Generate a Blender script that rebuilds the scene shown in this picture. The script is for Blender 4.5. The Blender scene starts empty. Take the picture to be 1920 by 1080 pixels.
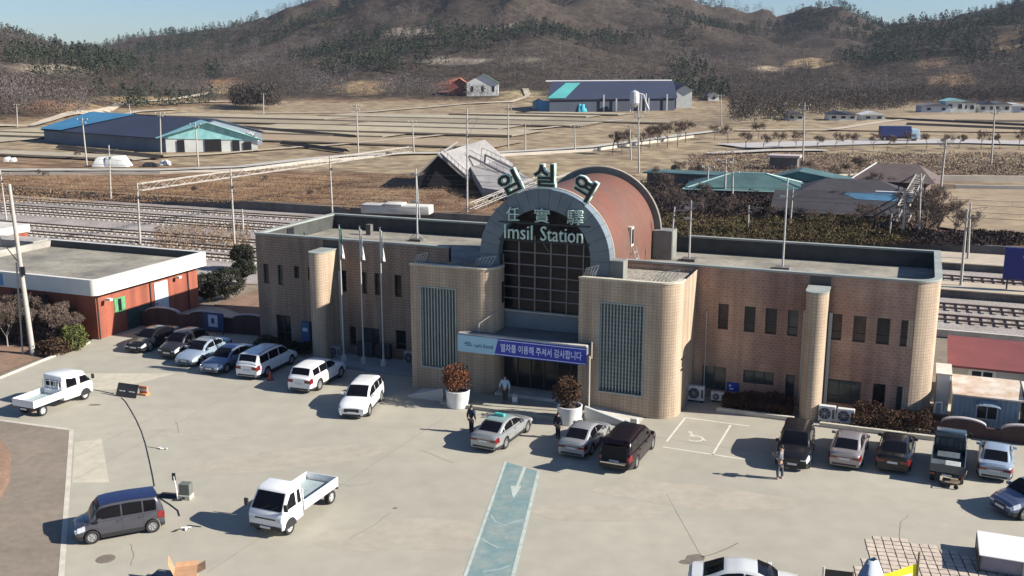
import bpy, bmesh, math, random
import numpy as np
from mathutils import Vector, Matrix, noise
R = math.radians
rnd = random.Random(7)
scene = bpy.context.scene
COL = scene.collection

# ------------------------------------------------------------------ camera
F_PX, HORIZON, CAM_H = 1900.0, 118.0, 19.5          # in pixels of a 1920 wide picture; metres
PITCH = math.atan((540 - HORIZON) / F_PX)
CP, SP = math.cos(PITCH), math.sin(PITCH)
cam_data = bpy.data.cameras.new('camera')
cam = bpy.data.objects.new('camera', cam_data); COL.objects.link(cam)
cam.location = (0, 0, CAM_H); cam.rotation_euler = (math.pi / 2 - PITCH, 0, 0)
cam_data.sensor_width = 36.0; cam_data.lens = 36.0 * F_PX / 1920.0
cam_data.clip_start = 0.5; cam_data.clip_end = 9000
scene.camera = cam

# ------------------------------------------------------------------ sky, sun, exposure
SUN_EL = R(29.0); SUN_AZ = R(-12.5)                  # direction towards the sun, counter-clockwise from +x
sdir = Vector((math.cos(SUN_EL) * math.cos(SUN_AZ), math.cos(SUN_EL) * math.sin(SUN_AZ), math.sin(SUN_EL)))
world = bpy.data.worlds.new('World'); scene.world = world; world.use_nodes = True
wn = world.node_tree.nodes; wl = world.node_tree.links
bg = wn['Background']; sky = wn.new('ShaderNodeTexSky'); sky.sky_type = 'NISHITA'; sky.sun_disc = False
sky.sun_elevation = SUN_EL; sky.sun_rotation = math.atan2(sdir.x, sdir.y)
sky.altitude = 200; sky.air_density = 1.0; sky.dust_density = 0.35; sky.ozone_density = 3.0
tint = wn.new('ShaderNodeMix'); tint.data_type = 'RGBA'; tint.blend_type = 'MULTIPLY'; tint.inputs[0].default_value = 1.0; tint.inputs[7].default_value = (0.86, 1.0, 1.22, 1)
wl.new(sky.outputs[0], tint.inputs[6]); wl.new(tint.outputs[2], bg.inputs[0]); bg.inputs[1].default_value = 0.05
sun_data = bpy.data.lights.new('sun', 'SUN'); sun_data.energy = 5.0; sun_data.angle = R(0.5); sun_data.color = (1.0, 0.94, 0.86)
sun = bpy.data.objects.new('sun', sun_data); COL.objects.link(sun)
sun.rotation_euler = sdir.to_track_quat('Z', 'Y').to_euler()
scene.view_settings.view_transform = 'Standard'; scene.view_settings.look = 'None'
scene.view_settings.exposure = 0.97; scene.view_settings.gamma = 1.0
scene.cycles.max_bounces = 6; scene.cycles.transparent_max_bounces = 8

# ------------------------------------------------------------------ coordinates
def ray(px, py):
    u = (px - 960) / F_PX; v = -(py - 540) / F_PX
    return Vector((u, CP + v * SP, -SP + v * CP))
def G(px, py, z=0.0):
    d = ray(px, py); t = (z - CAM_H) / d.z
    return Vector((d.x * t, d.y * t, z))
def at_depth(px, py, Y):
    d = ray(px, py); t = Y / d.y
    return Vector((d.x * t, Y, CAM_H + d.z * t))
TH = R(21.8)                                         # the station front runs 21.8 degrees off the camera's x axis
OX, OY = 9.017, 53.782                               # front right foot of the right entrance tower
def W(a, b, z=0.0):
    return Vector((OX + a * math.cos(TH) + b * math.sin(TH), OY - a * math.sin(TH) + b * math.cos(TH), z))
def L(p):
    x = p[0] - OX; y = p[1] - OY
    return (x * math.cos(TH) - y * math.sin(TH), x * math.sin(TH) + y * math.cos(TH))

# ------------------------------------------------------------------ materials
MATS = {}
def M(name, col, rough=0.6, metal=0.0, var=0.0, vs=1.0, col2=None, bump=0.0, bs=20.0, coat=0.0, spec=0.5, alpha=1.0, emit=0.0, det=5.0, fine=0.0, fs=60.0):
    if name in MATS: return MATS[name]
    m = bpy.data.materials.new(name); m.use_nodes = True; MATS[name] = m
    nt = m.node_tree; N = nt.nodes; K = nt.links; b = N['Principled BSDF']
    b.inputs['Base Color'].default_value = (*col, 1); b.inputs['Roughness'].default_value = rough
    b.inputs['Metallic'].default_value = metal; b.inputs['Specular IOR Level'].default_value = spec
    b.inputs['Coat Weight'].default_value = coat; b.inputs['Coat Roughness'].default_value = 0.05
    tc = N.new('ShaderNodeNewGeometry')
    if var > 0 or col2 is not None:
        n = N.new('ShaderNodeTexNoise'); n.inputs['Scale'].default_value = vs; n.inputs['Detail'].default_value = det
        n.inputs['Roughness'].default_value = 0.62
        K.new(tc.outputs['Position'], n.inputs['Vector'])
        r = N.new('ShaderNodeValToRGB'); r.color_ramp.elements[0].position = 0.32; r.color_ramp.elements[1].position = 0.68
        c2 = col2 if col2 is not None else tuple(c * (1 - var) for c in col)
        c1 = col if col2 is not None else tuple(min(1, c * (1 + var)) for c in col)
        r.color_ramp.elements[0].color = (*c2, 1); r.color_ramp.elements[1].color = (*c1, 1)
        K.new(n.outputs['Fac'], r.inputs['Fac']); out = r.outputs['Color']
        if fine > 0:
            n3 = N.new('ShaderNodeTexNoise'); n3.inputs['Scale'].default_value = fs; n3.inputs['Detail'].default_value = 3
            K.new(tc.outputs['Position'], n3.inputs['Vector'])
            mr = N.new('ShaderNodeMapRange'); mr.inputs[1].default_value = 0.3; mr.inputs[2].default_value = 0.7
            mr.inputs[3].default_value = 1 - fine; mr.inputs[4].default_value = 1 + fine
            K.new(n3.outputs['Fac'], mr.inputs[0])
            vm = N.new('ShaderNodeVectorMath'); vm.operation = 'SCALE'
            K.new(out, vm.inputs[0]); K.new(mr.outputs[0], vm.inputs['Scale']); out = vm.outputs[0]
        K.new(out, b.inputs['Base Color'])
    if bump > 0:
        n2 = N.new('ShaderNodeTexNoise'); n2.inputs['Scale'].default_value = bs; n2.inputs['Detail'].default_value = 4
        K.new(tc.outputs['Position'], n2.inputs['Vector'])
        bm = N.new('ShaderNodeBump'); bm.inputs['Strength'].default_value = bump; bm.inputs['Distance'].default_value = 0.05
        K.new(n2.outputs['Fac'], bm.inputs['Height']); K.new(bm.outputs[0], b.inputs['Normal'])
    if emit > 0:
        b.inputs['Emission Color'].default_value = (*col, 1); b.inputs['Emission Strength'].default_value = emit
    return m
def brick_mat(name, c1, c2, mortar, bw=0.36, rh=0.17, blot=None, offset=0.5, msize=0.018, rough=0.75, bscale=0.25):
    m = bpy.data.materials.new(name); m.use_nodes = True; nt = m.node_tree; N = nt.nodes; K = nt.links
    b = N['Principled BSDF']; b.inputs['Roughness'].default_value = rough
    tc = N.new('ShaderNodeTexCoord'); s = N.new('ShaderNodeSeparateXYZ'); K.new(tc.outputs['Object'], s.inputs[0])
    ad = N.new('ShaderNodeMath'); ad.operation = 'ADD'; K.new(s.outputs[0], ad.inputs[0]); K.new(s.outputs[1], ad.inputs[1])
    cb = N.new('ShaderNodeCombineXYZ'); K.new(ad.outputs[0], cb.inputs[0]); K.new(s.outputs[2], cb.inputs[1])
    br = N.new('ShaderNodeTexBrick'); br.offset = offset
    for k, v in (('Scale', 1.0), ('Mortar Size', msize), ('Brick Width', bw), ('Row Height', rh), ('Bias', 0.0), ('Mortar Smooth', 0.3)):
        br.inputs[k].default_value = v
    br.inputs['Color1'].default_value = (*c1, 1); br.inputs['Color2'].default_value = (*c2, 1); br.inputs['Mortar'].default_value = (*mortar, 1)
    K.new(cb.outputs[0], br.inputs['Vector'])
    out = br.outputs['Color']
    n = N.new('ShaderNodeTexNoise'); n.inputs['Scale'].default_value = bscale; n.inputs['Detail'].default_value = 6; n.inputs['Roughness'].default_value = 0.6
    K.new(tc.outputs['Object'], n.inputs['Vector'])
    r = N.new('ShaderNodeValToRGB'); r.color_ramp.elements[0].position = 0.35; r.color_ramp.elements[1].position = 0.7
    r.color_ramp.elements[0].color = (*(blot or (0.75, 0.72, 0.7)), 1); r.color_ramp.elements[1].color = (1.08, 1.05, 1.0, 1)
    K.new(n.outputs['Fac'], r.inputs['Fac'])
    mx = N.new('ShaderNodeMix'); mx.data_type = 'RGBA'; mx.blend_type = 'MULTIPLY'; mx.inputs[0].default_value = 1.0
    K.new(out, mx.inputs[6]); K.new(r.outputs['Color'], mx.inputs[7])
    mp = N.new('ShaderNodeMapping'); mp.inputs['Scale'].default_value = (1.6, 1.6, 0.10); K.new(tc.outputs['Object'], mp.inputs['Vector'])
    ns = N.new('ShaderNodeTexNoise'); ns.inputs['Scale'].default_value = 1.0; ns.inputs['Detail'].default_value = 5; K.new(mp.outputs[0], ns.inputs['Vector'])
    ms = N.new('ShaderNodeMapRange'); ms.inputs[1].default_value = 0.38; ms.inputs[2].default_value = 0.62; ms.inputs[3].default_value = 0.74; ms.inputs[4].default_value = 1.06
    K.new(ns.outputs['Fac'], ms.inputs[0]); vs_ = N.new('ShaderNodeVectorMath'); vs_.operation = 'SCALE'; K.new(mx.outputs[2], vs_.inputs[0]); K.new(ms.outputs[0], vs_.inputs['Scale'])
    K.new(vs_.outputs[0], b.inputs['Base Color'])
    bp = N.new('ShaderNodeBump'); bp.inputs['Strength'].default_value = 0.25; bp.inputs['Distance'].default_value = 0.01; bp.invert = True
    K.new(br.outputs['Fac'], bp.inputs['Height']); K.new(bp.outputs[0], b.inputs['Normal'])
    return m
def glass_mat(name, col, rough=0.08):
    m = M(name, col, rough=rough, spec=0.8, coat=0.3); return m

# ------------------------------------------------------------------ mesh builder
class MB:
    def __init__(s): s.v = []; s.f = []; s.m = []
    def add(s, vs, fs, mi=0):
        o = len(s.v); s.v += [tuple(v) for v in vs]; s.f += [tuple(i + o for i in f) for f in fs]; s.m += [mi] * len(fs); return s
    def box(s, x0, x1, y0, y1, z0, z1, mi=0):
        v = [(x, y, z) for z in (z0, z1) for y in (y0, y1) for x in (x0, x1)]
        return s.add(v, [(0, 2, 3, 1), (4, 5, 7, 6), (0, 1, 5, 4), (2, 6, 7, 3), (0, 4, 6, 2), (1, 3, 7, 5)], mi)
    def quad(s, a, b, c, d, mi=0): return s.add([a, b, c, d], [(0, 1, 2, 3)], mi)
    def poly(s, pts, mi=0): return s.add(pts, [tuple(range(len(pts)))], mi)
    def prism(s, pts, z0, z1, mi=0, top=True, bottom=True):     # pts (x,y) counter-clockwise
        n = len(pts); v = [(p[0], p[1], z0) for p in pts] + [(p[0], p[1], z1) for p in pts]
        f = [(i, (i + 1) % n, n + (i + 1) % n, n + i) for i in range(n)]
        if top: f.append(tuple(range(n, 2 * n)))
        if bottom: f.append(tuple(range(n - 1, -1, -1)))
        return s.add(v, f, mi)
    def prism_y(s, pts, y0, y1, mi=0):                          # pts (x,z) profile carried along y
        n = len(pts); v = [(p[0], y0, p[1]) for p in pts] + [(p[0], y1, p[1]) for p in pts]
        f = [(i, (i + 1) % n, n + (i + 1) % n, n + i) for i in range(n)] + [tuple(range(n - 1, -1, -1)), tuple(range(n, 2 * n))]
        return s.add(v, f, mi)
    def tube(s, p, q, r0, r1=None, n=6, mi=0, cap=True):
        p = Vector(p); q = Vector(q); r1 = r0 if r1 is None else r1; d = (q - p)
        if d.length < 1e-6: return s
        d.normalize(); u = d.orthogonal().normalized(); w = d.cross(u)
        vs = []
        for (c, r) in ((p, r0), (q, r1)):
            for i in range(n):
                a = 2 * math.pi * i / n; vs.append(c + u * (r * math.cos(a)) + w * (r * math.sin(a)))
        f = [(i, (i + 1) % n, n + (i + 1) % n, n + i) for i in range(n)]
        if cap: f += [tuple(range(n - 1, -1, -1)), tuple(range(n, 2 * n))]
        return s.add(vs, f, mi)
    def path(s, pts, r, n=6, mi=0):
        for i in range(len(pts) - 1): s.tube(pts[i], pts[i + 1], r, r, n, mi)
        return s
    def lathe(s, prof, n=16, c=(0, 0, 0), mi=0, a0=0.0, a1=2 * math.pi):   # prof (r,z)
        full = abs(a1 - a0 - 2 * math.pi) < 1e-6; k = n if full else n + 1
        vs = []
        for (r, z) in prof:
            for i in range(k):
                a = a0 + (a1 - a0) * i / n; vs.append((c[0] + r * math.cos(a), c[1] + r * math.sin(a), c[2] + z))
        f = []
        for j in range(len(prof) - 1):
            for i in range(n):
                i2 = (i + 1) % k; f.append((j * k + i, j * k + i2, (j + 1) * k + i2, (j + 1) * k + i))
        return s.add(vs, f, mi)
    def grid(s, rows, mi=0, close=False):
        n = len(rows[0]); vs = [p for r in rows for p in r]; f = []
        for j in range(len(rows) - 1):
            for i in range(n - 1 + (1 if close else 0)):
                i2 = (i + 1) % n; f.append((j * n + i, j * n + i2, (j + 1) * n + i2, (j + 1) * n + i))
        return s.add(vs, f, mi)
    def strip(s, pts, w, z, mi=0):                               # flat ribbon on the ground through pts
        pts = [Vector((p[0], p[1], 0)) for p in pts]; rows = []
        for i, p in enumerate(pts):
            d = (pts[min(i + 1, len(pts) - 1)] - pts[max(i - 1, 0)]).normalized(); nrm = Vector((-d.y, d.x, 0)) * (w / 2)
            rows.append([(p.x + nrm.x, p.y + nrm.y, z), (p.x - nrm.x, p.y - nrm.y, z)])
        return s.grid(rows, mi)
    def xf(s, mat):
        s.v = [tuple(mat @ Vector(v)) for v in s.v]; return s
    def build(s, name, mats, parent=None, smooth=None, bevel=0.0, segs=2, loc=None, rotz=None, label=None, fix=True):
        me = bpy.data.meshes.new(name); me.from_pydata(s.v, [], s.f)
        if not isinstance(mats, (list, tuple)): mats = [mats]
        for m in mats: me.materials.append(m)
        if any(s.m): me.polygons.foreach_set('material_index', s.m)
        if fix or bevel > 0:
            bm = bmesh.new(); bm.from_mesh(me)
            if bevel > 0:
                bmesh.ops.remove_doubles(bm, verts=bm.verts, dist=1e-4)
                bmesh.ops.recalc_face_normals(bm, faces=bm.faces)
                eds = [e for e in bm.edges if len(e.link_faces) == 2 and e.calc_face_angle(0) > R(25)]
                bmesh.ops.bevel(bm, geom=eds, offset=bevel, segments=segs, affect='EDGES', profile=0.5, clamp_overlap=True)
            else: bmesh.ops.recalc_face_normals(bm, faces=bm.faces)
            bm.to_mesh(me); bm.free()
        if smooth is not None:
            me.polygons.foreach_set('use_smooth', [True] * len(me.polygons))
            me.set_sharp_from_angle(angle=R(smooth))
        o = bpy.data.objects.new(name, me); COL.objects.link(o)
        if parent is not None: o.parent = parent
        if loc is not None: o.location = loc
        if rotz is not None: o.rotation_euler = (0, 0, rotz)
        if label: o['label'] = label
        return o
def tag(o, label=None, cat=None, group=None, kind=None):
    if label: o['label'] = label
    if cat: o['category'] = cat
    if group: o['group'] = group
    if kind: o['kind'] = kind
    return o
def thing(name, label, cat, loc=(0, 0, 0), rotz=0.0, group=None):
    o = bpy.data.objects.new(name, None); COL.objects.link(o); o.empty_display_size = 0.3
    o.location = loc; o.rotation_euler = (0, 0, rotz); tag(o, label, cat, group); return o
def struct(o): o['kind'] = 'structure'; return o
def copy_tree(o, parent=None):
    c = o.copy(); COL.objects.link(c); c.parent = parent
    for ch in list(o.children): copy_tree(ch, c)
    return c
def text_mesh(body, size=1.0, extrude=0.03, bevel=0.0, align='CENTER', bold=0.0, space=1.0, res=2):
    cu = bpy.data.curves.new('txt', 'FONT'); cu.body = body; cu.size = size; cu.extrude = extrude; cu.offset = bold
    cu.align_x = align; cu.align_y = 'CENTER'; cu.space_character = space; cu.resolution_u = res
    o = bpy.data.objects.new('txt', cu); COL.objects.link(o)
    dg = bpy.context.evaluated_depsgraph_get()
    me = bpy.data.meshes.new_from_object(o.evaluated_get(dg))
    bpy.data.objects.remove(o); bpy.data.curves.remove(cu)
    return me
def text_obj(name, body, size, mats, parent, loc, rot=(math.pi / 2, 0, 0), extrude=0.03, align='CENTER', bold=0.0, space=1.0, fit=None, side=False):
    me = text_mesh(body, size, extrude, align=align, bold=bold, space=space)
    if fit:
        xs = [v.co.x for v in me.vertices]; ys = [v.co.y for v in me.vertices]
        sx = fit[0] / max(1e-3, max(xs) - min(xs)); sy = fit[1] / max(1e-3, max(ys) - min(ys)); cx = (max(xs) + min(xs)) / 2; cy = (max(ys) + min(ys)) / 2
        for v in me.vertices: v.co = ((v.co.x - cx) * sx, (v.co.y - cy) * sy, v.co.z)
    me.name = name; me.materials.clear()
    if not isinstance(mats, (list, tuple)): mats = [mats]
    for m in mats: me.materials.append(m)
    if side and len(mats) > 1:
        for p in me.polygons: p.material_index = 0 if p.normal.z > 0.5 else 1
    o = bpy.data.objects.new(name, me); COL.objects.link(o); o.parent = parent; o.location = loc; o.rotation_euler = rot
    return o
def arc(cx, cy, r, a0, a1, n=8): return [(cx + r * math.cos(R(a0 + (a1 - a0) * i / n)), cy + r * math.sin(R(a0 + (a1 - a0) * i / n))) for i in range(n + 1)]

# ================================================================== LAND
concrete = M('plaza_concrete', (0.378, 0.35, 0.275), rough=0.9, col2=(0.318, 0.296, 0.237), vs=0.07, bump=0.15, bs=14, fine=0.06, fs=0.9)
soil = M('bare_soil', (0.25, 0.155, 0.10), rough=0.95, col2=(0.16, 0.105, 0.07), vs=0.6, bump=0.5, bs=3, fine=0.15, fs=5)
asphalt_old = M('weathered_asphalt', (0.24, 0.195, 0.145), rough=0.9, col2=(0.185, 0.15, 0.115), vs=0.35, bump=0.2, bs=10, fine=0.1, fs=2.5)
ballast = M('railway_ballast', (0.36, 0.32, 0.285), rough=0.95, col2=(0.235, 0.20, 0.175), vs=0.35, bump=0.8, bs=6, fine=0.3, fs=5)
kerb_m = M('kerb_stone', (0.50, 0.46, 0.37), rough=0.85, var=0.15, vs=1.5)
light_conc = M('pale_concrete', (0.50, 0.47, 0.41), rough=0.85, var=0.18, vs=0.8, fine=0.1, fs=5)
dark_conc = M('dark_concrete', (0.13, 0.12, 0.11), rough=0.9, var=0.3, vs=0.4, fine=0.15, fs=4)
white_line = M('white_road_paint', (0.60, 0.57, 0.48), rough=0.8, var=0.15, vs=2.0)

HP = 1900 / CP
def colpx(x, y): return 960 + HP * x / max(y, 1.0)
def interp(t, x):
    if x <= t[0][0]: return t[0][1]
    for (a, b), (c, d) in zip(t, t[1:]):
        if x <= c: return b + (d - b) * (x - a) / (c - a)
    return t[-1][1]
def sstep(a, b, x):
    t = min(1, max(0, (x - a) / (b - a))); return t * t * (3 - 2 * t)
# every ridge: foot distance, crest distance, and its crest line as a height above the plain
RIDGES = [
    (470, 1180, [(-900, 60), (-400, 55), (0, 88), (190, 92), (250, 76), (350, 65), (430, 60), (500, 42), (560, 24), (620, 5), (700, -25), (850, -55), (1000, -55), (1130, -25), (1270, 8), (1330, 20), (1430, 24), (1450, 36), (1500, 34), (1560, 28), (1600, 36), (1650, 48), (1700, 54), (1760, 50), (1900, 15), (2300, -10), (3000, 20)]),
    (375, 610, [(-900, 20), (-300, 40), (0, 56), (60, 68), (120, 84), (190, 96), (260, 112), (340, 130), (430, 150), (520, 175), (560, 215), (4000, 215)]),
    (450, 640, [(-900, 215), (470, 215), (560, 160), (640, 142), (740, 136), (830, 150), (900, 178), (960, 215), (4000, 215)]),
    (500, 840, [(-900, 215), (620, 215), (680, 140), (760, 108), (860, 72), (930, 56), (1000, 66), (1090, 100), (1200, 126), (1330, 122), (1420, 130), (1500, 150), (1560, 215), (4000, 215)]),
    (480, 790, [(-900, 215), (1300, 215), (1380, 165), (1500, 130), (1600, 88), (1690, 62), (1760, 48), (1850, 28), (1920, 16), (2100, -20), (2400, -20), (3000, 10)]),
]
PLAIN = 1.0
FOOT = [(-900, 290), (0, 300), (130, 315), (200, 385), (480, 415), (560, 395), (850, 400), (900, 450), (1000, 470), (1010, 560), (1300, 560), (1380, 450), (1560, 420), (1700, 450), (3000, 450)]
def hill(x, y):
    p = colpx(x, y); h = 0.0
    w = noise.noise(Vector((x / 160, y / 160, 3.1))) * 26 + noise.noise(Vector((x / 60, y / 60, 9.1))) * 10; foot = interp(FOOT, p)
    for (B, D, crest) in RIDGES:
        c = interp(crest, p); top = CAM_H + (118 - c) * D / 1900.0 - 6.0
        if top <= 0: continue
        yy = y + w
        B = min(foot, D - 150) if B < 440 else B
        if y <= D: k = min(1, max(0, (yy - B) / (D - B))); k = 0.45 * (k * k * (3 - 2 * k)) + 0.55 * k ** 0.8
        else: k = 1 - 0.55 * sstep(D, D * 1.9, y)
        h = max(h, top * k)
    if h > 1:
        n = noise.fractal(Vector((x / 110, y / 110, 0)), 1.0, 2.1, 5)
        fade = sstep(0, 12, h)
        n2 = 1 - abs(noise.fractal(Vector((x / 190 + 7, y / 260, 4)), 1.0, 2.0, 4)) * 2.2
        h += fade * (n * min(15, 3 + h * 0.20) + (n2 - .45) * min(26, h * 0.24))
    return max(0.0, h)
def TZ(x, y):
    a, b = L((x, y))
    if b < 61: return 0.0
    n = 0.25 * noise.noise(Vector((x / 9, y / 9, 1.0))) if b < 110 else 0.12 * noise.noise(Vector((x / 30, y / 30, 1.0)))
    return PLAIN + n * (1 if b > 64 else 0.3) + hill(x, y)
def TG(px, py):                                       # where the sight line through a pixel meets the land
    d = ray(px, py); t = 100.0
    while t < 2500:
        p = Vector((0, 0, CAM_H)) + d * t
        if p.z <= TZ(p.x, p.y): return p
        t += 2.0 if t < 700 else 5.0
    return p
def pxy(x, y, z):
    dz = z - CAM_H; zc = y * CP - dz * SP
    if zc < 1: return (0, 9999)
    return (960 + F_PX * x / zc, 540 - F_PX * (y * SP + dz * CP) / zc)
# near ground, flat
nb = MB(); nb.poly([W(-420, -90, -0.05), W(420, -90, -0.05), W(420, 61.2, -0.05), W(-420, 61.2, -0.05)])
struct(nb.build('ground', M('yard_earth', (0.235, 0.185, 0.13), rough=0.95, col2=(0.15, 0.125, 0.09), vs=0.15, bump=0.4, bs=3, fine=0.15, fs=2)))
# land beyond the track wall, one sheet to the far hills
land_m = bpy.data.materials.new('hill_land'); land_m.use_nodes = True
nt = land_m.node_tree; N_ = nt.nodes; K_ = nt.links; b_ = N_['Principled BSDF']; b_.inputs['Roughness'].default_value = 0.95; b_.inputs['Specular IOR Level'].default_value = 0.1
at = N_.new('ShaderNodeVertexColor'); at.layer_name = 'cover'
ge = N_.new('ShaderNodeNewGeometry'); n1 = N_.new('ShaderNodeTexNoise'); n1.inputs['Scale'].default_value = 0.12; n1.inputs['Detail'].default_value = 8; n1.inputs['Roughness'].default_value = 0.7
K_.new(ge.outputs['Position'], n1.inputs['Vector']); mr = N_.new('ShaderNodeMapRange')
for i, v in enumerate((0.3, 0.7, 0.6, 1.35)): mr.inputs[i + 1].default_value = v
K_.new(n1.outputs['Fac'], mr.inputs[0]); vm = N_.new('ShaderNodeVectorMath'); vm.operation = 'SCALE'
K_.new(at.outputs['Color'], vm.inputs[0]); K_.new(mr.outputs[0], vm.inputs['Scale'])
n2_ = N_.new('ShaderNodeTexNoise'); n2_.inputs['Scale'].default_value = 0.33; n2_.inputs['Detail'].default_value = 6; K_.new(ge.outputs['Position'], n2_.inputs['Vector'])
rp_ = N_.new('ShaderNodeValToRGB'); rp_.color_ramp.elements[0].position = 0.38; rp_.color_ramp.elements[1].position = 0.62; rp_.color_ramp.elements[0].color = (0.72, 0.62, 0.60, 1); rp_.color_ramp.elements[1].color = (1.15, 1.12, 1.0, 1)
mm_ = N_.new('ShaderNodeMix'); mm_.data_type = 'RGBA'; mm_.blend_type = 'MULTIPLY'; mm_.inputs[0].default_value = 1.0
K_.new(n2_.outputs['Fac'], rp_.inputs['Fac']); K_.new(vm.outputs[0], mm_.inputs[6]); K_.new(rp_.outputs['Color'], mm_.inputs[7]); K_.new(mm_.outputs[2], b_.inputs['Base Color'])
bs = [61.0, 61.05] + list(np.arange(63, 115, 2.5)) + list(np.arange(116, 420, 9)) + list(np.arange(425, 1000, 9)) + list(np.arange(1010, 2300, 30))
as_ = list(np.arange(-1500, -640, 30)) + list(np.arange(-640, 760, 7.0)) + list(np.arange(767, 1300, 30))
WOODFLOOR = (0.068, 0.057, 0.047)
CLEAR = [(420, 168, 34, 10, (0.33, 0.26, 0.14)), (420, 156, 40, 7, (0.26, 0.15, 0.08)), (150, 200, 30, 10, (0.30, 0.22, 0.12)), (100, 200, 36, 12, (0.23, 0.13, 0.08)), (683, 163, 46, 14, (0.29, 0.22, 0.13)),
         (860, 115, 50, 6, (0.30, 0.27, 0.23)), (905, 62, 22, 6, (0.30, 0.27, 0.23)), (960, 50, 20, 4, (0.28, 0.25, 0.22)), (985, 112, 20, 8, (0.2, 0.19, 0.15)), (1520, 118, 34, 11, (0.36, 0.28, 0.17)), (1440, 130, 24, 5, (0.32, 0.27, 0.2)),
         (1790, 150, 34, 12, (0.20, 0.14, 0.09)), (1740, 120, 26, 9, (0.19, 0.135, 0.09)), (1895, 80, 25, 16, (0.20, 0.145, 0.095)), (975, 180, 40, 12, (0.30, 0.26, 0.16)), (760, 60, 50, 8, (0.2, 0.17, 0.15)), (280, 190, 110, 9, (0.30, 0.23, 0.13)), (850, 160, 18, 12, (0.34, 0.14, 0.09)), (90, 130, 75, 9, (0.30, 0.26, 0.21))]
def clearing(px, py):
    for (cx, cy, rx, ry, c) in CLEAR:
        if ((px - cx) / rx) ** 2 + ((py - cy) / ry) ** 2 < 1.0: return c
    return None
rows = []; cols = []
for b in bs:
    row = []
    for a in as_:
        p = W(a, b); z = -0.3 if b == 61.0 else TZ(p.x, p.y) if p.y > 5 else PLAIN
        if b == 61.05: z = PLAIN
        row.append((p.x, p.y, z))
        h = z - PLAIN
        if b < 118 and a > -22: c = (0.175, 0.13, 0.092) if noise.noise(Vector((p.x / 9, p.y / 6, 0))) > -0.05 else (0.12, 0.092, 0.07)
        elif b < 100: c = (0.245, 0.175, 0.115) if noise.noise(Vector((p.x / 11, p.y / 5, 0))) > -0.1 else (0.175, 0.12, 0.08)
        elif h < 1.0: c = (0.295, 0.245, 0.17)
        else:
            q = pxy(p.x, p.y, z); c = clearing(q[0], q[1]) or WOODFLOOR
            if h < 3: k = (h - 1) / 2; c = tuple(0.22 * (1 - k) * m + k * c_ for m, c_ in zip((1, .74, .5), c))
        cols.append(c)
    rows.append(row)
lb = MB().grid(rows); land = lb.build('hills', land_m, smooth=60, fix=False); struct(land)
ca = land.data.color_attributes.new('cover', 'FLOAT_COLOR', 'POINT')
ca.data.foreach_set('color', np.array([(*c, 1.0) for c in cols], dtype=np.float32).ravel())

# ---------------- plaza slab and its markings
def flat(name, pts, z, mat): 
    o = MB().poly([(p[0], p[1], z) for p in pts]).build(name, mat); return struct(o)
plz = [G(-200, 770), G(0, 708), G(78, 676), G(168, 641), W(-43.0, 1.4), W(-42.2, 12.6), W(-30.0, 12.6), W(14.2, 12.6), W(30, 12.6), W(60, 12.6), W(60, -45), W(-40, -60), G(-200, 1300)]
flat('plaza', plz, 0.0, concrete)
flat('asphalt_path', [G(-260, 792), G(0, 790), G(134, 808), G(126, 900), G(112, 1080), G(104, 1200), G(-500, 1200)], 0.004, asphalt_old)
kb = MB()
for pts in ([G(134, 806), G(128, 900), G(115, 1080), G(107, 1200)], [G(-260, 791), G(0, 788), G(134, 806)]): kb.strip([(p.x, p.y) for p in pts], 0.22, 0.012)
struct(kb.build('path_edging', kerb_m))
sb = MB()
mound = [G(-60, 790), G(-5, 815), G(22, 850), G(18, 900), G(-4, 950), G(-20, 1010), G(-160, 1000)]
cx = sum(p.x for p in mound) / 7; cy = sum(p.y for p in mound) / 7
def patch_mound(name, pts, hgt, mat, seed=1, z0=0.008):
    cx = sum(p.x for p in pts) / len(pts); cy = sum(p.y for p in pts) / len(pts); dense = []
    for i, p in enumerate(pts):
        q = pts[(i + 1) % len(pts)]
        for k in range(5): dense.append(p.lerp(q, k / 5))
    rows = []
    for t in np.linspace(1, 0.0, 8):
        rows.append([(cx + (p.x - cx) * (t + (0.04 * noise.noise(p * 1.3 + Vector((seed, 0, 0))) if t < 1 else 0.03 * noise.noise(p * 3))), cy + (p.y - cy) * t, z0 + hgt * (1 - t ** 2) * (0.8 + 0.5 * noise.noise(Vector((p.x * t, p.y * t, seed))))) for p in dense])
    rows = [r + [r[0]] for r in rows]
    return struct(MB().grid(rows).build(name, mat, smooth=60))
patch_mound('soil_mound', mound, 0.25, soil, 1)
patch_mound('soil_verge', [G(-160, 730), G(0, 700), G(76, 671), G(60, 640), G(0, 640), G(-160, 640)], 0.18, soil, 2)
kbb = MB()
for p, q in ((G(-200, 772), G(0, 710)), (G(0, 710), G(78, 678)), (G(78, 678), G(168, 643))):
    d = (q - p).normalized(); n = Vector((-d.y, d.x, 0)) * 0.08
    kbb.prism([(p.x - n.x, p.y - n.y), (q.x - n.x, q.y - n.y), (q.x + n.x, q.y + n.y), (p.x + n.x, p.y + n.y)], 0.0, 0.13)
struct(kbb.build('verge_kerb', kerb_m, bevel=0.02))
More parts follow.
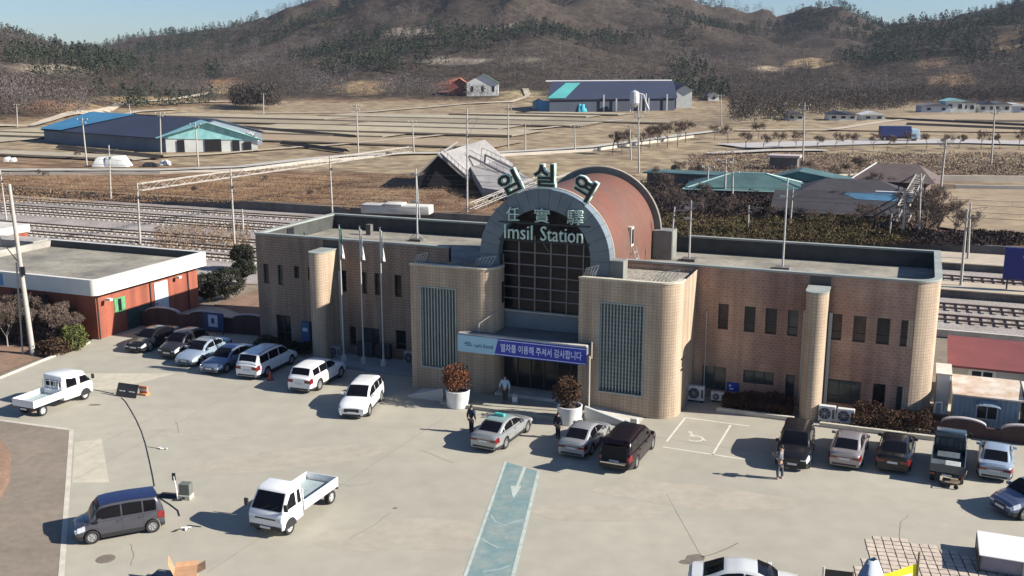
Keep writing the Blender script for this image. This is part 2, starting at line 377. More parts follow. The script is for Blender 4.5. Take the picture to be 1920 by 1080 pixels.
# blue lane with white edges and arrow
blue_m = M('worn_blue_paint', (0.125, 0.222, 0.228), rough=0.8, col2=(0.25, 0.285, 0.255), vs=0.9, fine=0.1, fs=3)
l1, l2, l3, l4 = G(948, 866), G(1010, 884), G(962, 1080), G(872, 1080)
e3 = l3 + (l3 - l2) * 0.35; e4 = l4 + (l4 - l1) * 0.35
flat('blue_lane', [l1, l2, e3, e4], 0.004, blue_m)
pale = M('worn_pale_paint', (0.40, 0.45, 0.40), rough=0.8, var=0.2, vs=2)
lm = MB(); lm.strip([l1, e4], 0.14, 0.009).strip([l2, e3], 0.16, 0.009)
lm.strip([G(984, 876), G(970, 912)], 0.16, 0.009)
ar = [G(957, 911), G(978, 912), G(962, 936)]; lm.poly([(p.x, p.y, 0.010) for p in ar])
struct(lm.build('lane_markings', pale)); lm = MB()
lm.strip([G(920, 965), G(928, 978), G(947, 985), G(965, 978), G(985, 974)], 0.10, 0.009).strip([G(902, 1009), G(915, 1018), G(935, 1028)], 0.10, 0.009).strip([G(905, 1072), G(935, 1068), G(958, 1060)], 0.10, 0.009)
struct(lm.build('lane_wear', M('lane_wear', (0.27, 0.35, 0.32), rough=0.85, var=0.15, vs=3)))
# accessible parking bay lines and symbol
pm = MB()
for p, q in (((1285, 783), (1250, 828)), ((1370, 797), (1335, 854)), ((1285, 783), (1405, 799)), ((1243, 838), (1400, 862))):
    pm.strip([G(*p), G(*q)], 0.11, 0.005)
c = G(1303, 822); ring = [(c.x + 0.42 * math.cos(t), c.y + 0.42 * math.sin(t)) for t in np.linspace(-2.6, 2.2, 14)]
pm.strip(ring, 0.11, 0.005); pm.strip([(c.x - 0.1, c.y + 0.75), (c.x - 0.05, c.y + 0.2), (c.x + 0.35, c.y + 0.15), (c.x + 0.5, c.y - 0.35)], 0.12, 0.0095)
pm.lathe([(0.0, 0.009), (0.12, 0.009)], 10, (c.x - 0.1, c.y + 0.92, 0))
struct(pm.build('parking_markings', white_line))
# stains, cracks, joints, manhole
st = MB(); stain_m = M('oil_stain', (0.16, 0.14, 0.11), rough=0.6, var=0.2, vs=3)
def blob(mb, px, py, rx, ry, z=0.005, seed=0, ang=0):
    c = G(px, py); v = []
    for i in range(22):
        a = 2 * math.pi * i / 22; k = 1 + 0.25 * noise.noise(Vector((math.cos(a) * 1.5, math.sin(a) * 1.5, seed)))
        X = rx * k * math.cos(a); Y = ry * k * math.sin(a)
        v.append((c.x + X * math.cos(ang) - Y * math.sin(ang), c.y + X * math.sin(ang) + Y * math.cos(ang), z))
    mb.poly(v)
blob(st, 1304, 1046, 0.42, 0.30, seed=1, ang=0.3); blob(st, 1287, 1054, 0.30, 0.18, z=0.0065, seed=2)
st.strip([G(1315, 1045), G(1340, 1038), G(1365, 1028), G(1384, 1018)], 0.05, 0.005)
blob(st, 177, 759, 0.38, 0.16, seed=5); blob(st, 741, 953, 0.12, 0.08, seed=6)
struct(st.build('oil_stains', stain_m))
ck = MB(); crack_m = M('crack_dark', (0.22, 0.19, 0.15), rough=0.9)
for pts in ([(1703, 965), (1690, 980), (1687, 1000), (1682, 1025)], [(735, 960), (700, 985), (655, 1010)], [(245, 1020), (250, 1040), (246, 1060)], [(330, 790), (335, 812)], [(790, 845), (850, 868)], [(218, 985), (219, 1005)], [(620, 905), (660, 912), (700, 905)]):
    pp = []
    for (a, b), (c_, d) in zip(pts, pts[1:]):
        for k in range(4):
            t = k / 4; q = G(a + (c_ - a) * t, b + (d - b) * t); pp.append((q.x + rnd.uniform(-.05, .05), q.y + rnd.uniform(-.05, .05)))
    q = G(*pts[-1]); pp.append((q.x, q.y)); ck.strip(pp, 0.035, 0.0045)
for (p, q) in ((W(-26, -3.5), W(-24, -28)), (W(-27.5, -8), W(-26.2, -28)), (W(-1.0, -3), W(14, -3.4)), (W(2, -10), W(9, -24)), (W(-12, -4), W(-13, -24))):
    ck.strip([p, q], 0.022, 0.0042)
struct(ck.build('slab_joints', crack_m))
tone = MB(); tone_m = M('concrete_repair', (0.46, 0.42, 0.32), rough=0.9, var=0.07, vs=0.5, fine=0.06, fs=2)
tone.poly([(p.x, p.y, 0.0035) for p in (G(140, 830), G(190, 822), G(205, 905), G(135, 905))])
tone.poly([(p.x, p.y, 0.0035) for p in (G(150, 700), G(330, 700), G(215, 730), G(60, 735))])
tone2 = M('concrete_worn', (0.36, 0.325, 0.255), rough=0.9, var=0.07, vs=0.6, fine=0.06, fs=2)
struct(tone.build('concrete_patches', tone_m))
t2 = MB(); blob(t2, 275, 812, 2.4, 0.6, seed=8, z=0.0037); blob(t2, 420, 820, 2.2, 0.4, seed=9, z=0.0037); blob(t2, 1120, 960, 3.0, 1.0, seed=11, z=0.0037); blob(t2, 700, 1010, 2.5, 1.0, seed=12, z=0.0037)
blob(t2, 540, 860, 5.5, 1.4, seed=14, z=0.0036, ang=.3); blob(t2, 1300, 930, 4.5, 1.2, seed=15, z=0.0036, ang=-.2); blob(t2, 820, 1000, 3.2, 1.6, seed=16, z=0.0036)
struct(t2.build('worn_patches', tone2))
mh = MB(); c = G(198, 1048); mh.lathe([(0.0, 0.012), (0.30, 0.012), (0.33, 0.006), (0.38, 0.006)], 20, (c.x, c.y, 0))
tag(mh.build('manhole_cover', M('cast_iron', (0.17, 0.14, 0.11), rough=0.7, var=0.2, vs=8)), 'round rusty iron manhole cover set in the plaza below the grey box-shaped car', 'manhole')

# ---------------- railway yard
yard = [W(-330, 19.5), W(-48, 19.5), W(-32, 24.5), W(14, 24.5), W(40, 24), W(330, 24), W(330, 61), W(-330, 61)]
flat('track_bed', yard, 0.004, ballast)
rail_m = M('rail_steel', (0.16, 0.11, 0.09), rough=0.5, metal=0.4, var=0.2, vs=1); sleeper_m = M('concrete_sleeper', (0.34, 0.31, 0.27), rough=0.9, var=0.15, vs=1)
tl = ['nearest track, beside the trees behind the station', 'second track out from the station', 'third track out from the station', 'middle track across the pale ballast', 'next to the outermost one, on pale ballast', 'outermost track, beside the dark retaining wall']
for i, (bc, a0, a1) in enumerate(((30.3, -200, 200), (34.5, -200, 200), (39.0, -200, 4), (46.8, -200, 200), (50.5, -200, 4), (56.0, -200, 4))):
    T = thing('railway_track', 'rusty railway track, ' + tl[i], 'railway track', W(0, bc, 0), -TH, 'parallel railway tracks behind the station')
    for s in (-1, 1): MB().box(a0, a1, s * 0.7525 - 0.045, s * 0.7525 + 0.045, 0.10, 0.27).build('rail', rail_m, T)
    sl = MB(); a = a0
    while a < a1:
        sl.box(a, a + 0.26, -1.25, 1.25, 0.0, 0.12); a += 0.85 if a > -120 and a < 60 else 2.0
    sl.build('sleepers', sleeper_m, T)
rb = MB(); rb.box(-330, 330, 0, 0.35, -0.2, PLAIN + 0.12)
tag(rb.build('retaining_wall', dark_conc, loc=W(0, 60.6), rotz=-TH), 'long low dark retaining wall along the far side of the tracks', 'wall')
pf = M('platform_top', (0.42, 0.35, 0.26), rough=0.9, var=0.12, vs=0.5)
for (b0, b1, lab, a0) in ((38.6, 42.2, 'low station platform between the tracks, nearer one with the blue sign', 6.5), (51.5, 57.5, 'low station platform by the far retaining wall', 7.0)):
    P = thing('platform', lab, 'platform', W(a0, b0, 0), -TH, 'station platforms')
    MB().box(0, 130, 0, b1 - b0, 0, 0.62).build('platform_body', dark_conc, P)
    MB().box(0, 130, -0.1, b1 - b0 + 0.1, 0.623, 0.72).build('platform_top', pf, P)
    MB().box(0, 130, 0.5, 0.9, 0.723, 0.73).build('safety_line', M('pale_safety_line', (0.5, 0.46, 0.3), rough=0.8), P)
# low stone kerb wall between yard and tracks on the right
tag(MB().box(0, 90, 0, 0.25, 0, 0.55).build('boundary_kerb', light_conc, loc=W(13.8, 24.6), rotz=-TH), 'low pale concrete kerb between the sheds and the tracks right of the station', 'kerb')

# ---------------- plain: fields, bunds, lanes
field_m = M('winter_field', (0.40, 0.345, 0.24), rough=0.95, col2=(0.31, 0.262, 0.18), vs=0.05, fine=0.12, fs=0.6)
field2 = M('stubble_field', (0.33, 0.25, 0.15), rough=0.95, col2=(0.27, 0.2, 0.125), vs=0.07, fine=0.12, fs=0.6)
def drape(name, pts, z, mat, n=1):
    return struct(MB().poly([(p[0], p[1], z) for p in pts]).build(name, mat))
def GP(px, py): return G(px, py, PLAIN)
def draped_poly(name, pts, dz, mat, step=14):
    # cells of the land sheet inside the polygon, lifted by dz
    xs = [p.x for p in pts]; ys = [p.y for p in pts]; mb = MB()
    def inside(x, y):
        c = False; j = len(pts) - 1
        for i in range(len(pts)):
            if (pts[i].y > y) != (pts[j].y > y) and x < (pts[j].x - pts[i].x) * (y - pts[i].y) / (pts[j].y - pts[i].y) + pts[i].x: c = not c
            j = i
        return c
    return mb
fz = PLAIN + 0.30
FM = [field_m, field2, M('olive_field', (0.30, 0.245, 0.155), rough=0.95, col2=(0.22, 0.18, 0.12), vs=0.06, fine=0.14, fs=0.5), M('straw_field', (0.40, 0.34, 0.22), rough=0.95, col2=(0.31, 0.26, 0.17), vs=0.06, fine=0.14, fs=0.5)]
bm_ = M('field_bund', (0.095, 0.072, 0.05), rough=0.95, var=0.2, vs=0.3)
bund = MB(); strips = [MB() for _ in FM]
def bund_w(p, q, w=1.3, h=0.5):
    d = (q - p); d.z = 0
    if d.length < 1: return
    d.normalize(); n = Vector((-d.y, d.x, 0)) * w / 2
    bund.add([(p.x - n.x, p.y - n.y, fz), (q.x - n.x, q.y - n.y, fz), (q.x, q.y, fz + h), (p.x, p.y, fz + h), (p.x + n.x, p.y + n.y, fz), (q.x + n.x, q.y + n.y, fz)], [(0, 1, 2, 3), (3, 2, 5, 4)])
def bund_line(pts, w=1.1, h=0.45):
    for p, q in zip(pts, pts[1:]): bund_w(GP(*p), GP(*q), w, h)
fr_ = random.Random(31); b_now = 100.0
def px_ok(p, lo=-260, hi=1345):
    q = pxy(p.x, p.y, PLAIN); return lo < q[0] < hi and 210 < q[1] and hill(p.x, p.y) < 0.6
while b_now < 430:
    wd = fr_.uniform(9, 20) * (1 + (b_now - 100) / 300); a_now = -330 + fr_.uniform(-20, 0); b2 = b_now + wd
    while a_now < 120:
        la = fr_.uniform(35, 95); a2 = a_now + la
        c = [W(a_now, b_now), W(a2, b_now), W(a2, b2), W(a_now, b2)]
        ok = all(px_ok(p) for p in c); q = [pxy(p.x, p.y, PLAIN) for p in c]
        road_y = lambda x: interp([(-260, 318), (300, 318), (450, 312), (560, 299), (660, 290), (780, 286), (930, 285), (1100, 275), (1200, 262), (1345, 243)], x)
        if ok and all(k[1] < road_y(k[0]) for k in q):
            mi = fr_.choice([0, 0, 1, 2, 3, 3]); strips[mi].poly([(p.x, p.y, fz + 0.004 * mi) for p in c])
            bund_w(c[0], c[1], fr_.uniform(.7, 1.7), fr_.uniform(.25, .6))
            if fr_.random() < .7: bund_w(c[0], c[3], .8, .35)
        a_now = a2
    b_now = b2
for m_, sm in zip(strips, FM):
    if m_.v: struct(m_.build('field', sm))
for i, (pts, m) in enumerate([([(1560, 246), (1640, 222), (1790, 216), (1960, 212), (2200, 214), (2200, 250), (1900, 250), (1700, 248)], field2)]):
    struct(MB().poly([(*GP(*p).xy, fz + .02) for p in pts]).build('field', m))
for ln in ([(435, 240), (665, 260)], [(530, 272), (650, 288)], [(1790, 230), (2000, 232)], [(1640, 224), (1960, 240)], [(1700, 236), (1960, 247)], [(110, 280), (305, 300)]): bund_line(ln, 1.6, .7)
struct(bund.build('field_bunds', bm_))
track_m = M('dirt_lane', (0.42, 0.355, 0.265), rough=0.95, var=0.12, vs=0.2, fine=0.08, fs=1)
lane = MB()
def lane_line(pts, w, z=None, step=10):
    out = []
    for (a, b), (c, d) in zip(pts, pts[1:]):
        p, q = (TG(a, b), TG(c, d)); n = max(1, int((q - p).length / step))
        for k in range(n): out.append(p.lerp(q, k / n))
    out.append(TG(*pts[-1])); rows = []
    for i, p in enumerate(out):
        d = out[min(i + 1, len(out) - 1)] - out[max(0, i - 1)]; d.z = 0; d.normalize(); n = Vector((-d.y, d.x, 0)) * w / 2
        rows.append([(p.x + n.x, p.y + n.y, TZ(p.x + n.x, p.y + n.y) + 0.5), (p.x - n.x, p.y - n.y, TZ(p.x - n.x, p.y - n.y) + 0.5)])
    lane.grid(rows)
lane_line([(-80, 240), (60, 238), (180, 214), (225, 197), (330, 188), (400, 176)], 3.5)
lane_line([(190, 222), (260, 212), (330, 207)], 3.0)
lane_line([(300, 198), (440, 192)], 3.0)
lane_line([(880, 196), (960, 192), (990, 183), (985, 168)], 3.0)
lane_line([(480, 214), (690, 212), (880, 196)], 3.0)
lane_line([(1380, 247), (1560, 246), (1650, 232), (1720, 224)], 3.2)
struct(lane.build('dirt_lanes', track_m, fix=False))
# farm road along the embankment, with a pale guard wall
road_m = M('farm_road', (0.42, 0.39, 0.33), rough=0.9, var=0.1, vs=0.3)
def road(name, pts, w, z, mat):
    pp = [GP(*p) for p in pts]; return struct(MB().strip(pp, w, z).build(name, mat))
road('farm_road', [(-260, 322), (0, 322), (300, 322), (450, 316), (560, 303), (660, 294), (780, 290), (930, 289), (1100, 279), (1200, 266), (1290, 254), (1350, 247)], 3.4, fz + 0.1, road_m)
road('farm_lane', [(300, 296), (420, 290), (520, 281), (640, 273), (760, 262), (880, 250), (1010, 243), (1170, 226)], 2.2, fz + 0.08, track_m)
gw = MB()
def wall_line(mb, pts, h, t=0.3, z=None):
    for p, q in zip(pts, pts[1:]):
        p = GP(*p); q = GP(*q); d = (q - p); d.z = 0; d.normalize(); n = Vector((-d.y, d.x, 0)) * t / 2
        mb.prism([(p.x - n.x, p.y - n.y), (q.x - n.x, q.y - n.y), (q.x + n.x, q.y + n.y), (p.x + n.x, p.y + n.y)], PLAIN - 0.3, PLAIN + h)
wall_line(gw, [(-260, 328), (0, 328), (300, 327), (455, 321), (565, 307), (700, 296)], 0.5, 0.25)
wall_line(gw, [(930, 294), (1110, 284), (1210, 270), (1300, 258)], 0.6, 0.25)
tag(gw.build('guard_wall', M('guard_concrete', (0.42, 0.38, 0.32), rough=0.85, var=0.12, vs=0.4)), 'low pale concrete guard wall along the farm road above the scrubby bank', 'guard wall')
# main road on the right
road('main_road', [(1370, 276), (1500, 272), (1640, 268), (1800, 267), (1960, 271), (2300, 276)], 13, fz + 0.05, M('highway_asphalt', (0.40, 0.375, 0.35), rough=0.85, var=0.08, vs=0.2))
rl = MB(); rl.strip([GP(*p) for p in ((1370, 281), (1640, 275), (1800, 275), (2300, 284))], 0.3, fz + 0.056)
struct(rl.build('road_line', white_line))
road('service_road', [(1330, 290), (1450, 284), (1550, 284)], 4, fz + 0.06, road_m)
pw = MB(); wall_line(pw, [(1290, 345), (1500, 343), (1650, 338)], 1.2, 0.4); wall_line(pw, [(1760, 339), (2100, 342)], 0.9, 0.4)
tag(pw.build('field_wall', M('cream_concrete', (0.56, 0.49, 0.39), rough=0.85, var=0.1, vs=0.4)), 'low cream wall across the middle distance behind the teal roofed house', 'wall')
wall3 = MB(); wall_line(wall3, [(1790, 355), (1850, 356), (2100, 360)], 0.7, 0.4)
tag(wall3.build('field_wall', MATS['cream_concrete']), 'short low cream wall at the top of the tan field at the right edge', 'wall')
tf = MB().poly([(*GP(*p).xy, fz) for p in ((1740, 362), (1800, 357), (2100, 362), (2100, 470), (1900, 452), (1760, 430))]); struct(tf.build('tan_field', M('tan_field', (0.34, 0.255, 0.155), rough=0.95, col2=(0.22, 0.16, 0.095), vs=0.3, fine=0.12, fs=1)))

# ================================================================== FOREST
def tri_mesh(name, verts, mats, midx=None):
    n = len(verts) // 3; me = bpy.data.meshes.new(name)
    me.vertices.add(len(verts)); me.vertices.foreach_set('co', verts.astype(np.float32).ravel())
    me.loops.add(n * 3); me.loops.foreach_set('vertex_index', np.arange(n * 3, dtype=np.int32))
    me.polygons.add(n); me.polygons.foreach_set('loop_start', np.arange(0, n * 3, 3, dtype=np.int32)); me.polygons.foreach_set('loop_total', np.full(n, 3, dtype=np.int32))
    for m in mats: me.materials.append(m)
    if midx is not None: me.polygons.foreach_set('material_index', midx.astype(np.int32))
    me.update(calc_edges=True); me.validate()
    return me
rs = np.random.RandomState(11)
def tris(C, size, thin=1.0, up=0.0, rs=rs):            # one small triangle at every centre
    n = len(C); d = rs.normal(size=(n, 3)); d[:, 2] += up; d /= np.linalg.norm(d, axis=1)[:, None]
    e = rs.normal(size=(n, 3)); e -= (e * d).sum(1)[:, None] * d; e /= np.linalg.norm(e, axis=1)[:, None]
    s = np.asarray(size).reshape(-1, 1) * rs.uniform(0.6, 1.3, (n, 1))
    V = np.empty((n, 3, 3)); V[:, 0] = C + d * s; V[:, 1] = C - d * s * 0.6 + e * s * 0.8 * thin; V[:, 2] = C - d * s * 0.6 - e * s * 0.8 * thin
    return V.reshape(-1, 3)
def twig_mat(name, c1, c2, scale=0.03):
    m = M(name, c1, rough=0.95, col2=c2, vs=scale, spec=0.05, det=5, fine=0.12, fs=0.25); return m
bare_m = twig_mat('bare_twigs', (0.104, 0.086, 0.070), (0.056, 0.049, 0.044), 0.02)
bare2_m = twig_mat('grey_twigs', (0.165, 0.14, 0.13), (0.085, 0.072, 0.07), 0.02)
pine_m = twig_mat('pine_needles', (0.060, 0.070, 0.045), (0.036, 0.044, 0.034), 0.03)
pines = []; bares = []; greys = []
cnt = 0; rf = random.Random(5)
tries = 0
while cnt < 21000 and tries < 120000:
    tries += 1
    px = rf.uniform(-420, 2340); y = 296 + 1130 * rf.random() ** 1.45
    x = (px - 960) / HP * y; hl = hill(x, y)
    if hl < 1.2: continue
    z = PLAIN + hl; q = pxy(x, y, z)
    if q[1] < -60: continue
    if clearing(q[0], q[1]) and rf.random() > 0.06: continue
    if q[1] > 60 and 600 < px < 1300 and y > 900: continue
    cnt += 1
    pf_ = noise.noise(Vector((x / 120, y / 120, 5.0))) + 0.12 * noise.noise(Vector((x / 30, y / 30, 2.0)))
    crestish = (hl > 60) * 0.12
    thr = 0.14
    if px < 420 or px > 1250: thr = 0.03
    if q[1] < 70: thr -= 0.10
    if q[1] > 150: thr += 0.15
    if pf_ > thr: pines.append((x, y, z, rf.uniform(5, 9)))
    elif noise.noise(Vector((x / 60, y / 60, 8.0))) > 0.18: greys.append((x, y, z, rf.uniform(5, 9)))
    else: bares.append((x, y, z, rf.uniform(4.5, 8)))
# dark woods on the plain to the right, behind the main road
for k in range(2600):
    px = rf.uniform(1370, 2250); base = 246 if px < 1480 else 232 if px < 1560 else 222 if px < 1700 else 206
    p = GP(px, rf.uniform(176, base - 8)); 
    if p.y > 700: continue
    bares.append((p.x, p.y, PLAIN, rf.uniform(5, 8)))
for k in range(260):
    px = rf.uniform(440, 520); p = GP(px, rf.uniform(200, 207)); bares.append((p.x, p.y, PLAIN, rf.uniform(6, 11)))
def crown_batch(T, n, kind):
    T = np.array(T); m = len(T); h = T[:, 3]
    th = rs.uniform(0, 2 * np.pi, (m, n)); u = rs.uniform(0, 1, (m, n))
    if kind == 'pine':
        zz = 0.15 + 0.85 * u ** 1.2; rr = (0.30 * (1.02 - zz)) ** 0.8 * rs.uniform(0.3, 1.0, (m, n)) + 0.03
    else:
        zz = 0.25 + 0.75 * u; rr = 0.36 * np.sqrt(np.clip(1 - ((zz - 0.62) / 0.42) ** 2, 0.02, 1)) * np.sqrt(rs.uniform(0.05, 1, (m, n)))
    X = T[:, 0:1] + h[:, None] * rr * np.cos(th); Y = T[:, 1:2] + h[:, None] * rr * np.sin(th); Z = T[:, 2:3] + h[:, None] * zz
    C = np.stack([X, Y, Z], 2).reshape(-1, 3); S = np.repeat(h * (0.072 if kind == 'pine' else 0.052), n)
    return tris(C, S, 0.8 if kind == 'pine' else 0.45, up=0.0 if kind == 'pine' else 1.2)
def trunks(T, r=0.09):
    out = []
    for (x, y, z, h) in T:
        out += [(x - r, y, z - 0.5), (x + r, y, z - 0.5), (x, y, z + h * 0.85)]
    return np.array(out)
pale_trunk = M('pale_trunk', (0.34, 0.30, 0.25), rough=0.9)
def forest(name, T, n, kind, mat, trunk_every=0):
    V = crown_batch(T, n, kind); k = len(V) // 3; idx = np.zeros(k)
    if trunk_every:
        t = trunks(T[::trunk_every]); V = np.concatenate([V, t]); idx = np.concatenate([idx, np.ones(len(t) // 3)])
    o = bpy.data.objects.new(name, tri_mesh(name, V, [mat, pale_trunk], idx)); COL.objects.link(o); return tag(o, kind='stuff')
tag(forest('pine_forest', pines, 64, 'pine', pine_m), 'dark evergreen woods spread over the far hills', 'forest')
tag(forest('bare_forest', bares, 76, 'bare', bare_m), 'brown leafless winter woods covering the far hills', 'forest')
tag(forest('grey_forest', greys, 76, 'bare', bare2_m, 4), 'pale grey leafless woods in patches on the far hills', 'forest')
print('TREES', len(pines), len(bares), len(greys), tries)

# ================================================================== STATION BUILDING
tileL = brick_mat('facade_tile', (0.385, 0.285, 0.21), (0.33, 0.245, 0.185), (0.22, 0.165, 0.13), rh=0.18, bw=0.3, msize=0.025, blot=(0.74, 0.72, 0.72))
tileR = brick_mat('facade_tile_red', (0.45, 0.285, 0.20), (0.38, 0.235, 0.17), (0.46, 0.36, 0.275), rh=0.18, bw=0.3, msize=0.025, blot=(0.66, 0.58, 0.60), bscale=0.3)
tileT = brick_mat('tower_tile', (0.50, 0.395, 0.285), (0.45, 0.35, 0.255), (0.35, 0.27, 0.195), bw=0.22, rh=0.18, msize=0.022, offset=0.0, blot=(0.88, 0.86, 0.84))
roof_m = M('roof_screed', (0.33, 0.30, 0.235), rough=0.95, col2=(0.14, 0.13, 0.105), vs=0.3, bump=0.2, bs=6, fine=0.15, fs=3)
roofg = M('roof_gravel', (0.42, 0.38, 0.30), rough=0.95, col2=(0.13, 0.12, 0.10), vs=5, bump=0.8, bs=12)
cap_m = M('coping_metal', (0.28, 0.30, 0.27), rough=0.7, var=0.2, vs=0.7)
inner_m = M('parapet_render', (0.32, 0.30, 0.26), rough=0.9, var=0.25, vs=0.8)
glass_d = M('dark_glass', (0.016, 0.018, 0.022), rough=0.12, spec=0.35, var=0.3, vs=0.8)
glass_b = M('brown_glass', (0.05, 0.03, 0.028), rough=0.15, var=0.4, vs=1.5); glass_t = M('teal_grey_glass', (0.045, 0.06, 0.06), rough=0.15, var=0.4, vs=1.5)
frame_d = M('dark_frame', (0.055, 0.045, 0.042), rough=0.5)
pipe_m = M('drain_pipe', (0.42, 0.42, 0.38), rough=0.6)
S_ = thing('station_building', 'two-storey tan tiled railway station with a red barrel vault and arched glass front', 'station', W(0, 0, 0), -TH)
AL, AR, BF, BB, HT, HR_ = -30.9, 13.3, 4.8, 15.0, 7.85, 6.85
winsL = [(-30.37, -29.94, 4.4, 5.82), (-29.19, -28.76, 4.38, 5.82), (-27.85, -27.43, 4.97, 5.84), (-26.72, -26.28, 4.94, 5.84), (-24.1, -23.7, 4.32, 5.82), (-22.48, -22.12, 4.33, 5.81), (-21.53, -21.15, 4.31, 5.82), (-20.02, -19.51, 4.33, 5.82),
         (-29.5, -28.31, 0.3, 2.23), (-23.6, -23.1, 0.61, 1.95), (-22.56, -21.29, 0.74, 1.98), (-20.04, -19.27, 0.7, 2.04)]
winsR = [(-0.53, 0.06, 4.24, 5.78), (1.40, 2.0, 4.22, 5.76), (2.92, 3.55, 4.2, 5.74), (4.12, 4.77, 4.2, 5.74), (5.38, 5.95, 4.21, 5.74), (7.75, 8.34, 4.22, 5.74), (8.95, 9.62, 4.22, 5.73), (10.19, 10.87, 4.22, 5.72), (11.43, 12.12, 4.22, 5.71),
         (-0.55, 0.07, 1.05, 1.9), (0.62, 2.02, 0.46, 1.9), (3.03, 4.79, 1.09, 1.91), (5.45, 5.98, 0.5, 1.9), (7.8, 9.61, 0.5, 1.92), (10.24, 10.91, 0.33, 1.93), (11.5, 12.12, 0.4, 1.9)]
def holed_wall(mb, a0, a1, z0, z1, b, holes, depth=0.22, mi=0):
    xs = sorted(set([a0, a1] + [v for h in holes for v in h[:2]])); zs = sorted(set([z0, z1] + [v for h in holes for v in h[2:]]))
    for i in range(len(xs) - 1):
        for j in range(len(zs) - 1):
            cx = (xs[i] + xs[i + 1]) / 2; cz = (zs[j] + zs[j + 1]) / 2
            if any(h[0] < cx < h[1] and h[2] < cz < h[3] for h in holes): continue
            mb.quad((xs[i], b, zs[j]), (xs[i + 1], b, zs[j]), (xs[i + 1], b, zs[j + 1]), (xs[i], b, zs[j + 1]), mi)
    for (x0, x1, c0, c1) in holes:
        mb.quad((x0, b, c0), (x0, b + depth, c0), (x0, b + depth, c1), (x0, b, c1), mi); mb.quad((x1, b, c0), (x1, b, c1), (x1, b + depth, c1), (x1, b + depth, c0), mi)
        mb.quad((x0, b, c0), (x1, b, c0), (x1, b + depth, c0), (x0, b + depth, c0), mi); mb.quad((x0, b, c1), (x0, b + depth, c1), (x1, b + depth, c1), (x1, b, c1), mi)
wl_ = MB(); holed_wall(wl_, AL, -16.0, 0, HT, BF, winsL)
wl_.quad((AL, BF, 0), (AL, BF, HT), (AL, BB, HT), (AL, BB, 0)); wl_.quad((AL, BB, 0), (AL, BB, HT), (-8, BB, HT), (-8, BB, 0))
wl_.build('left_wall', tileL, S_, fix=False)
wr_ = MB(); RC = 1.5; holed_wall(wr_, -5.4, AR - RC, 0, HT, BF, winsR)
ar_ = arc(AR - RC, BF + RC, RC, -90, 0, 14)
for i in range(14):
    p, q = ar_[i], ar_[i + 1]; wr_.quad((*p, 0), (*q, 0), (*q, HT), (*p, HT), 1)
wr_.quad((AR, BF + RC, 0), (AR, BB, 0), (AR, BB, HT), (AR, BF + RC, HT), 1); wr_.quad((AR, BB, 0), (-8, BB, 0), (-8, BB, HT), (AR, BB, HT), 1)
wro = wr_.build('right_wall', [tileR, tileT], S_, fix=False)
# parapet inner faces, coping and roof
rf_ = MB().box(AL + 0.3, -12.2, BF + 0.3, BB - 0.3, 0.2, HR_); rf_.box(-12.2, -4.2, 4.0, BB - 0.3, 0.2, HR_); rf_.box(-4.2, AR - 1.3, BF + 0.3, BB - 0.3, 0.2, HR_); rf_.box(AR - 1.3, AR - 0.3, BF + 1.5, BB - 0.3, 0.2, HR_)
rf_.build('roof', roof_m, S_)
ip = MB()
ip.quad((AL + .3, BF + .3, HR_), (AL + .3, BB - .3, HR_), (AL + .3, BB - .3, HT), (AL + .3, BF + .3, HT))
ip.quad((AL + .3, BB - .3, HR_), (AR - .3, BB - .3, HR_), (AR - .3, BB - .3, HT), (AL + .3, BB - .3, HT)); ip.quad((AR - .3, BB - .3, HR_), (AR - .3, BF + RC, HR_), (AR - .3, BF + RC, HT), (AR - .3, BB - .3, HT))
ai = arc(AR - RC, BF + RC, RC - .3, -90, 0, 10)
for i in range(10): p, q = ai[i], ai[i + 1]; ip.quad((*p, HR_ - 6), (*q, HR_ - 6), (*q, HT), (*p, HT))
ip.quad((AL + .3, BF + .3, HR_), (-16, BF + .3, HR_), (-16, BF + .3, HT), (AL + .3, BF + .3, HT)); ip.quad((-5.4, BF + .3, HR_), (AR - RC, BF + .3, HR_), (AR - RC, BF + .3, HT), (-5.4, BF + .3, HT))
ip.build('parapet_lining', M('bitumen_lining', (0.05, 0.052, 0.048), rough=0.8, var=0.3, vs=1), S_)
cp = MB(); z0, z1 = HT, HT + 0.12
def cap_run(outer, inner, mb=cp):
    n = len(outer); vs = []
    for (o, i) in zip(outer, inner): vs += [(*o, z0), (*o, z1), (*i, z1), (*i, z0)]
    f = []
    for k in range(n - 1):
        a, b = 4 * k, 4 * k + 4; f += [(a, b, b + 1, a + 1), (a + 1, b + 1, b + 2, a + 2), (a + 2, b + 2, b + 3, a + 3), (a + 3, b + 3, b, a)]
    f += [(0, 1, 2, 3), (4 * n - 4, 4 * n - 3, 4 * n - 2, 4 * n - 1)]; mb.add(vs, f)
e = 0.05
cap_run([(-16.0, BF - e), (AL - e, BF - e), (AL - e, BB + e), (-9.5, BB + e)], [(-16.0, BF + .35), (AL + .35, BF + .35), (AL + .35, BB - .35), (-9.5, BB - .35)])
cap_run([(-5.2, BF - e)] + arc(AR - RC, BF + RC, RC + e, -90, 0, 10) + [(AR + e, BB + e), (-2.6, BB + e), ], [(-5.2, BF + .35)] + arc(AR - RC, BF + RC, RC - .35, -90, 0, 10) + [(AR - .35, BB - .35), (-2.6, BB - .35)])
cp.build('coping', cap_m, S_)
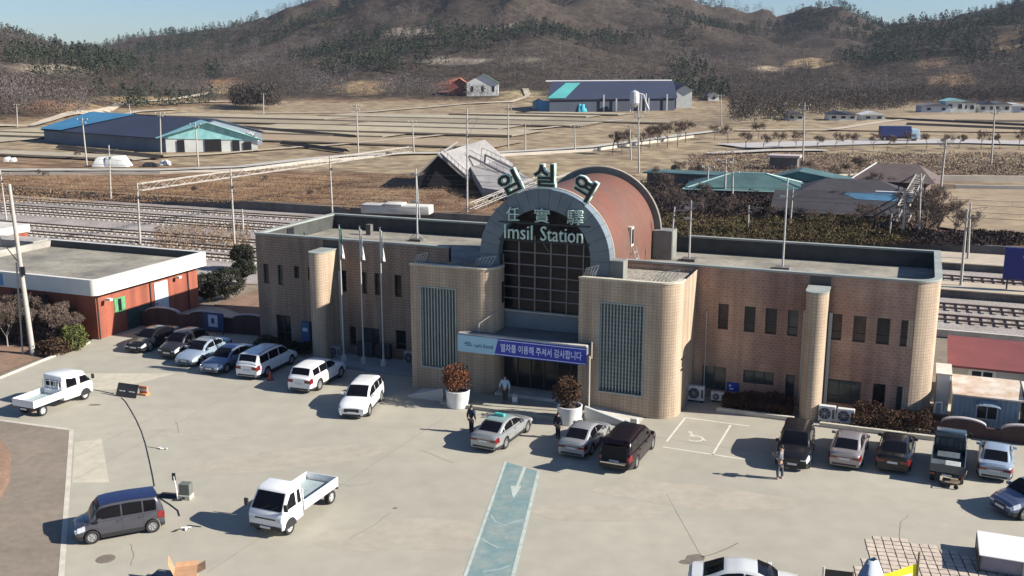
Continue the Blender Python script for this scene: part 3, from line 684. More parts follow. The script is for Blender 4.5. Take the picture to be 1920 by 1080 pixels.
# windows
def window(x0, x1, c0, c1, b=BF, parts=1, parent=S_, side=0):
    w = MB(); t = 0.045; y0, y1 = b + 0.10, b + 0.16
    w.box(x0, x0 + t, y0, y1, c0, c1); w.box(x1 - t, x1, y0, y1, c0, c1); w.box(x0 + t, x1 - t, y0, y1, c0, c0 + t); w.box(x0 + t, x1 - t, y0, y1, c1 - t, c1)
    for k in range(1, parts): xx = x0 + (x1 - x0) * k / parts; w.box(xx - t / 2, xx + t / 2, y0, y1, c0 + t, c1 - t)
    if c1 - c0 > 1.2: w.box(x0 + t, x1 - t, y0 + .005, y1, (c0 + c1) / 2 - 0.02 - 0.3, (c0 + c1) / 2 + 0.02 - 0.3)
    o = w.build('window', frame_d, parent); MB().box(x0, x1, b + 0.165, b + 0.20, c0, c1).build('pane', rnd.choice([glass_d, glass_d, glass_b, glass_t]), o); return o
for h in winsL: window(*h, parts=2 if h[1] - h[0] > 1 else 1)
for h in winsR: window(*h, parts=3 if h[1] - h[0] > 1.7 else 2 if h[1] - h[0] > 1 else 1)
# piers with rounded fronts, their drain strips, and a dark panel painted as the shaded recess above
for cx, mt, lab in ((7.02, tileT, None), (-24.85, tileT, None)):
    r = 0.56; pr = arc(cx, 3.15, r, 180, 360, 14) + [(cx + r, BF - 0.01), (cx - r, BF - 0.01)]
    MB().prism(pr, 0, 7.25).build('round_pier', mt, S_, smooth=30)
    MB().prism([(x * 1.0 + (x - cx) * 0.08, y) for x, y in pr], 7.252, 7.33).build('pier_cap', cap_m, S_)
    MB().box(cx - r, cx + r, BF - 0.04, BF - 0.01, 7.335, HT - 0.05).build('recess_dark', frame_d, S_)
    for s in (-1, 1): MB().box(cx + s * (r + 0.14) - 0.09, cx + s * (r + 0.14) + 0.09, BF - 0.16, BF - 0.01, 0.35, 5.8).build('drain_pipe', pipe_m, S_)
MB().tube((0.75, BF - .06, 0.1), (0.75, BF - .06, 5.2), 0.04).build('drain_pipe', pipe_m, S_)
# entrance towers
def tower(x0, x1, name, grille):
    r = 1.15; yb = 1.35; y0 = -0.25; HH = 7.72
    out = [(x0, y0), (x1 - r, y0)] + arc(x1 - r, y0 + r, r, -90, 0, 12)[1:] + [(x1, BF - 0.01 if x1 > -5 else yb), (x0, BF - 0.01 if x1 > -5 else yb)]
    w = MB(); n = len(out); gx0, gx1, gz0, gz1 = grille
    holed_wall(w, x0, x1 - r, 0, HH, y0, [(gx0, gx1, gz0, gz1)], depth=0.3)
    hole_side = (x1 < -5)
    for i in range(1, n):
        p, q = out[i], out[(i + 1) % n]; w.quad((*p, 0), (*q, 0), (*q, HH), (*p, HH))
    w.poly([(x, y, HH - 0.25) for x, y in out], 1)
    t = w.build(name, [tileT, roofg], S_, smooth=30)
    c = MB(); inn = []
    cxm = (x0 + x1) / 2; cym = (y0 + yb) / 2
    vs = []; ou = [(x0 - .04, y0 - .04), (x1 - r, y0 - .04)] + arc(x1 - r, y0 + r, r + .04, -90, 0, 10)[1:] + [(x1 + .04, yb)]
    ii = [(x0 + .3, y0 + .3), (x1 - r, y0 + .3)] + arc(x1 - r, y0 + r, r - .3, -90, 0, 10)[1:] + [(x1 - .3, yb)]
    global z0, z1; z0, z1 = HH, HH + 0.09
    cap_run(ou, ii, c); c.build('tower_coping', M('pale_coping', (0.52, 0.47, 0.36), rough=0.8, var=0.2, vs=2), t)
    # rubble of old roofing on the tower top
    g = MB()
    for k in range(90):
        xx = rnd.uniform(x0 + .3, x1 - .6); yy = rnd.uniform(y0 + 0.32, y0 + 1.2); s = rnd.uniform(.04, .13)
        g.box(xx - s, xx + s, yy - s * .7, yy + s * .7, HH - .25, HH - .2 + s)
    g.build('roof_rubble', roofg, t)
    return t
def lattice(mb, a, b, y, z, h, lean, n=5):
    for k in range(n):
        x = a + (b - a) * k / (n - 1); mb.tube((x, y, z), (x + lean * 0.5, y - 0.12 + 0.03 * k, z + h * (0.75 + 0.25 * (k / (n - 1) if lean > 0 else 1 - k / (n - 1)))), 0.018, n=4)
    mb.tube((a + lean * .5, y - .12, z + h * .74 if lean > 0 else z + h), (b + lean * .5, y, z + h if lean > 0 else z + h * .74), 0.02, n=4)
    for k in range(n - 1): x = a + (b - a) * k / (n - 1); x2 = a + (b - a) * (k + 1) / (n - 1); mb.tube((x, y, z), (x2 + lean * .5, y - .1, z + h * .8), 0.014, n=4)
gl_l = (-15.5, -13.25, 1.5, 6.4); gl_r = (-4.3, -1.8, 1.27, 6.4)
gm = M('louvre_grey', (0.30, 0.34, 0.315), rough=0.5, var=0.15, vs=1.5); gback = M('louvre_back', (0.10, 0.12, 0.115), rough=0.4)
rail_w = M('railing_grey', (0.42, 0.42, 0.40), rough=0.5)
for (x0, x1, nm, g) in ((-16.2, -10.75, 'entrance_tower', gl_l), (-5.55, 0.1, 'entrance_tower', gl_r)):
    t = tower(x0, x1, nm, g)
    b = MB().box(g[0], g[1], 0.0, 0.04, g[2], g[3]).build('glass_block_panel', gback, S_)
    m = MB(); n = int((g[1] - g[0]) / 0.19)
    for k in range(n + 1): xx = g[0] + 0.03 + (g[1] - g[0] - 0.06) * k / n; m.box(xx - .035, xx + .035, -0.13, -0.02, g[2], g[3])
    if x0 > -10:
        for k in range(1, 22): zz = g[2] + (g[3] - g[2]) * k / 22; m.box(g[0], g[1], -0.05, -0.021, zz - .02, zz + .02)
    m.build('slats', gm, b)
    fr = MB(); fr.box(g[0] - .08, g[0], -0.29, -0.2, g[2] - .08, g[3] + .08); fr.box(g[1], g[1] + .08, -0.29, -0.2, g[2] - .08, g[3] + .08); fr.box(g[0], g[1], -.29, -.2, g[3], g[3] + .08); fr.box(g[0], g[1], -.29, -.2, g[2] - .08, g[2]); fr.build('panel_frame', gm, b)
    lt = MB(); lattice(lt, x0 + 0.1, x0 + 0.75, 0.15, 7.7, 0.75, 0.5); lt.build('sign_bracket', rail_w, t); lt = MB(); lattice(lt, x1 - 1.6, x1 - 0.5, 0.3, 7.7, 0.8, 0.8, 6); lt.build('sign_bracket', rail_w, t)
# the side slot window of the left tower
MB().box(-10.76, -10.70, 0.95, 1.2, 5.55, 6.85).build('slot_window', glass_d, S_)
# wall lettering on the right tower's sunny corner
text_obj('wall_lettering', '표', 0.6, M('black_letter', (0.015, 0.015, 0.015), rough=0.5), S_, (0.06, 1.25, 2.9), rot=(math.pi / 2, 0, R(78)), extrude=0.05)
for (zz, s) in ((3.25, 0.2), (2.62, 0.16)):
    MB().box(0.1, 0.18, 1.0, 1.0 + s * 3, zz - 0.05, zz + 0.03).build('letter_bar', MATS['black_letter'], S_)
# arch ring, vault, back ring
CXA, CZA, RO, RI = -8.15, 8.45, 4.0, 2.85
arch_m = M('arch_panel', (0.155, 0.19, 0.215), rough=0.55, col2=(0.115, 0.145, 0.165), vs=0.6); arch_d = M('arch_joint', (0.03, 0.035, 0.04), rough=0.8)
rg = MB(); NSEG = 17; RB0, RB1 = 1.0, 1.9
for k in range(NSEG):
    a0 = 180 - 180 * (k + 0.015) / NSEG; a1 = 180 - 180 * (k + 0.985) / NSEG; po = arc(CXA, CZA, RO, a0, a1, 4); pi_ = arc(CXA, CZA, RI, a1, a0, 4)
    rg.prism_y(po + pi_, RB0, RB1)
for s in (-1, 1):
    x0, x1 = sorted((CXA + s * RI, CXA + s * RO))
    for zz0, zz1 in ((6.95, 7.68), (7.70, 8.44)): rg.box(x0, x1, RB0, RB1, zz0, zz1)
    
rg.build('arch_ring', arch_m, S_)
bk = MB(); bk.prism_y(arc(CXA, CZA, RO - .03, 180, 0, 34) + arc(CXA, CZA, RI + .03, 0, 180, 34), RB0 + .03, RB1 - .02); bk.build('arch_core', arch_d, S_)
for x0, x1 in ((CXA - RI - 0.4, CXA - RI), (CXA + RI, CXA + RI + .3)): MB().box(x0, x1, 1.36, 2.0, 4.0, 8.45).build('arch_jamb', arch_d, S_)
vm_ = M('rust_red_sheet', (0.150, 0.052, 0.032), rough=0.75, col2=(0.115, 0.063, 0.045), vs=0.3, fine=0.10, fs=1.6)
RV = 3.86; vt = MB(); prof = [(CXA + RV, HR_)] + arc(CXA, CZA, RV, 0, 180, 40) + [(CXA - RV, HR_)]
vt.grid([[(x, RB1, z) for x, z in prof], [(x, 12.0, z) for x, z in prof]]); vt.poly([(x, 12.0, z) for x, z in prof]); vt.build('barrel_vault', vm_, S_, smooth=30)
br_m = M('back_rim', (0.16, 0.17, 0.15), rough=0.7, var=0.3, vs=0.8)
MB().prism_y([(CXA + RO + .25, HR_)] + arc(CXA, CZA, RO + .25, 0, 180, 34) + [(CXA - RO - .25, HR_), (CXA - RO + .25, HR_)] + arc(CXA, CZA, RO - .25, 180, 0, 34) + [(CXA + RO - .25, HR_)], 11.95, 12.35).build('back_rim', br_m, S_)
for rr_f, yy_f in ((RO + .02, 1.85), (RO + .29, 11.98)):
    fl = MB(); pa_ = arc(CXA, CZA, rr_f, 0, 180, 34)
    for p, q in zip(pa_, pa_[1:]): fl.tube((p[0], yy_f, p[1]), (q[0], yy_f, q[1]), 0.05, n=5, cap=False)
    fl.build('rim_flashing', M('pale_flashing', (0.50, 0.45, 0.38), rough=0.6), S_)
MB().box(CXA + RO - .1, CXA + RO + 1.2, 11.3, 12.7, HR_, HR_ + 1.9).build('roof_box', M('roof_box_grey', (0.19, 0.19, 0.17), rough=0.8, var=0.2, vs=1), S_, bevel=0.03)
MB().box(CXA + RO - .1, CXA + RO + .8, 1.0, 1.9, HR_, HR_ + 1.75).build('roof_box', MATS['roof_box_grey'], S_, bevel=0.03)
MB().box(CXA - RO - .9, CXA - RO + .05, 1.4, 2.2, HR_, HR_ + 1.2).build('roof_box', MATS['roof_box_grey'], S_, bevel=0.03)
MB().box(-16.0, CXA - RO, 1.4, 1.6, HR_ - 0.1, HR_ + 0.4).build('roof_screen', M('screen_blue_grey', (0.05, 0.06, 0.07), rough=0.4), S_)
MB().box(-16.19, -5.57, 1.92, 4.9, 0.3, HR_ - 0.01).box(-16.19, -11.0, 1.36, 1.918, 0.3, HR_ - 0.01).build('hall_block', inner_m, S_)
# small vault dormer window and its stair
dw = MB(); dw.box(CXA + 3.25, CXA + 3.9, 5.9, 6.5, 8.55, 9.75); d_ = dw.build('vault_window', M('pale_flashing', (0.5, 0.45, 0.38)), S_)
MB().box(CXA + 3.4, CXA + 3.92, 6.0, 6.4, 8.7, 9.6).build('pane', glass_d, d_)
ld = MB()
for s in (0, .6): ld.tube((CXA + 4.0, 5.9 + s, 8.5), (CXA + 4.6, 5.7 + s, HR_), 0.03, n=4)
for k in range(4): ld.tube((CXA + 4.1 + .13 * k, 5.85, 8.2 - .38 * k), (CXA + 4.1 + .13 * k, 6.45, 8.2 - .38 * k), 0.02, n=4)
ld.tube((CXA + 4.6, 5.7, HR_), (CXA + 4.1, 6.9, 7.9), 0.025, n=4).tube((CXA + 4.1, 5.2, 7.9), (CXA + 4.8, 6.4, HR_), 0.025, n=4)
ld.build('vault_ladder', rail_w, d_)
# glass front under the arch
gf = MB(); gf.box(-10.98, -5.32, 1.70, 1.74, 5.05, 8.46); gf.prism_y(arc(CXA, CZA, RI - .005, 0, 180, 30), 1.70, 1.74)
g_ = gf.build('glass_front', M('hall_glass', (0.010, 0.009, 0.012), rough=0.15, spec=0.25, var=0.5, vs=0.9), S_)
mu = MB(); mm = M('mullion_grey', (0.20, 0.185, 0.18), rough=0.5)
for k in range(6):
    xx = -10.95 + 1.0 * k + 0.9 * 0 + 0.04
    if k in (0,): xx = -10.93
    top = CZA + math.sqrt(max(0, (RI - .1) ** 2 - (xx - CXA) ** 2)) if abs(xx - CXA) < RI - .1 else 8.4
    mu.box(xx - .035, xx + .035, 1.60, 1.70, 5.1, min(top, 9.6))
for zz in (5.75, 6.45, 7.15, 7.85, 8.6): mu.box(-10.9, -5.4, 1.62, 1.69, zz - .028, zz + .028)
mu.tube((CXA - .3, 1.64, 9.3), (CXA + .1, 1.64, 8.7), .02, n=4)
mu.build('mullions', mm, g_)
MB().box(-10.98, -5.32, 1.40, 1.76, 5.0, 5.07).build('front_sill', M('pale_coping', (0.5, 0.47, 0.4)), S_)
MB().box(-10.98, -5.32, 1.5, 1.8, 3.6, 4.998).build('spandrel_wall', M('spandrel_grey', (0.20, 0.215, 0.225), rough=0.8, var=0.1, vs=0.8), S_)
# canopy
cn = MB().box(-12.6, -4.75, -1.25, -0.27, 3.55, 4.0); cn.box(-10.72, -5.57, -0.272, 1.5, 3.6, 4.0); cn.build('canopy', M('canopy_slab', (0.15, 0.145, 0.14), rough=0.9, var=0.25, vs=0.8), S_)
MB().box(-12.6, -4.75, -1.25, -0.95, 4.002, 4.1).build('canopy_edge', light_conc, S_)
# entrance recess: dark lobby with glazed doors
lo = MB(); lo.box(-10.75, -10.70, 1.36, 1.5, 0.35, 3.6); lo.build('lobby_side', dark_conc, S_)
MB().box(-10.75, -5.55, -0.2, 1.36, 0.002, 0.36).build('lobby_step', light_conc, S_)
dd = MB().box(-10.72, -5.56, 1.30, 1.355, 0.36, 3.6).build('entrance_glazing', glass_d, S_)
dm = MB()
for k in range(7): xx = -10.7 + k * .85; dm.box(xx - .03, xx + .03, 1.22, 1.298, .36, 3.6)
dm.box(-10.7, -5.58, 1.23, 1.298, 2.5, 2.58); dm.build('door_frame', frame_d, dd)
MB().box(-13.2, -4.6, -2.6, -0.252, 0.001, 0.2).build('forecourt_step', concrete, S_, bevel=0.01)
# ramps either side of the steps
rm = M('ramp_grey', (0.40, 0.41, 0.40), rough=0.8, var=0.1, vs=0.8)
MB().prism_y([(-4.55, 0.0), (-1.6, 0.0), (-1.6, 0.12), (-4.55, 0.85)], -2.05, -1.85).build('ramp_wall', rm, S_, bevel=0.015)
MB().prism_y([(-4.59, 0.0), (-1.6, 0.002), (-1.6, 0.01), (-4.59, 0.33)], -1.84, -0.26).build('ramp', light_conc, S_)
MB().prism_y([(-15.6, 0.0), (-13.25, 0.0), (-13.25, 0.85), (-15.6, 0.12)], -2.05, -1.85).build('ramp_wall', rm, S_, bevel=0.015)
MB().prism_y([(-15.6, 0.0), (-13.21, 0.002), (-13.21, 0.33), (-15.6, 0.01)], -1.84, -0.26).build('ramp', light_conc, S_)
# railing on the left end roof, doorway stub
MB().box(-26.6, -26.2, 12.6, 13.0, HR_, HR_ + 0.8).build('roof_hatch', dark_conc, S_)
MB().box(AL + .31, AL + .36, 8.2, 9.0, HR_, HT - .1).build('roof_door', glass_d, S_)
ww = MB(); 
for x, y in ((8.5, 5.6), (3.6, 6.6), (2.4, 7.6)): ww.tube((x, y, HR_), (x, y, HR_ + .5), .05, n=6).lathe([(0, .62), (.09, .56), (.09, .48)], 8, (x, y, HR_))
ww.build('roof_vents', rail_w, S_)
hb = MB(); hb.tube((-5.2, 5.6, HR_ + .25), (-1.0, 6.2, HR_ + .12), .05, n=5); hb.build('roof_pipe', rail_w, S_)
# masts on the roof
def roof_mast(a, b, top, lamps=False, kind=0):
    t = MB().tube((a, b, HR_), (a, b, top), 0.065, 0.045, n=8).build('roof_mast', rail_w, S_)
    MB().box(a - .45, a + .45, b - .45, b + .45, HR_, HR_ + .18).build('mast_base', dark_conc, t)
    m = MB()
    if kind == 0: m.tube((a - .8, b + .3, HR_ + .1), (a, b, HR_ + .6), .025, n=4).tube((a + .8, b - .3, HR_ + .1), (a, b, HR_ + .6), .025, n=4)
    for zz in ((top - .4, top - 2.4) if kind == 0 else (top - .5, top - 1.2)): m.tube((a - .25, b, zz), (a + .25, b, zz), .02, n=4).box(a - .42, a - .1, b - .06, b + .06, zz - .05, zz + .08)
    if kind == 2:
        for k in range(5): m.tube((a - .7 + .12 * k, b, top - .1 - .12 * k), (a + .7 - .12 * k, b, top - .1 - .12 * k), .012, n=4)
    m.build('mast_fittings', rail_w, t)
roof_mast(-21.85, 11.8, 12.1); roof_mast(4.2, 11.0, 12.6, kind=1); roof_mast(-1.85, 11.6, 10.8, kind=2)
# lettering
lf = M('letter_face', (0.012, 0.014, 0.013), rough=0.4); ls_ = M('letter_edge', (0.55, 0.70, 0.60), rough=0.5, var=0.12, vs=1.5)
for ch, deg in (('임', 27), ('실', 0), ('역', -29)):
    rr = 4.78; x = CXA + rr * math.sin(R(-deg)); z = CZA + rr * math.cos(R(-deg))
    o = text_obj('roof_letter', ch, 1.4, M('letter_back', (0.50, 0.66, 0.56), rough=0.6, var=0.2, vs=1.5), S_, (x, 1.16, z), rot=(math.pi / 2, -R(deg), 0), extrude=0.15, fit=(1.36, 1.38), bold=0.075)
    text_obj('letter_face', ch, 1.4, lf, o, (0, 0, 0.165), rot=(0, 0, 0), extrude=0.012, fit=(1.24, 1.26), bold=0.03)
for (x, z, wdt) in ((-10.0, 10.95, .8), (-8.2, 10.95, .95), (-6.2, 10.95, .95)):
    ch = '任' if x < -9 else '實' if x < -7 else '驛'
    text_obj('arch_letter', ch, 1.0, [ls_, ls_], S_, (x, 0.86, z), extrude=0.06, fit=(wdt, .82), bold=-0.004)
for body, x, wdt in (('Imsil', -9.65, 1.75), ('Station', -7.0, 2.55)):
    text_obj('arch_letter', body, 1.0, [ls_, ls_], S_, (x, 0.86, 9.92), extrude=0.07, fit=(wdt, .84), bold=-0.004)
bl = MB().box(-10.95, -5.35, 0.97, 1.0, 9.35, 9.45); bl.box(-10.95, -5.35, .97, 1.0, 10.4, 10.48); bl.build('letter_rail', arch_d, S_)
# banner on the canopy
bn = MB(); bz0, bz1 = 3.0, 4.0; BY = -1.30
B_ = bn.box(-12.62, -4.72, BY, BY + .03, bz0, bz1).build('canopy_banner', M('banner_blue', (0.018, 0.035, 0.36), rough=0.5, var=0.15, vs=1.0), S_)
MB().poly([(-12.62, BY - .004, bz0), (-10.30, BY - .004, bz0), (-10.05, BY - .004, bz1), (-12.62, BY - .004, bz1)]).build('banner_panel', M('banner_sky', (0.33, 0.55, 0.66), rough=0.5), B_)
wl2 = M('banner_white', (0.68, 0.72, 0.84), rough=0.5); bl2 = M('banner_ink', (0.02, 0.06, 0.16), rough=0.5)
m = MB().box(-10.28, -4.76, BY - .006, BY - .003, bz0 + .05, bz0 + .09); m.box(-10.0, -4.76, BY - .006, BY - .003, bz1 - .10, bz1 - .06); m.build('banner_lines', wl2, B_)
text_obj('banner_text', '열차를 이용해 주셔서 감사합니다', 0.5, wl2, B_, (-7.45, BY - .008, 3.5), extrude=0.004, fit=(4.9, .50), bold=0.006)
text_obj('banner_text', "Let's Korail", 0.3, bl2, B_, (-10.95, BY - .010, 3.46), extrude=0.004, fit=(1.15, .22), bold=0.004)
lg = MB()
for (dz, w0, w1) in ((0.09, -.22, .14), (0.0, -.28, .2), (-.09, -.2, .28)):
    lg.add([(-11.98 + w0, BY - .008, 3.5 + dz - .02), (-11.98 + w0 + .1, BY - .008, 3.5 + dz + .035), (-11.98 + w1, BY - .008, 3.5 + dz + .035), (-11.98 + w1 + .06, BY - .008, 3.5 + dz - .02)], [(0, 1, 2, 3)])
lg.build('banner_emblem', M('emblem_teal', (0.02, 0.16, 0.2)), B_)
MB().tube((-4.55, -1.25, 0.33), (-4.55, -1.25, 3.55), 0.05, n=8).tube((-4.45, -1.2, 3.4), (-4.45, -1.2, 4.35), .04, n=6).build('canopy_post', M('pale_flashing', (0.5, 0.45, 0.38)), S_)
hr = MB(); hr.path([(-11.6, -.5, 4.0), (-11.6, -.5, 4.55), (-10.9, .0, 5.1), (-10.66, .6, 5.2)], .025, n=5); hr.build('canopy_handrail', rail_w, S_)
# blue wall sign
bs_ = MB().box(2.1, 2.8, BF - .06, BF - .005, .5, 1.05).build('wall_sign', M('sign_blue', (0.015, 0.05, 0.33), rough=0.4), S_, bevel=0.01)
m = MB().lathe([(0, 0), (.07, 0), (.07, .01), (0, .01)], 12, (0, 0, 0)); sy = m.build('sign_symbol', M('sign_white', (0.75, 0.77, 0.8), rough=0.4), bs_, loc=(2.3, BF - .065, .85)); sy.rotation_euler = (math.pi / 2, 0, 0)
MB().box(2.28, 2.5, BF - .075, BF - .062, .62, .7).build('sign_symbol', MATS['sign_white'], bs_)
# aluminium duct, vent hoods, air units by left wall built as things below

# ================================================================== VEHICLES
tyre_m = M('tyre_rubber', (0.018, 0.018, 0.018), rough=0.85); rim_m = M('alloy_rim', (0.42, 0.42, 0.42), rough=0.35, metal=0.6)
trim_m = M('black_trim', (0.02, 0.02, 0.022), rough=0.5); lamp_m = M('headlamp_glass', (0.55, 0.58, 0.62), rough=0.1, spec=0.9); tail_m = M('tail_lamp_red', (0.17, 0.010, 0.010), rough=0.15, spec=0.8)
plate_m = M('number_plate', (0.62, 0.62, 0.60), rough=0.5); chrome_m = M('chrome', (0.6, 0.6, 0.6), rough=0.15, metal=0.9)
cglass = M('car_glass', (0.006, 0.006, 0.008), rough=0.08, spec=0.22)
def paint(name, col, metal=0.0, rough=0.32): return M(name, col, rough=rough, metal=metal, coat=0.6 if max(col) > .05 else .25, spec=0.5 if max(col) > .05 else .3)
def wheel(parent, x, y, r, w, side, rimcol=rim_m):
    t = MB().lathe([(r * .62, -w / 2 * .7), (r * .9, -w / 2), (r, -w / 2 * .75), (r, w / 2 * .75), (r * .9, w / 2), (r * .62, w / 2 * .8)], 24)
    t.xf(Matrix.Translation((x, y, r)) @ Matrix.Rotation(-side * math.pi / 2, 4, 'X'))
    tt = t.build('wheel', tyre_m, parent, smooth=40)
    m = MB(); rr = r * .63
    m.lathe([(rr * .99, -w * .3), (rr, w * .38), (rr * .90, w * .40), (rr * .86, w * .20), (0, w * .2)], 20)
    for k in range(5):
        a = 2 * math.pi * k / 5; c, s_ = math.cos(a), math.sin(a); o = len(m.v)
        pts = [(.12 * rr, -.16 * rr), (.9 * rr, -.11 * rr), (.9 * rr, .11 * rr), (.12 * rr, .16 * rr)]
        m.add([(p[0] * c - p[1] * s_, p[0] * s_ + p[1] * c, w * .37) for p in pts] + [(p[0] * c - p[1] * s_, p[0] * s_ + p[1] * c, w * .22) for p in pts], [(0, 1, 2, 3), (0, 4, 5, 1), (1, 5, 6, 2), (2, 6, 7, 3), (3, 7, 4, 0)])
    m.xf(Matrix.Translation((x, y, r)) @ Matrix.Rotation(-side * math.pi / 2, 4, 'X'))
    m.build('rim', rimcol, tt, smooth=30); return tt
SPEC = {
 'sedan': dict(L=4.75, W=1.82, H=1.44, clear=.19, nose=.66, hood=.90, belt=.93, deck=1.0, tail=.93, xc=1.25, xrf=2.15, xrr=3.35, xbb=4.25, wr=.60, wb=.86, r=.33, f_over=.88, wbase=2.80, pill=[1.30, 2.62, 3.62, 3.98]),
 'suv': dict(L=4.55, W=1.86, H=1.66, clear=.22, nose=.82, hood=1.02, belt=1.04, deck=1.10, tail=1.02, xc=1.15, xrf=1.95, xrr=4.05, xbb=4.45, wr=.66, wb=.87, r=.36, f_over=.88, wbase=2.68, pill=[1.2, 2.5, 3.4, 4.1]),
 'bigsuv': dict(L=4.9, W=1.92, H=1.70, clear=.22, nose=.86, hood=1.06, belt=1.08, deck=1.12, tail=1.04, xc=1.25, xrf=2.05, xrr=4.4, xbb=4.75, wr=.68, wb=.88, r=.38, f_over=.92, wbase=2.88, pill=[1.3, 2.65, 3.6, 4.45]),
 'van': dict(L=5.05, W=1.95, H=1.74, clear=.20, nose=.78, hood=1.0, belt=1.05, deck=1.12, tail=1.02, xc=.95, xrf=1.85, xrr=4.62, xbb=4.95, wr=.70, wb=.88, r=.35, f_over=.95, wbase=3.02, pill=[1.0, 2.4, 3.6, 4.65]),
 'box': dict(L=3.75, W=1.62, H=1.72, clear=.20, nose=.82, hood=1.0, belt=1.02, deck=1.06, tail=1.0, xc=.62, xrf=1.10, xrr=3.50, xbb=3.66, wr=.74, wb=.90, r=.31, f_over=.66, wbase=2.55, pill=[.78, 1.95, 2.85, 3.45]),
 'hatch': dict(L=3.6, W=1.6, H=1.48, clear=.19, nose=.74, hood=.94, belt=.97, deck=1.02, tail=.95, xc=.78, xrf=1.45, xrr=3.05, xbb=3.5, wr=.66, wb=.87, r=.30, f_over=.68, wbase=2.38, pill=[.9, 1.95, 2.85, 3.2]),
}
def lerp(a, b, t): return a + (b - a) * t
def piece(t, x):
    if x <= t[0][0]: return t[0][1]
    for (a, b), (c, d) in zip(t, t[1:]):
        if x <= c: u = (x - a) / (c - a); return lerp(b, d, u * u * (3 - 2 * u) * .5 + u * .5)
    return t[-1][1]
def car(label, cat, pos, ang, kind, pm, scale=1.0, roof=None, rails=False, name='parked_car', group='cars parked on the station plaza', glow=None, tailgate=False, taxi=False, tail_strip=False, lights=True, rimc=rim_m, shut=True):
    sp = SPEC[kind]; Ln, Wd, Hh = sp['L'], sp['W'], sp['H']; hw = Wd / 2; r = sp['r']
    T = thing(name, label, cat, (pos[0], pos[1], 0.0), R(ang), group); T.scale = (scale,) * 3
    X = lambda xf: Ln / 2 - xf                             # xf: metres back from the nose
    wx = [sp['f_over'], sp['f_over'] + sp['wbase']]
    top_t = [(0, sp['nose'] - .10), (.12, sp['nose']), (.5, lerp(sp['nose'], sp['hood'], .62)), (sp['xc'], sp['hood']), (sp['xc'] + .5, sp['belt']), (sp['xbb'], sp['deck']), (Ln - .12, sp['deck'] - .02), (Ln, sp['tail'] - .06)]
    w_t = [(0, .80), (.12, .89), (.4, .96), (.9, 1.0), (Ln - .9, 1.0), (Ln - .3, .955), (Ln - .08, .90), (Ln, .84)]
    def zlow(xf):
        z = sp['clear'] + (.05 if xf < .15 or xf > Ln - .15 else 0)
        for c in wx:
            d = abs(xf - c); ra = r + .055
            if d < ra: z = max(z, r + math.sqrt(ra * ra - d * d))
        return z
    def sect(xf):
        top = piece(top_t, xf); w = hw * piece(w_t, xf); zl = zlow(xf); z5 = max(.40, zl + .012); z4 = max(top * .62, z5 + .02)
        return [(0, top + .035), (w * .5, top + .022), (w * .82, top - .012), (w * .955, top - .075), (w * .995, z4 + (top - .075 - z4) * .4), (w, z4), (w * .985, z5), (w * .95, zl), (w * .55, zl - .0), (0, zl)]
    xs = set(np.round(np.linspace(0, Ln, 24), 3).tolist() + [.05, .12, .2, .3, Ln - .05, Ln - .12])
    for c in wx:
        for t in np.linspace(-1, 1, 13): xs.add(round(c + (r + .056) * t, 3))
    xs = sorted(x for x in xs if 0 <= x <= Ln)
    rows = []
    for xf in xs:
        s_ = sect(xf); ring = [(X(xf), y, z) for y, z in s_] + [(X(xf), -y, z) for y, z in reversed(s_[1:-1])]; rows.append(ring)
    b = MB().grid(rows, close=True); n = len(rows[0])
    b.poly([p for p in rows[0]]); b.poly([p for p in reversed(rows[-1])])
    for i, f in enumerate(b.f):
        if len(f) == 4:
            k = f[0] % n
            if 6 <= k <= 11: b.m[i] = 1
    b.build('body', [pm, trim_m], T, smooth=38)
    # greenhouse
    base = lambda xf: piece(top_t, xf) - .03
    zr_t = [(sp['xc'] - .02, sp['hood'] - .01), (sp['xc'] + (sp['xrf'] - sp['xc']) * .5, lerp(sp['hood'], Hh, .60)), (sp['xrf'], Hh - .055), (sp['xrf'] + .45, Hh - .008), ((sp['xrf'] + sp['xrr']) / 2, Hh), (sp['xrr'] - .1, Hh - .05), (sp['xbb'] + .02, sp['deck'] - .0)]
    if kind != 'sedan': zr_t[-2] = (sp['xrr'], Hh - .06)
    zr = lambda xf: piece(zr_t, xf)
    def wside(xf, z):
        t = min(1, max(0, (z - sp['belt']) / (Hh - sp['belt']))); e_ = piece([(sp['xc'], .93), (sp['xrf'], 1), (sp['xrr'], 1), (sp['xbb'], .90)], xf)
        return (lerp(sp['wb'], sp['wr'] / .91, t ** 1.35)) * (hw / .91) * .93 * e_ if False else lerp(hw * sp['wb'] * 1.02, sp['wr'] * hw / .91, t ** 1.3) * e_
    gx = np.linspace(sp['xc'] - .02, sp['xbb'] + .02, 26); rows = []
    def gsect(xf, off=0.0):
        z = zr(xf); zb = base(xf) - .02; z = max(z, zb + .01); wt = wside(xf, z); pts = [(0, z + .012), (wt * .5, z + .006), (wt * .86, z - .012 * min(1, (z - zb) / .1)), (wt * .97, z - .05 * min(1, (z - zb) / .1))]
        zz = pts[-1][1]
        for t in (.33, .66, 1): q = lerp(zz, zb, t); pts.append((wside(xf, q) + off, q))
        return pts
    for xf in gx:
        s_ = gsect(xf); rows.append([(X(xf), -y, z) for y, z in reversed(s_[1:])] + [(X(xf), y, z) for y, z in s_])
    MB().grid(rows).build('cabin', pm, T, smooth=50)
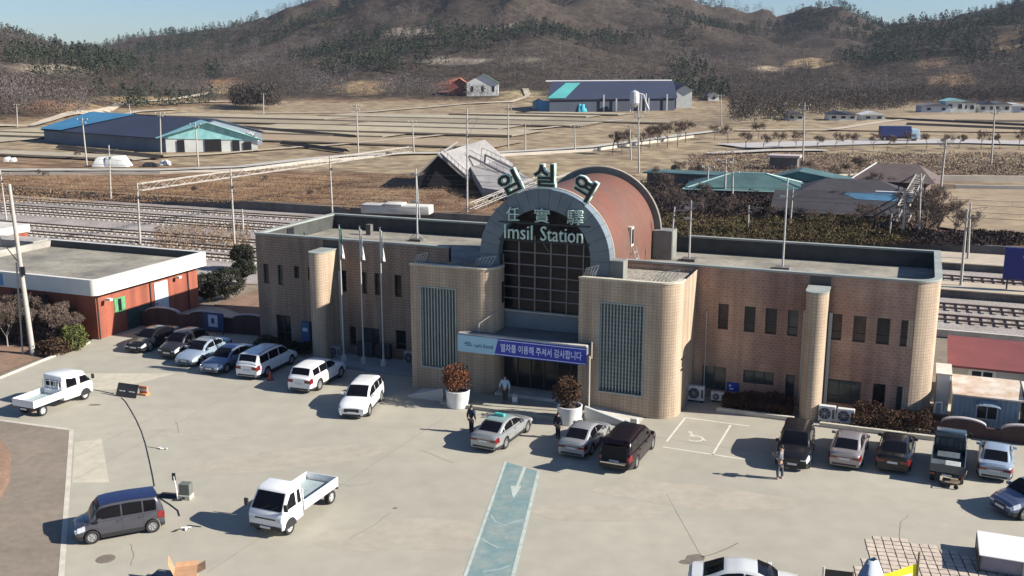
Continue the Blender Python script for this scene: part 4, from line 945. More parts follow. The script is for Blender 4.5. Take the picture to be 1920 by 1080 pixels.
    # glass following the cabin surface
    def across(x0, x1, k0, k1, inset, name, mat, off=.012):
        rr_ = []
        for xf in np.linspace(x0, x1, 8):
            z = zr(xf); wt = wside(xf, z) * inset; d = (zr(xf + .02) - zr(xf - .02)) / .04; nv = Vector((d, 0, 1)).normalized()   # x runs back, so slope flips
            nx = d / math.sqrt(1 + d * d); nz = 1 / math.sqrt(1 + d * d)
            rr_.append([(X(xf) + nx * off, yy * wt, z + (.012 if abs(yy) < .3 else .007 if abs(yy) < .7 else -.006) + nz * off) for yy in (-1, -.55, 0, .55, 1)])
        return MB().grid(rr_).build(name, mat, T, smooth=60)
    across(sp['xc'] + .07, sp['xrf'] - .04, 0, 0, .86, 'windscreen', cglass)
    if not tailgate: across(sp['xrr'] + (.06 if kind == 'sedan' else .04), sp['xbb'] - (.08 if kind == 'sedan' else .06), 0, 0, .84, 'rear_window', cglass)
    if roof is not None: across(sp['xrf'] - .02, sp['xrr'] - .02, 0, 0, .93, 'roof_panel', roof, off=.010)
    pl = sp['pill']
    for s in (1, -1):
        for i in range(3):
            x0, x1 = pl[i] + (.12 if i == 0 else .035), pl[i + 1] - .035
            if i == 2 and kind == 'sedan': x1 = pl[3]
            lo_, hi_ = [], []
            for xf in np.linspace(x0, x1, 8):
                zb = sp['belt'] + .05; zt = max(zb + .015, zr(xf) - .105)
                lo_.append((X(xf), s * (wside(xf, zb) + .012), zb)); hi_.append((X(xf), s * (wside(xf, zt) + .010), zt))
            MB().grid([lo_, hi_]).build('side_window', cglass, T, fix=False)
        MB().box(X(sp['xc'] + .42) - .05, X(sp['xc'] + .42) + .13, s * (hw * .93), s * (hw * .93 + .20), sp['belt'] + .01, sp['belt'] + .15).build('wing_mirror', pm, T, bevel=.03)
        for xx in (pl[1] - .12, pl[2] - .10):
            MB().box(X(xx) - .09, X(xx) + .09, s * hw * .985, s * (hw * 1.0 + .025), sp['belt'] - .13, sp['belt'] - .10).build('door_handle', pm if not chrome_m else pm, T)
        if rails:
            rl_ = MB(); pts = [(X(x), s * (wside(x, zr(x)) * .93), zr(x) + (.05 if 0 < k < 5 else .0)) for k, x in enumerate(np.linspace(sp['xrf'] + .1, sp['xrr'] - .1, 6))]; rl_.path(pts, .02, n=5); rl_.build('roof_rail', chrome_m if rails == 1 else trim_m, T)
        # lamps: patches lying on the body surface
        def patch(x0, x1, k0, k1, nm, mat, off=.010):
            rr_ = []
            for xf in np.linspace(x0, x1, 5):
                se = sect(xf); row = []
                for kk in np.linspace(k0, k1, 4):
                    i0 = int(kk); f_ = kk - i0; a_, b_2 = se[i0], se[min(i0 + 1, 9)]; y = lerp(a_[0], b_2[0], f_); z = lerp(a_[1], b_2[1], f_)
                    row.append((X(xf) + (off if xf < 1 else -off), s * (y + off), z + off * .6))
                rr_.append(row)
            return MB().grid(rr_).build(nm, mat, T)
        if lights:
            patch(.0, .42, 2.5, 4.3, 'headlight', lamp_m)
            xa = MB(); w0 = hw * .80; xa.box(X(0) - .03, X(0) + .012, s * hw * .46 if s > 0 else -hw * .79, s * hw * .79 if s > 0 else -hw * .46, sp['nose'] - .20, sp['nose'] - .12); xa.build('headlight', lamp_m, T)
            patch(Ln - .30, Ln, 3.0, 4.9, 'tail_lamp', tail_m)
            y0, y1 = sorted((s * hw * .44, s * hw * .83)); MB().box(X(Ln) - .012, X(Ln) + .05, y0, y1, sp['tail'] - (.28 if kind == 'sedan' else .30), sp['tail'] - (.16 if kind == 'sedan' else .10)).build('tail_lamp', tail_m, T)
        for c in wx: wheel(T, X(c), s * (hw - .105), r, .21, s, rimc)
    MB().box(X(0) - .02, X(0) + .014, -hw * (.42 if kind != 'suv' else .5), hw * (.42 if kind != 'suv' else .5), sp['nose'] - (.26 if kind == 'sedan' else .34), sp['nose'] - .13).build('grille', trim_m, T)
    MB().box(X(0) - .03, X(0) + .014, -hw * .62, hw * .62, .27, .36).build('lower_grille', trim_m, T)
    MB().box(X(0) + .015, X(0) + .03, -.26, .26, .40, .51).build('number_plate', plate_m, T)
    zp = sp['tail'] - .33 if kind == 'sedan' else sp['tail'] - .42
    MB().box(X(Ln) - .03, X(Ln) - .013, -.26, .26, zp, zp + .11).build('number_plate', plate_m, T)
    MB().box(X(Ln) - .016, X(Ln) + .03, -hw * .70, hw * .70, .28, .38).build('rear_bumper_trim', trim_m, T)
    if tail_strip: MB().box(X(Ln) - .013, X(Ln) + .03, -hw * .44, hw * .44, sp['tail'] - .21, sp['tail'] - .18).build('tail_strip', tail_m, T)
    if shut:
        for s in (1, -1):
            dl = MB()
            for xx in (pl[0] + .12, pl[1], pl[2]):
                pts = []
                for z in np.linspace(.42, sp['belt'] - .02, 5):
                    se = sect(xx); y = None
                    for (a_, b_2) in zip(se[3:7], se[4:8]):
                        if b_2[1] <= z <= a_[1]: y = lerp(b_2[0], a_[0], (z - b_2[1]) / max(1e-4, a_[1] - b_2[1]))
                    pts.append((X(xx), s * ((y or hw * .97) + .003), z))
                for p_, q_ in zip(pts, pts[1:]): dl.quad((p_[0] - .008, p_[1], p_[2]), (p_[0] + .008, p_[1], p_[2]), (q_[0] + .008, q_[1], q_[2]), (q_[0] - .008, q_[1], q_[2]))
            dl.build('door_seams', trim_m, T, fix=False)
    if taxi:
        MB().box(X(sp['xrf'] + .55) - .12, X(sp['xrf'] + .55) + .12, -.3, .3, Hh + .01, Hh + .17).build('roof_sign', M('taxi_sign_teal', (0.08, 0.42, 0.36), rough=0.4), T, bevel=.04)
    if tailgate:
        hz = Hh - .04; g = MB(); g.add([(X(sp['xrr']), -.66, hz), (X(sp['xrr']), .66, hz), (X(Ln + .35), .70, hz + .32), (X(Ln + .35), -.70, hz + .32), (X(Ln + .52), .68, hz + .12), (X(Ln + .52), -.68, hz + .12)], [(0, 1, 2, 3), (3, 2, 4, 5)])
        g.add([(X(sp['xrr']), -.66, hz - .05), (X(sp['xrr']), .66, hz - .05), (X(Ln + .35), .70, hz + .27), (X(Ln + .35), -.70, hz + .27)], [(3, 2, 1, 0)])
        tg_ = g.build('tailgate', pm, T); MB().box(X(Ln) - .016, X(Ln) + .02, -hw * .72, hw * .72, .62, Hh - .25).build('load_space_dark', M('load_dark', (.006, .006, .007), rough=.9), T)  # flat black panel paints in the dark of the open load space
        MB().box(X(Ln) - .3, X(Ln) - .0161, -hw * .7, hw * .7, .60, .66).build('load_sill', chrome_m, T)
    return T
white_p = paint('white_paint', (0.74, 0.74, 0.72)); silver_p = paint('silver_paint', (0.36, 0.37, 0.37), metal=.5, rough=.38); black_p = paint('black_paint', (0.012, 0.012, 0.014), rough=.22)
dark_p = paint('charcoal_paint', (0.035, 0.034, 0.040), metal=.3); icy_p = paint('ice_blue_paint', (0.34, 0.42, 0.50), metal=.35); slate_p = paint('slate_blue_paint', (0.15, 0.20, 0.29), metal=.35)
maroon_p = paint('plum_paint', (0.010, 0.005, 0.008), rough=.2); grey_p = paint('mid_grey_paint', (0.075, 0.075, 0.09), metal=.35); rose_p = paint('rose_silver_paint', (0.32, 0.29, 0.29), metal=.5, rough=.4); pearl_p = paint('pearl_paint', (0.62, 0.63, 0.60), metal=.15)
navy_roof = M('navy_roof', (0.012, 0.018, 0.07), rough=.3, coat=.4); grey_roof = M('roof_grey_film', (0.20, 0.22, 0.23), rough=.3)
bluehatch_p = paint('blue_grey_paint', (0.10, 0.13, 0.21), metal=.35)
def cpos(rp, fp):                                      # rear-axle side and front-axle side marks on the ground
    return None
def put(px, py, off_a=0.0, off_b=0.0):
    p = G(px, py); return (p.x + off_a, p.y + off_b)
def near_corner_car(cornerpx, kind, ang, rear_view, side, **k):
    """place a car so that the bumper corner nearest the viewer stands over the given ground pixel"""
    sp = SPEC[kind]; sc = k.get('scale', 1.0); p = G(*cornerpx); lx = (-sp['L'] / 2 if rear_view else sp['L'] / 2) * sc * .97; ly = side * sp['W'] / 2 * sc * .86
    a = R(ang); return (p.x - (lx * math.cos(a) - ly * math.sin(a)), p.y - (lx * math.sin(a) + ly * math.cos(a)))
E2 = 68.2
CARS = [
 # label, cat, near corner pixel, kind, heading, rear in view?, side of that corner, paint, extras
 ("black sedan at the left end of the row, nose out, beside the red brick building", 'car', (268, 664), 'sedan', 252, False, 1, black_p, dict(scale=.92)),
 ("dark charcoal people carrier parked second from the left, nose out", 'car', (331, 676), 'hatch', 251, False, 1, dark_p, dict(scale=1.05, rails=2)),
 ("pale ice-blue sedan with a grey roof, third from the left, nose out", 'car', (364, 690), 'sedan', 251, False, 1, icy_p, dict(scale=.93, roof=grey_roof)),
 ("slate blue sedan with a dark roof between pale blue sedan and white people carrier", 'car', (411, 705), 'sedan', 250, False, 1, slate_p, dict(scale=.93, roof=navy_roof)),
 ("white people carrier with roof rails and red tail lamps, parked nose to the flagpoles", 'car', (484, 714), 'van', 70, True, -1, white_p, dict(scale=.94, rails=2)),
 ("large white sport utility car with dark tail lamps, its tail to the open plaza", 'car', (583, 740), 'bigsuv', 71, True, -1, white_p, dict(scale=.93, roof=None)),
 ("white compact utility car standing alone left of the entrance, nose towards the camera", 'car', (684, 788), 'suv', 262, False, 1, white_p, dict(scale=.93)),
 ("silver sedan taxi with a teal roof sign, left of the blue lane", 'car', (931, 852), 'sedan', 64, True, -1, silver_p, dict(scale=.94, taxi=True, rimc=None, roof=M('taxi_roof', (0.20, 0.29, 0.28), rough=.35))),
 ("silver-grey sedan without a roof sign, beside the dark van in front of the right planter", 'car', (1096, 864), 'sedan', 66, True, -1, silver_p, dict(scale=.90)),
 ("plum-black people carrier with its tailgate raised, right of the silver-grey sedan", 'car', (1180, 890), 'van', 66, True, -1, maroon_p, dict(scale=.92, tailgate=True)),
 ("black car parked nose out behind the standing person on the right", 'car', (1513, 887), 'bigsuv', 250, False, 1, black_p, dict(scale=.88)),
 ("rose-silver sedan parked nose in by the station's right pier", 'car', (1610, 885), 'sedan', 66, True, -1, rose_p, dict(scale=.90)),
 ("black sedan with red tail lamps parked between the rose-silver sedan and the small truck", 'car', (1701, 893), 'sedan', 65, True, -1, black_p, dict(scale=.92)),
 ("pale ice-blue sedan parked at the right end of the row, nose towards the dark fence", 'car', (1893, 908), 'sedan', 64, True, -1, icy_p, dict(scale=.88)),
 ("grey box-shaped small car with a navy roof on the left of the plaza", 'car', (146, 1024), 'box', 206, False, 1, grey_p, dict(scale=.94, roof=navy_roof)),
]
for (lab, cat, cpx, kind, ang, rv, sd, pm, kw) in CARS:
    kw = dict(kw); kw['rimc'] = kw.get('rimc') or rim_m
    pos = near_corner_car(cpx, kind, ang, rv, sd, scale=kw.get('scale', 1.0)); car(lab, cat, pos, ang, kind, pm, tail_strip=(kind == 'sedan' and rv), **kw)
p = G(1925, 968); car("blue-grey small car cut by the right edge, pointing left", 'car', (p.x + .55, p.y + .6), 196, 'hatch', bluehatch_p, scale=1.0)
p = G(1405, 1120); car("white sedan at the bottom edge of the picture, pointing right", 'car', (p.x, p.y), -12, 'sedan', pearl_p, scale=.95)

# light trucks
def pickup(label, pos, ang, double=False, pm=white_p, bedm=None, scale=.95, load=None, L_bed=2.7, tailopen=False):
    T = thing('light_truck', label, 'truck', (pos[0], pos[1], 0), R(ang), 'light trucks on the station plaza'); T.scale = (scale,) * 3
    hw = .85; cabx = .95 if not double else .25; fx = 2.55
    prof = [(cabx, .42), (fx - .02, .36), (fx, .95), (fx - .10, 1.12), (fx - .62, 1.86), (fx - .85, 1.96), (cabx + .1, 1.98), (cabx, 1.90)]
    c = MB().prism_y(prof, -hw, hw)
    for i, v in enumerate(c.v):                                   # tumblehome above the belt
        if v[2] > 1.2: c.v[i] = (v[0], v[1] * .90, v[2])
    c.build('cab', pm, T, bevel=.07, segs=3, smooth=40)
    ws = MB(); a, b = (fx - .10, 1.12), (fx - .62, 1.86); n_ = Vector((b[1] - a[1], 0, -(b[0] - a[0]))).normalized() * .012
    def on(t, y): return (a[0] + (b[0] - a[0]) * t + n_.x, y * (1 - .10 * max(0, t)), a[1] + (b[1] - a[1]) * t + n_.z)
    ws.quad(on(.06, -.76), on(.06, .76), on(.93, .74), on(.93, -.74)); ws.build('windscreen', cglass, T, fix=False)
    wip = MB().tube(on(.06, -.3), on(.3, .1), .012, n=4).tube(on(.06, .2), on(.3, .55), .012, n=4); wip.build('wipers', trim_m, T)
    for s in (1, -1):
        def sw(x0, x1, x2, x3, nm='side_window'):
            y0 = s * (hw * .985 + .008); y1 = s * (hw * .905 + .008)
            MB().quad((x0, y0, 1.16), (x1, y0, 1.16), (x2, y1, 1.74), (x3, y1, 1.74)).build(nm, cglass, T, fix=False)
        if double: sw(1.55, 2.38, 1.98, 1.55); sw(.50, 1.30, 1.28, .52)
        else: sw(1.48, 2.36, 1.95, 1.48); sw(1.10, 1.33, 1.33, 1.12)
        MB().box(fx - .16, fx - .06, s * .90, s * 1.08, 1.25, 1.55).build('wing_mirror', trim_m, T, bevel=.02)
        MB().box(fx - .05, fx + .012, min(s * .50, s * .80), max(s * .50, s * .80), .72, .92).build('headlight', lamp_m, T, bevel=.02)
        MB().box(1.5, 1.62, min(s * .855, s * .875), max(s * .855, s * .875), 1.02, 1.05).build('door_handle', trim_m, T)
        wheel(T, 1.95 if not double else 1.90, s * .74, .33, .2, s, M('steel_rim', (.45, .44, .42), rough=.5)); wheel(T, -1.35, s * .70, .31, .26, s, MATS['steel_rim'])
        MB().box(1.50 if not double else 1.45, 2.40, min(s * .80, s * .858), max(s * .80, s * .858), .42, .45).build('step', trim_m, T)
        ar_b = MB(); cxw = 1.95 if not double else 1.90
        pts = [(cxw + .42 * math.cos(R(t)), .34 + .42 * math.sin(R(t))) for t in range(0, 181, 15)]
        ar_b.prism_y(pts, min(s * .845, s * .862), max(s * .845, s * .862)); ar_b.build('wheel_arch', trim_m, T)
    MB().box(fx - .03, fx + .022, -.78, .78, .36, .52).build('bumper_grille', trim_m, T, bevel=.01)
    MB().box(fx - .0, fx + .01, -.5, .5, .80, .86).build('grille', trim_m, T)
    MB().box(fx + .023, fx + .035, -.26, .26, .40, .50).build('number_plate', plate_m, T)
    bedm = bedm or M('bed_grey', (.30, .36, .36), rough=.6, var=.15, vs=2); x1 = cabx - .06; x0 = x1 - L_bed if not double else x1 - 2.2
    MB().box(x0, x1, -.80, .80, .70, .78).build('bed_floor', bedm, T)
    for s in (1, -1): MB().box(x0, x1, min(s * .80, s * .85), max(s * .80, s * .85), .66, 1.10).build('drop_side', pm, T, bevel=.008)
    if not tailopen: MB().box(x0 - .04, x0, -.85, .85, .66, 1.10).build('tailgate', pm, T, bevel=.008)
    else: MB().box(x0 - .45, x0 - .01, -.85, .85, .60, .64).build('tailgate', pm, T, bevel=.008)
    hbd = MB(); hbd.box(x1 - .03, x1, -.80, .80, .78, 1.12)
    for y in ((-.78, -.52, -.17, .17, .52, .78)): hbd.tube((x1 - .02, y, 1.1), (x1 - .02, y, 1.62), .022, n=5)
    hbd.tube((x1 - .02, -.78, 1.62), (x1 - .02, .78, 1.62), .024, n=5); hbd.build('headboard', pm if double else trim_m if pm is not white_p else white_p, T)
    if double: 
        for y in (-.45, 0, .45): MB().box(cabx - .013, cabx - .003, y - .16, y + .16, 1.28, 1.66).build('rear_window', cglass, T)
    MB().box(x0 + .1, 2.2, -.36, .36, .42, .66).build('chassis', trim_m, T)
    for s in (1, -1): MB().box(x0 - .06, x0 - .03, min(s * .58, s * .82), max(s * .58, s * .82), .50, .60).build('tail_lamp', tail_m, T)
    MB().box(x0 - .06, x0 - .04, -.24, .24, .48, .58).build('number_plate', plate_m, T)
    if load: load(T, x0, x1)
    return T
def corner_truck(px, ang, lx, ly, sc):
    p = G(*px); a = R(ang); lx *= sc; ly *= sc
    return (p.x - (lx * math.cos(a) - ly * math.sin(a)), p.y - (lx * math.sin(a) + ly * math.cos(a)))
sc_ = .95
pickup("white light truck with an empty grey bed alone in the plaza foreground, nose to camera", corner_truck((531, 1012), 248, 2.5, .82, 1.0), 248, scale=1.0)
pickup("white double-cab light truck with an empty bed at the left edge of the plaza", corner_truck((66, 786), 67, -2.0, -.82, sc_), 67, double=True)
def grey_load(T, x0, x1):
    MB().box(x0 + .15, x0 + .95, -.62, .15, .782, 1.02).build('load_sheet', M('tarp_pale', (.34, .36, .34), rough=.8, var=.15, vs=3), T, bevel=.04)
    MB().box(x1 - 1.1, x1 - .2, -.6, .6, .782, .95).build('load_sheet', M('tarp_dark', (.07, .09, .10), rough=.8, var=.3, vs=3), T, bevel=.04)
pickup("dark teal light truck with a loaded bed, tail out, right of the black sedan", corner_truck((1806, 913), 65, -1.75, -.84, .9), 65, pm=paint('dark_teal_paint', (.035, .055, .07)), bedm=M('bed_dark', (.06, .08, .085), rough=.7, var=.3, vs=2), scale=.9, load=grey_load)
# far blue cargo truck on the main road
p = G(1685, 266, PLAIN); T = thing('cargo_truck', 'blue cargo truck with a pale cab on the far main road', 'truck', (p.x, p.y, 1.36), R(-4))
MB().box(-4.6, 2.4, -1.2, 1.2, .95, 3.4).build('cargo_body', M('cargo_blue', (.015, .03, .13), rough=.5, var=.15, vs=.5), T, bevel=.05)
MB().prism_y([(2.5, .5), (4.5, .5), (4.6, 1.5), (4.2, 2.7), (2.5, 2.8)], -1.15, 1.15).build('cab', M('cab_pale_blue', (.45, .60, .70), rough=.4), T, bevel=.08)
MB().quad((4.61, -1, 1.6), (4.61, 1, 1.6), (4.27, .95, 2.6), (4.27, -.95, 2.6)).build('windscreen', cglass, T)
MB().box(-4.5, 4.2, -.5, .5, .5, .94).build('chassis', trim_m, T)
for x in (-3.6, -2.5, 3.4):
    for s in (1, -1): wheel(T, x, s * 1.0, .48, .3, s)

# ================================================================== PLANTS
bark_m = M('tree_bark', (0.155, 0.125, 0.10), rough=0.95, var=0.3, vs=2); pale_bark = M('pale_bark', (0.36, 0.32, 0.27), rough=0.9, var=0.2, vs=2)
near_twig = M('near_twigs', (0.17, 0.125, 0.10), rough=0.95, col2=(0.085, 0.065, 0.055), vs=0.5, spec=0.05)
russet = M('russet_leaves', (0.20, 0.075, 0.035), rough=0.9, col2=(0.10, 0.05, 0.03), vs=2.5, spec=0.1); olive = M('olive_leaves', (0.115, 0.085, 0.042), rough=0.9, col2=(0.05, 0.045, 0.022), vs=1.2, spec=0.1)
dkleaf = M('dark_evergreen_leaves', (0.050, 0.052, 0.036), rough=0.9, col2=(0.024, 0.026, 0.020), vs=1.2, spec=0.1); greenleaf = M('sunny_leaves', (0.14, 0.15, 0.045), rough=0.9, col2=(0.07, 0.08, 0.03), vs=2, spec=0.1)
brownleaf = M('brown_hedge_leaves', (0.095, 0.055, 0.035), rough=0.95, col2=(0.045, 0.03, 0.022), vs=1.5, spec=0.1)
def tri_obj(name, V, mat, parent=None, loc=None):
    o = bpy.data.objects.new(name, tri_mesh(name, V, [mat])); COL.objects.link(o); o.parent = parent
    if loc is not None: o.location = loc
    return o
def branches(h, seed, spread=0.42, depth=4, r0=0.12, upr=0.75):
    rr = random.Random(seed); mb = MB(); tips = []
    def rec(p, d, ln, r, k):
        q = p + d * ln; mb.tube(p, q, r, r * .68, n=5 if k > 1 else 4, cap=False)
        if k <= 1: tips.append((p, q))
        if k == 0: return
        for i in range(3 if k > 1 else 4):
            nd = (d + Vector((rr.uniform(-1, 1), rr.uniform(-1, 1), rr.uniform(-.25, .7))) * spread * 1.5).normalized()
            rec(p.lerp(q, rr.uniform(.65, 1)), nd, ln * rr.uniform(.6, .82), r * .55, k - 1)
    rec(Vector((0, 0, -.1)), Vector((rr.uniform(-.05, .05), rr.uniform(-.05, .05), 1)).normalized(), h * .34, r0, depth)
    return mb, tips
def bare_tree(label, pos, h, seed, bark=bark_m, twig=near_twig, depth=4, dens=16, group=None, tsize=.25, name='bare_tree', spread=.42, r0=None):
    T = thing(name, label, 'tree', pos, 0, group); mb, tips = branches(h, seed, depth=depth, spread=spread, r0=r0 or h * .02)
    mb.build('trunk', bark, T, fix=False); r_ = np.random.RandomState(seed); C = []
    for p, q in tips:
        for t in r_.uniform(.2, 1.25, dens): c = p.lerp(q, float(t)); C.append((c.x + r_.normal() * .12 * h / 5, c.y + r_.normal() * .12 * h / 5, c.z + r_.normal() * .12 * h / 5))
    C = np.array(C); tri_obj('crown', tris(C, np.full(len(C), tsize), .16, .9, r_), twig, T); return T
def leaf_ball(name, label, cat, pos, rx, rz, zc, mat, n, size, seed, group=None, stem=True, hollow=.55, stemmat=bark_m):
    T = thing(name, label, cat, pos, 0, group); r_ = np.random.RandomState(seed)
    d = r_.normal(size=(n, 3)); d /= np.linalg.norm(d, axis=1)[:, None]; rad = r_.uniform(hollow, 1, n) ** .6
    k = np.array([1 + .32 * noise.noise(Vector(v) * 1.8 + Vector((seed, 0, 0))) + .1 * noise.noise(Vector(v) * 5 + Vector((seed, 0, 0))) for v in d])
    C = d * (rad * k)[:, None] * np.array([rx, rx, rz]) + np.array([0, 0, zc]); C = C[C[:, 2] > 0.03]
    tri_obj('foliage', tris(C, np.full(len(C), size), .7, 0, r_), mat, T)
    if stem:
        m = MB()
        for i in range(5):
            a = i * 1.256; m.tube((0, 0, -.05), (rx * .5 * math.cos(a), rx * .5 * math.sin(a), zc), .05, .02, n=5)
        m.build('stem', stemmat, T)
    return T
def twig_box(name, label, cat, corners, h, mat, n, size, seed, group=None, up=.4, kerb=None):
    """a clipped bed of shrubs: corners in metres on the ground, height h"""
    T = thing(name, label, cat, (*corners[0][:2], 0), 0, group); r_ = np.random.RandomState(seed); p0 = Vector((*corners[0][:2], 0)); ex = Vector((*corners[1][:2], 0)) - p0; ey = Vector((*corners[3][:2], 0)) - p0
    U = r_.uniform(0, 1, n); V_ = r_.uniform(0, 1, n); Wz = r_.uniform(0, 1, n) ** .7
    hz = np.array([h * (.75 + .45 * noise.noise(Vector((u * ex.length * .9, v * 2, seed)))) * (1 - .35 * (abs(v - .5) * 2) ** 3) for u, v in zip(U, V_)])
    C = np.outer(U, ex) + np.outer(V_, ey); C[:, 2] = Wz * hz + .05
    tri_obj('foliage', tris(C, np.full(n, size), .5, up, r_), mat, T)
    m = MB()
    for i in range(int(ex.length / .5) + 1): q = ex * ((i + .5) / (int(ex.length / .5) + 1)) + ey * .5; m.tube((q.x, q.y, 0), (q.x + .1, q.y, h * .6), .025, .012, n=4)
    m.build('stems', bark_m, T); return T

# planters with round shrubs, either side of the entrance
pl_m = M('planter_white', (0.62, 0.62, 0.60), rough=.7, var=.12, vs=3); psoil = M('planter_soil', (0.06, 0.045, 0.035), rough=1)
for (a, b, lab, sl, zz, mat, sd, rx) in ((-12.15, -2.35, 'round white concrete planter at the left of the entrance, at the foot of the banner', 'russet leafless round shrub in the left planter below the banner', .85, russet, 3, .92), (-5.25, -2.55, 'round white concrete planter at the right of the entrance beside the ramp wall', 'taller brown round shrub in the right planter beside the entrance', .85, brownleaf, 4, .80)):
    p = W(a, b, 0); T = thing('planter', lab, 'planter', p, 0, 'white planters by the entrance')
    MB().lathe([(.60, 0), (.64, .02), (.70, .95), (.72, 1.0), (.66, 1.02), (.60, .98), (.58, .85)], 28).build('pot', pl_m, T, smooth=35); MB().lathe([(0, .86), (.6, .86)], 24).build('soil', psoil, T)
    leaf_ball('round_shrub', sl, 'shrub', (p.x - .15, p.y + .1, .80), rx, rx * (.86 if sd == 3 else 1.05), .95, mat, 2300, .075, sd, hollow=.25)
# hedges along the right wing, kerbs
twig_box('hedge', 'low brown hedge in the kerbed bed under the blue wall sign', 'hedge', [W(2.2, 2.5), W(6.1, 2.5), W(6.1, 4.3), W(2.2, 4.3)], 1.1, brownleaf, 7000, .085, 21, 'hedges along the right wing')
twig_box('hedge', 'brown hedge between the air conditioners and the right corner of the station', 'hedge', [W(9.3, 2.2), W(13.4, 2.2), W(13.0, 4.4), W(9.3, 4.4)], 1.2, brownleaf, 7000, .085, 22, 'hedges along the right wing')
twig_box('hedge', 'dark low hedge at the left wing of the station beside the flagpoles', 'hedge', [W(-30.3, 2.8), W(-26, 2.8), W(-26, 4.4), W(-30.3, 4.4)], .9, dkleaf, 5000, .085, 23)
for (a0, a1, b0, lab) in ((2.0, 6.3, 2.2, 'pale kerb in front of the hedge under the blue sign'), (7.7, 13.6, 1.9, 'pale kerb in front of the hedge right of the pier')):
    tag(MB().box(a0, a1, 0, .22, 0, .24).build('kerb', kerb_m, loc=W(0, b0, 0), rotz=-TH, bevel=.02), lab, 'kerb', 'kerbs along the right wing')
bl = MB().box(-23.6, -16.6, 0, 2.6, 0, .22); tag(bl.build('flag_terrace', M('terrace_grey', (.22, .24, .25), rough=.9, var=.1, vs=1), loc=W(0, 1.6, 0), rotz=-TH, bevel=.02), 'low grey terrace carrying the three flagpoles against the left wing', 'terrace')
# flagpoles
fm = {'teal': M('flag_teal', (.04, .22, .17), rough=.8), 'white': M('flag_white', (.62, .62, .60), rough=.8), 'cream': M('flag_cream', (.58, .58, .52), rough=.8)}
for i, (a, b, c, lab) in enumerate(((-22.7, 2.5, 'teal', 'flagpole with a drooping teal and white flag, leftmost of three'), (-21.2, 2.5, 'white', 'flagpole with a drooping white flag, middle of the three'), (-19.75, 2.55, 'cream', 'flagpole with a drooping off-white flag, nearest the entrance tower'))):
    T = thing('flagpole', lab, 'flagpole', W(a, b, .22), -TH, 'flagpoles before the left wing')
    MB().tube((0, 0, 0), (0, 0, 9.0), .055, .035, n=10).build('pole', M('pole_grey', (.48, .47, .44), rough=.45, metal=.2), T, smooth=40); MB().lathe([(0.2, 0), (.18, .3), (.07, .45), (.05, .9)], 10).build('base', light_conc, T); MB().lathe([(0, 9.16), (.07, 9.08), (0, 8.99)], 8).build('finial', chrome_m, T)
    rows = []
    for t in np.linspace(0, 1, 12):
        z = 8.9 - 1.75 * t; wv = .10 + .22 * t * (1 - .35 * t); rows.append([(.05 + wv * u, .07 * math.sin(u * 9 + t * 5) * (.4 + t), z - .25 * u * t) for u in np.linspace(0, 1, 8)])
    f = MB().grid(rows); o = f.build('flag', [fm[c], fm['white']], T, smooth=60)
    if c == 'teal':
        for p_ in o.data.polygons:
            if p_.center.z < 7.9: p_.material_index = 1
# air conditioners
acw = M('ac_white', (.60, .60, .58), rough=.5); acd = M('ac_fan_dark', (.04, .045, .06), rough=.5)
def ac_unit(a, b, lab, w=.85, h=.75, z=.12, tone=acw, dark=False):
    T = thing('air_conditioner', lab, 'air conditioner', W(a, b, z), -TH, 'outdoor air conditioning units')
    MB().box(-w / 2, w / 2, -.16, .16, 0, h).build('casing', tone, T, bevel=.02)
    g = MB().lathe([(0, 0), (h * .34, 0), (h * .38, .012), (h * .38, .03)], 20); g.xf(Matrix.Translation((-w * .12, -.165, h * .5)) @ Matrix.Rotation(math.pi / 2, 4, 'X')); g.build('fan_grille', acd, T)
    r_ = MB()
    for k in range(4): a_ = k * math.pi / 4; c, s = math.cos(a_) * h * .34, math.sin(a_) * h * .34; r_.tube((-w * .12 - c, -.20, h * .5 - s), (-w * .12 + c, -.20, h * .5 + s), .01, n=4)
    r_.build('fan_guard', tone, T); MB().box(-w * .45, -w * .3, -.14, .14, -z, 0).box(w * .3, w * .45, -.14, .14, -z, 0).build('feet', trim_m, T); MB().box(w * .32, w * .44, -.175, -.162, h * .2, h * .8).build('side_vent', acd, T)
    return T
ac_unit(.55, 3.6, 'white air conditioner beside the right entrance tower', .95, .85); ac_unit(1.75, 4.0, 'small white air conditioner under the large window by the blue sign', .8, .5)
ac_unit(8.0, 2.8, 'white air conditioner just right of the tall round pier', .9, .85); ac_unit(9.0, 2.8, 'white air conditioner touching the right hedge', .9, .8)
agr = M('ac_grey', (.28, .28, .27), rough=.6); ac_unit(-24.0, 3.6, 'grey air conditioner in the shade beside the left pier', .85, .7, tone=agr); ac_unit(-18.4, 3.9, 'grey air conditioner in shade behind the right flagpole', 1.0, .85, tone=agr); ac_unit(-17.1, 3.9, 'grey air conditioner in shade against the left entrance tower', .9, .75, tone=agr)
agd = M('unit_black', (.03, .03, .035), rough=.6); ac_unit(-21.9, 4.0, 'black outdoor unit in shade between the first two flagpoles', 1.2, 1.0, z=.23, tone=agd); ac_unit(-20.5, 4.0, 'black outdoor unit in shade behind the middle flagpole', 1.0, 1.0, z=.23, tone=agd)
T = thing('wall_cabinet', 'blue cabinet door in the shade left of the left pier', 'cabinet', W(-26.9, 4.55, 0), -TH); MB().box(-.35, .35, -.15, .22, 0, 2.0).build('cabinet_body', M('cabinet_blue', (.04, .10, .20), rough=.5), T, bevel=.02); MB().box(-.2, .2, -.16, -.151, 1.35, 1.6).build('notice', M('notice_white', (.5, .55, .6)), T)

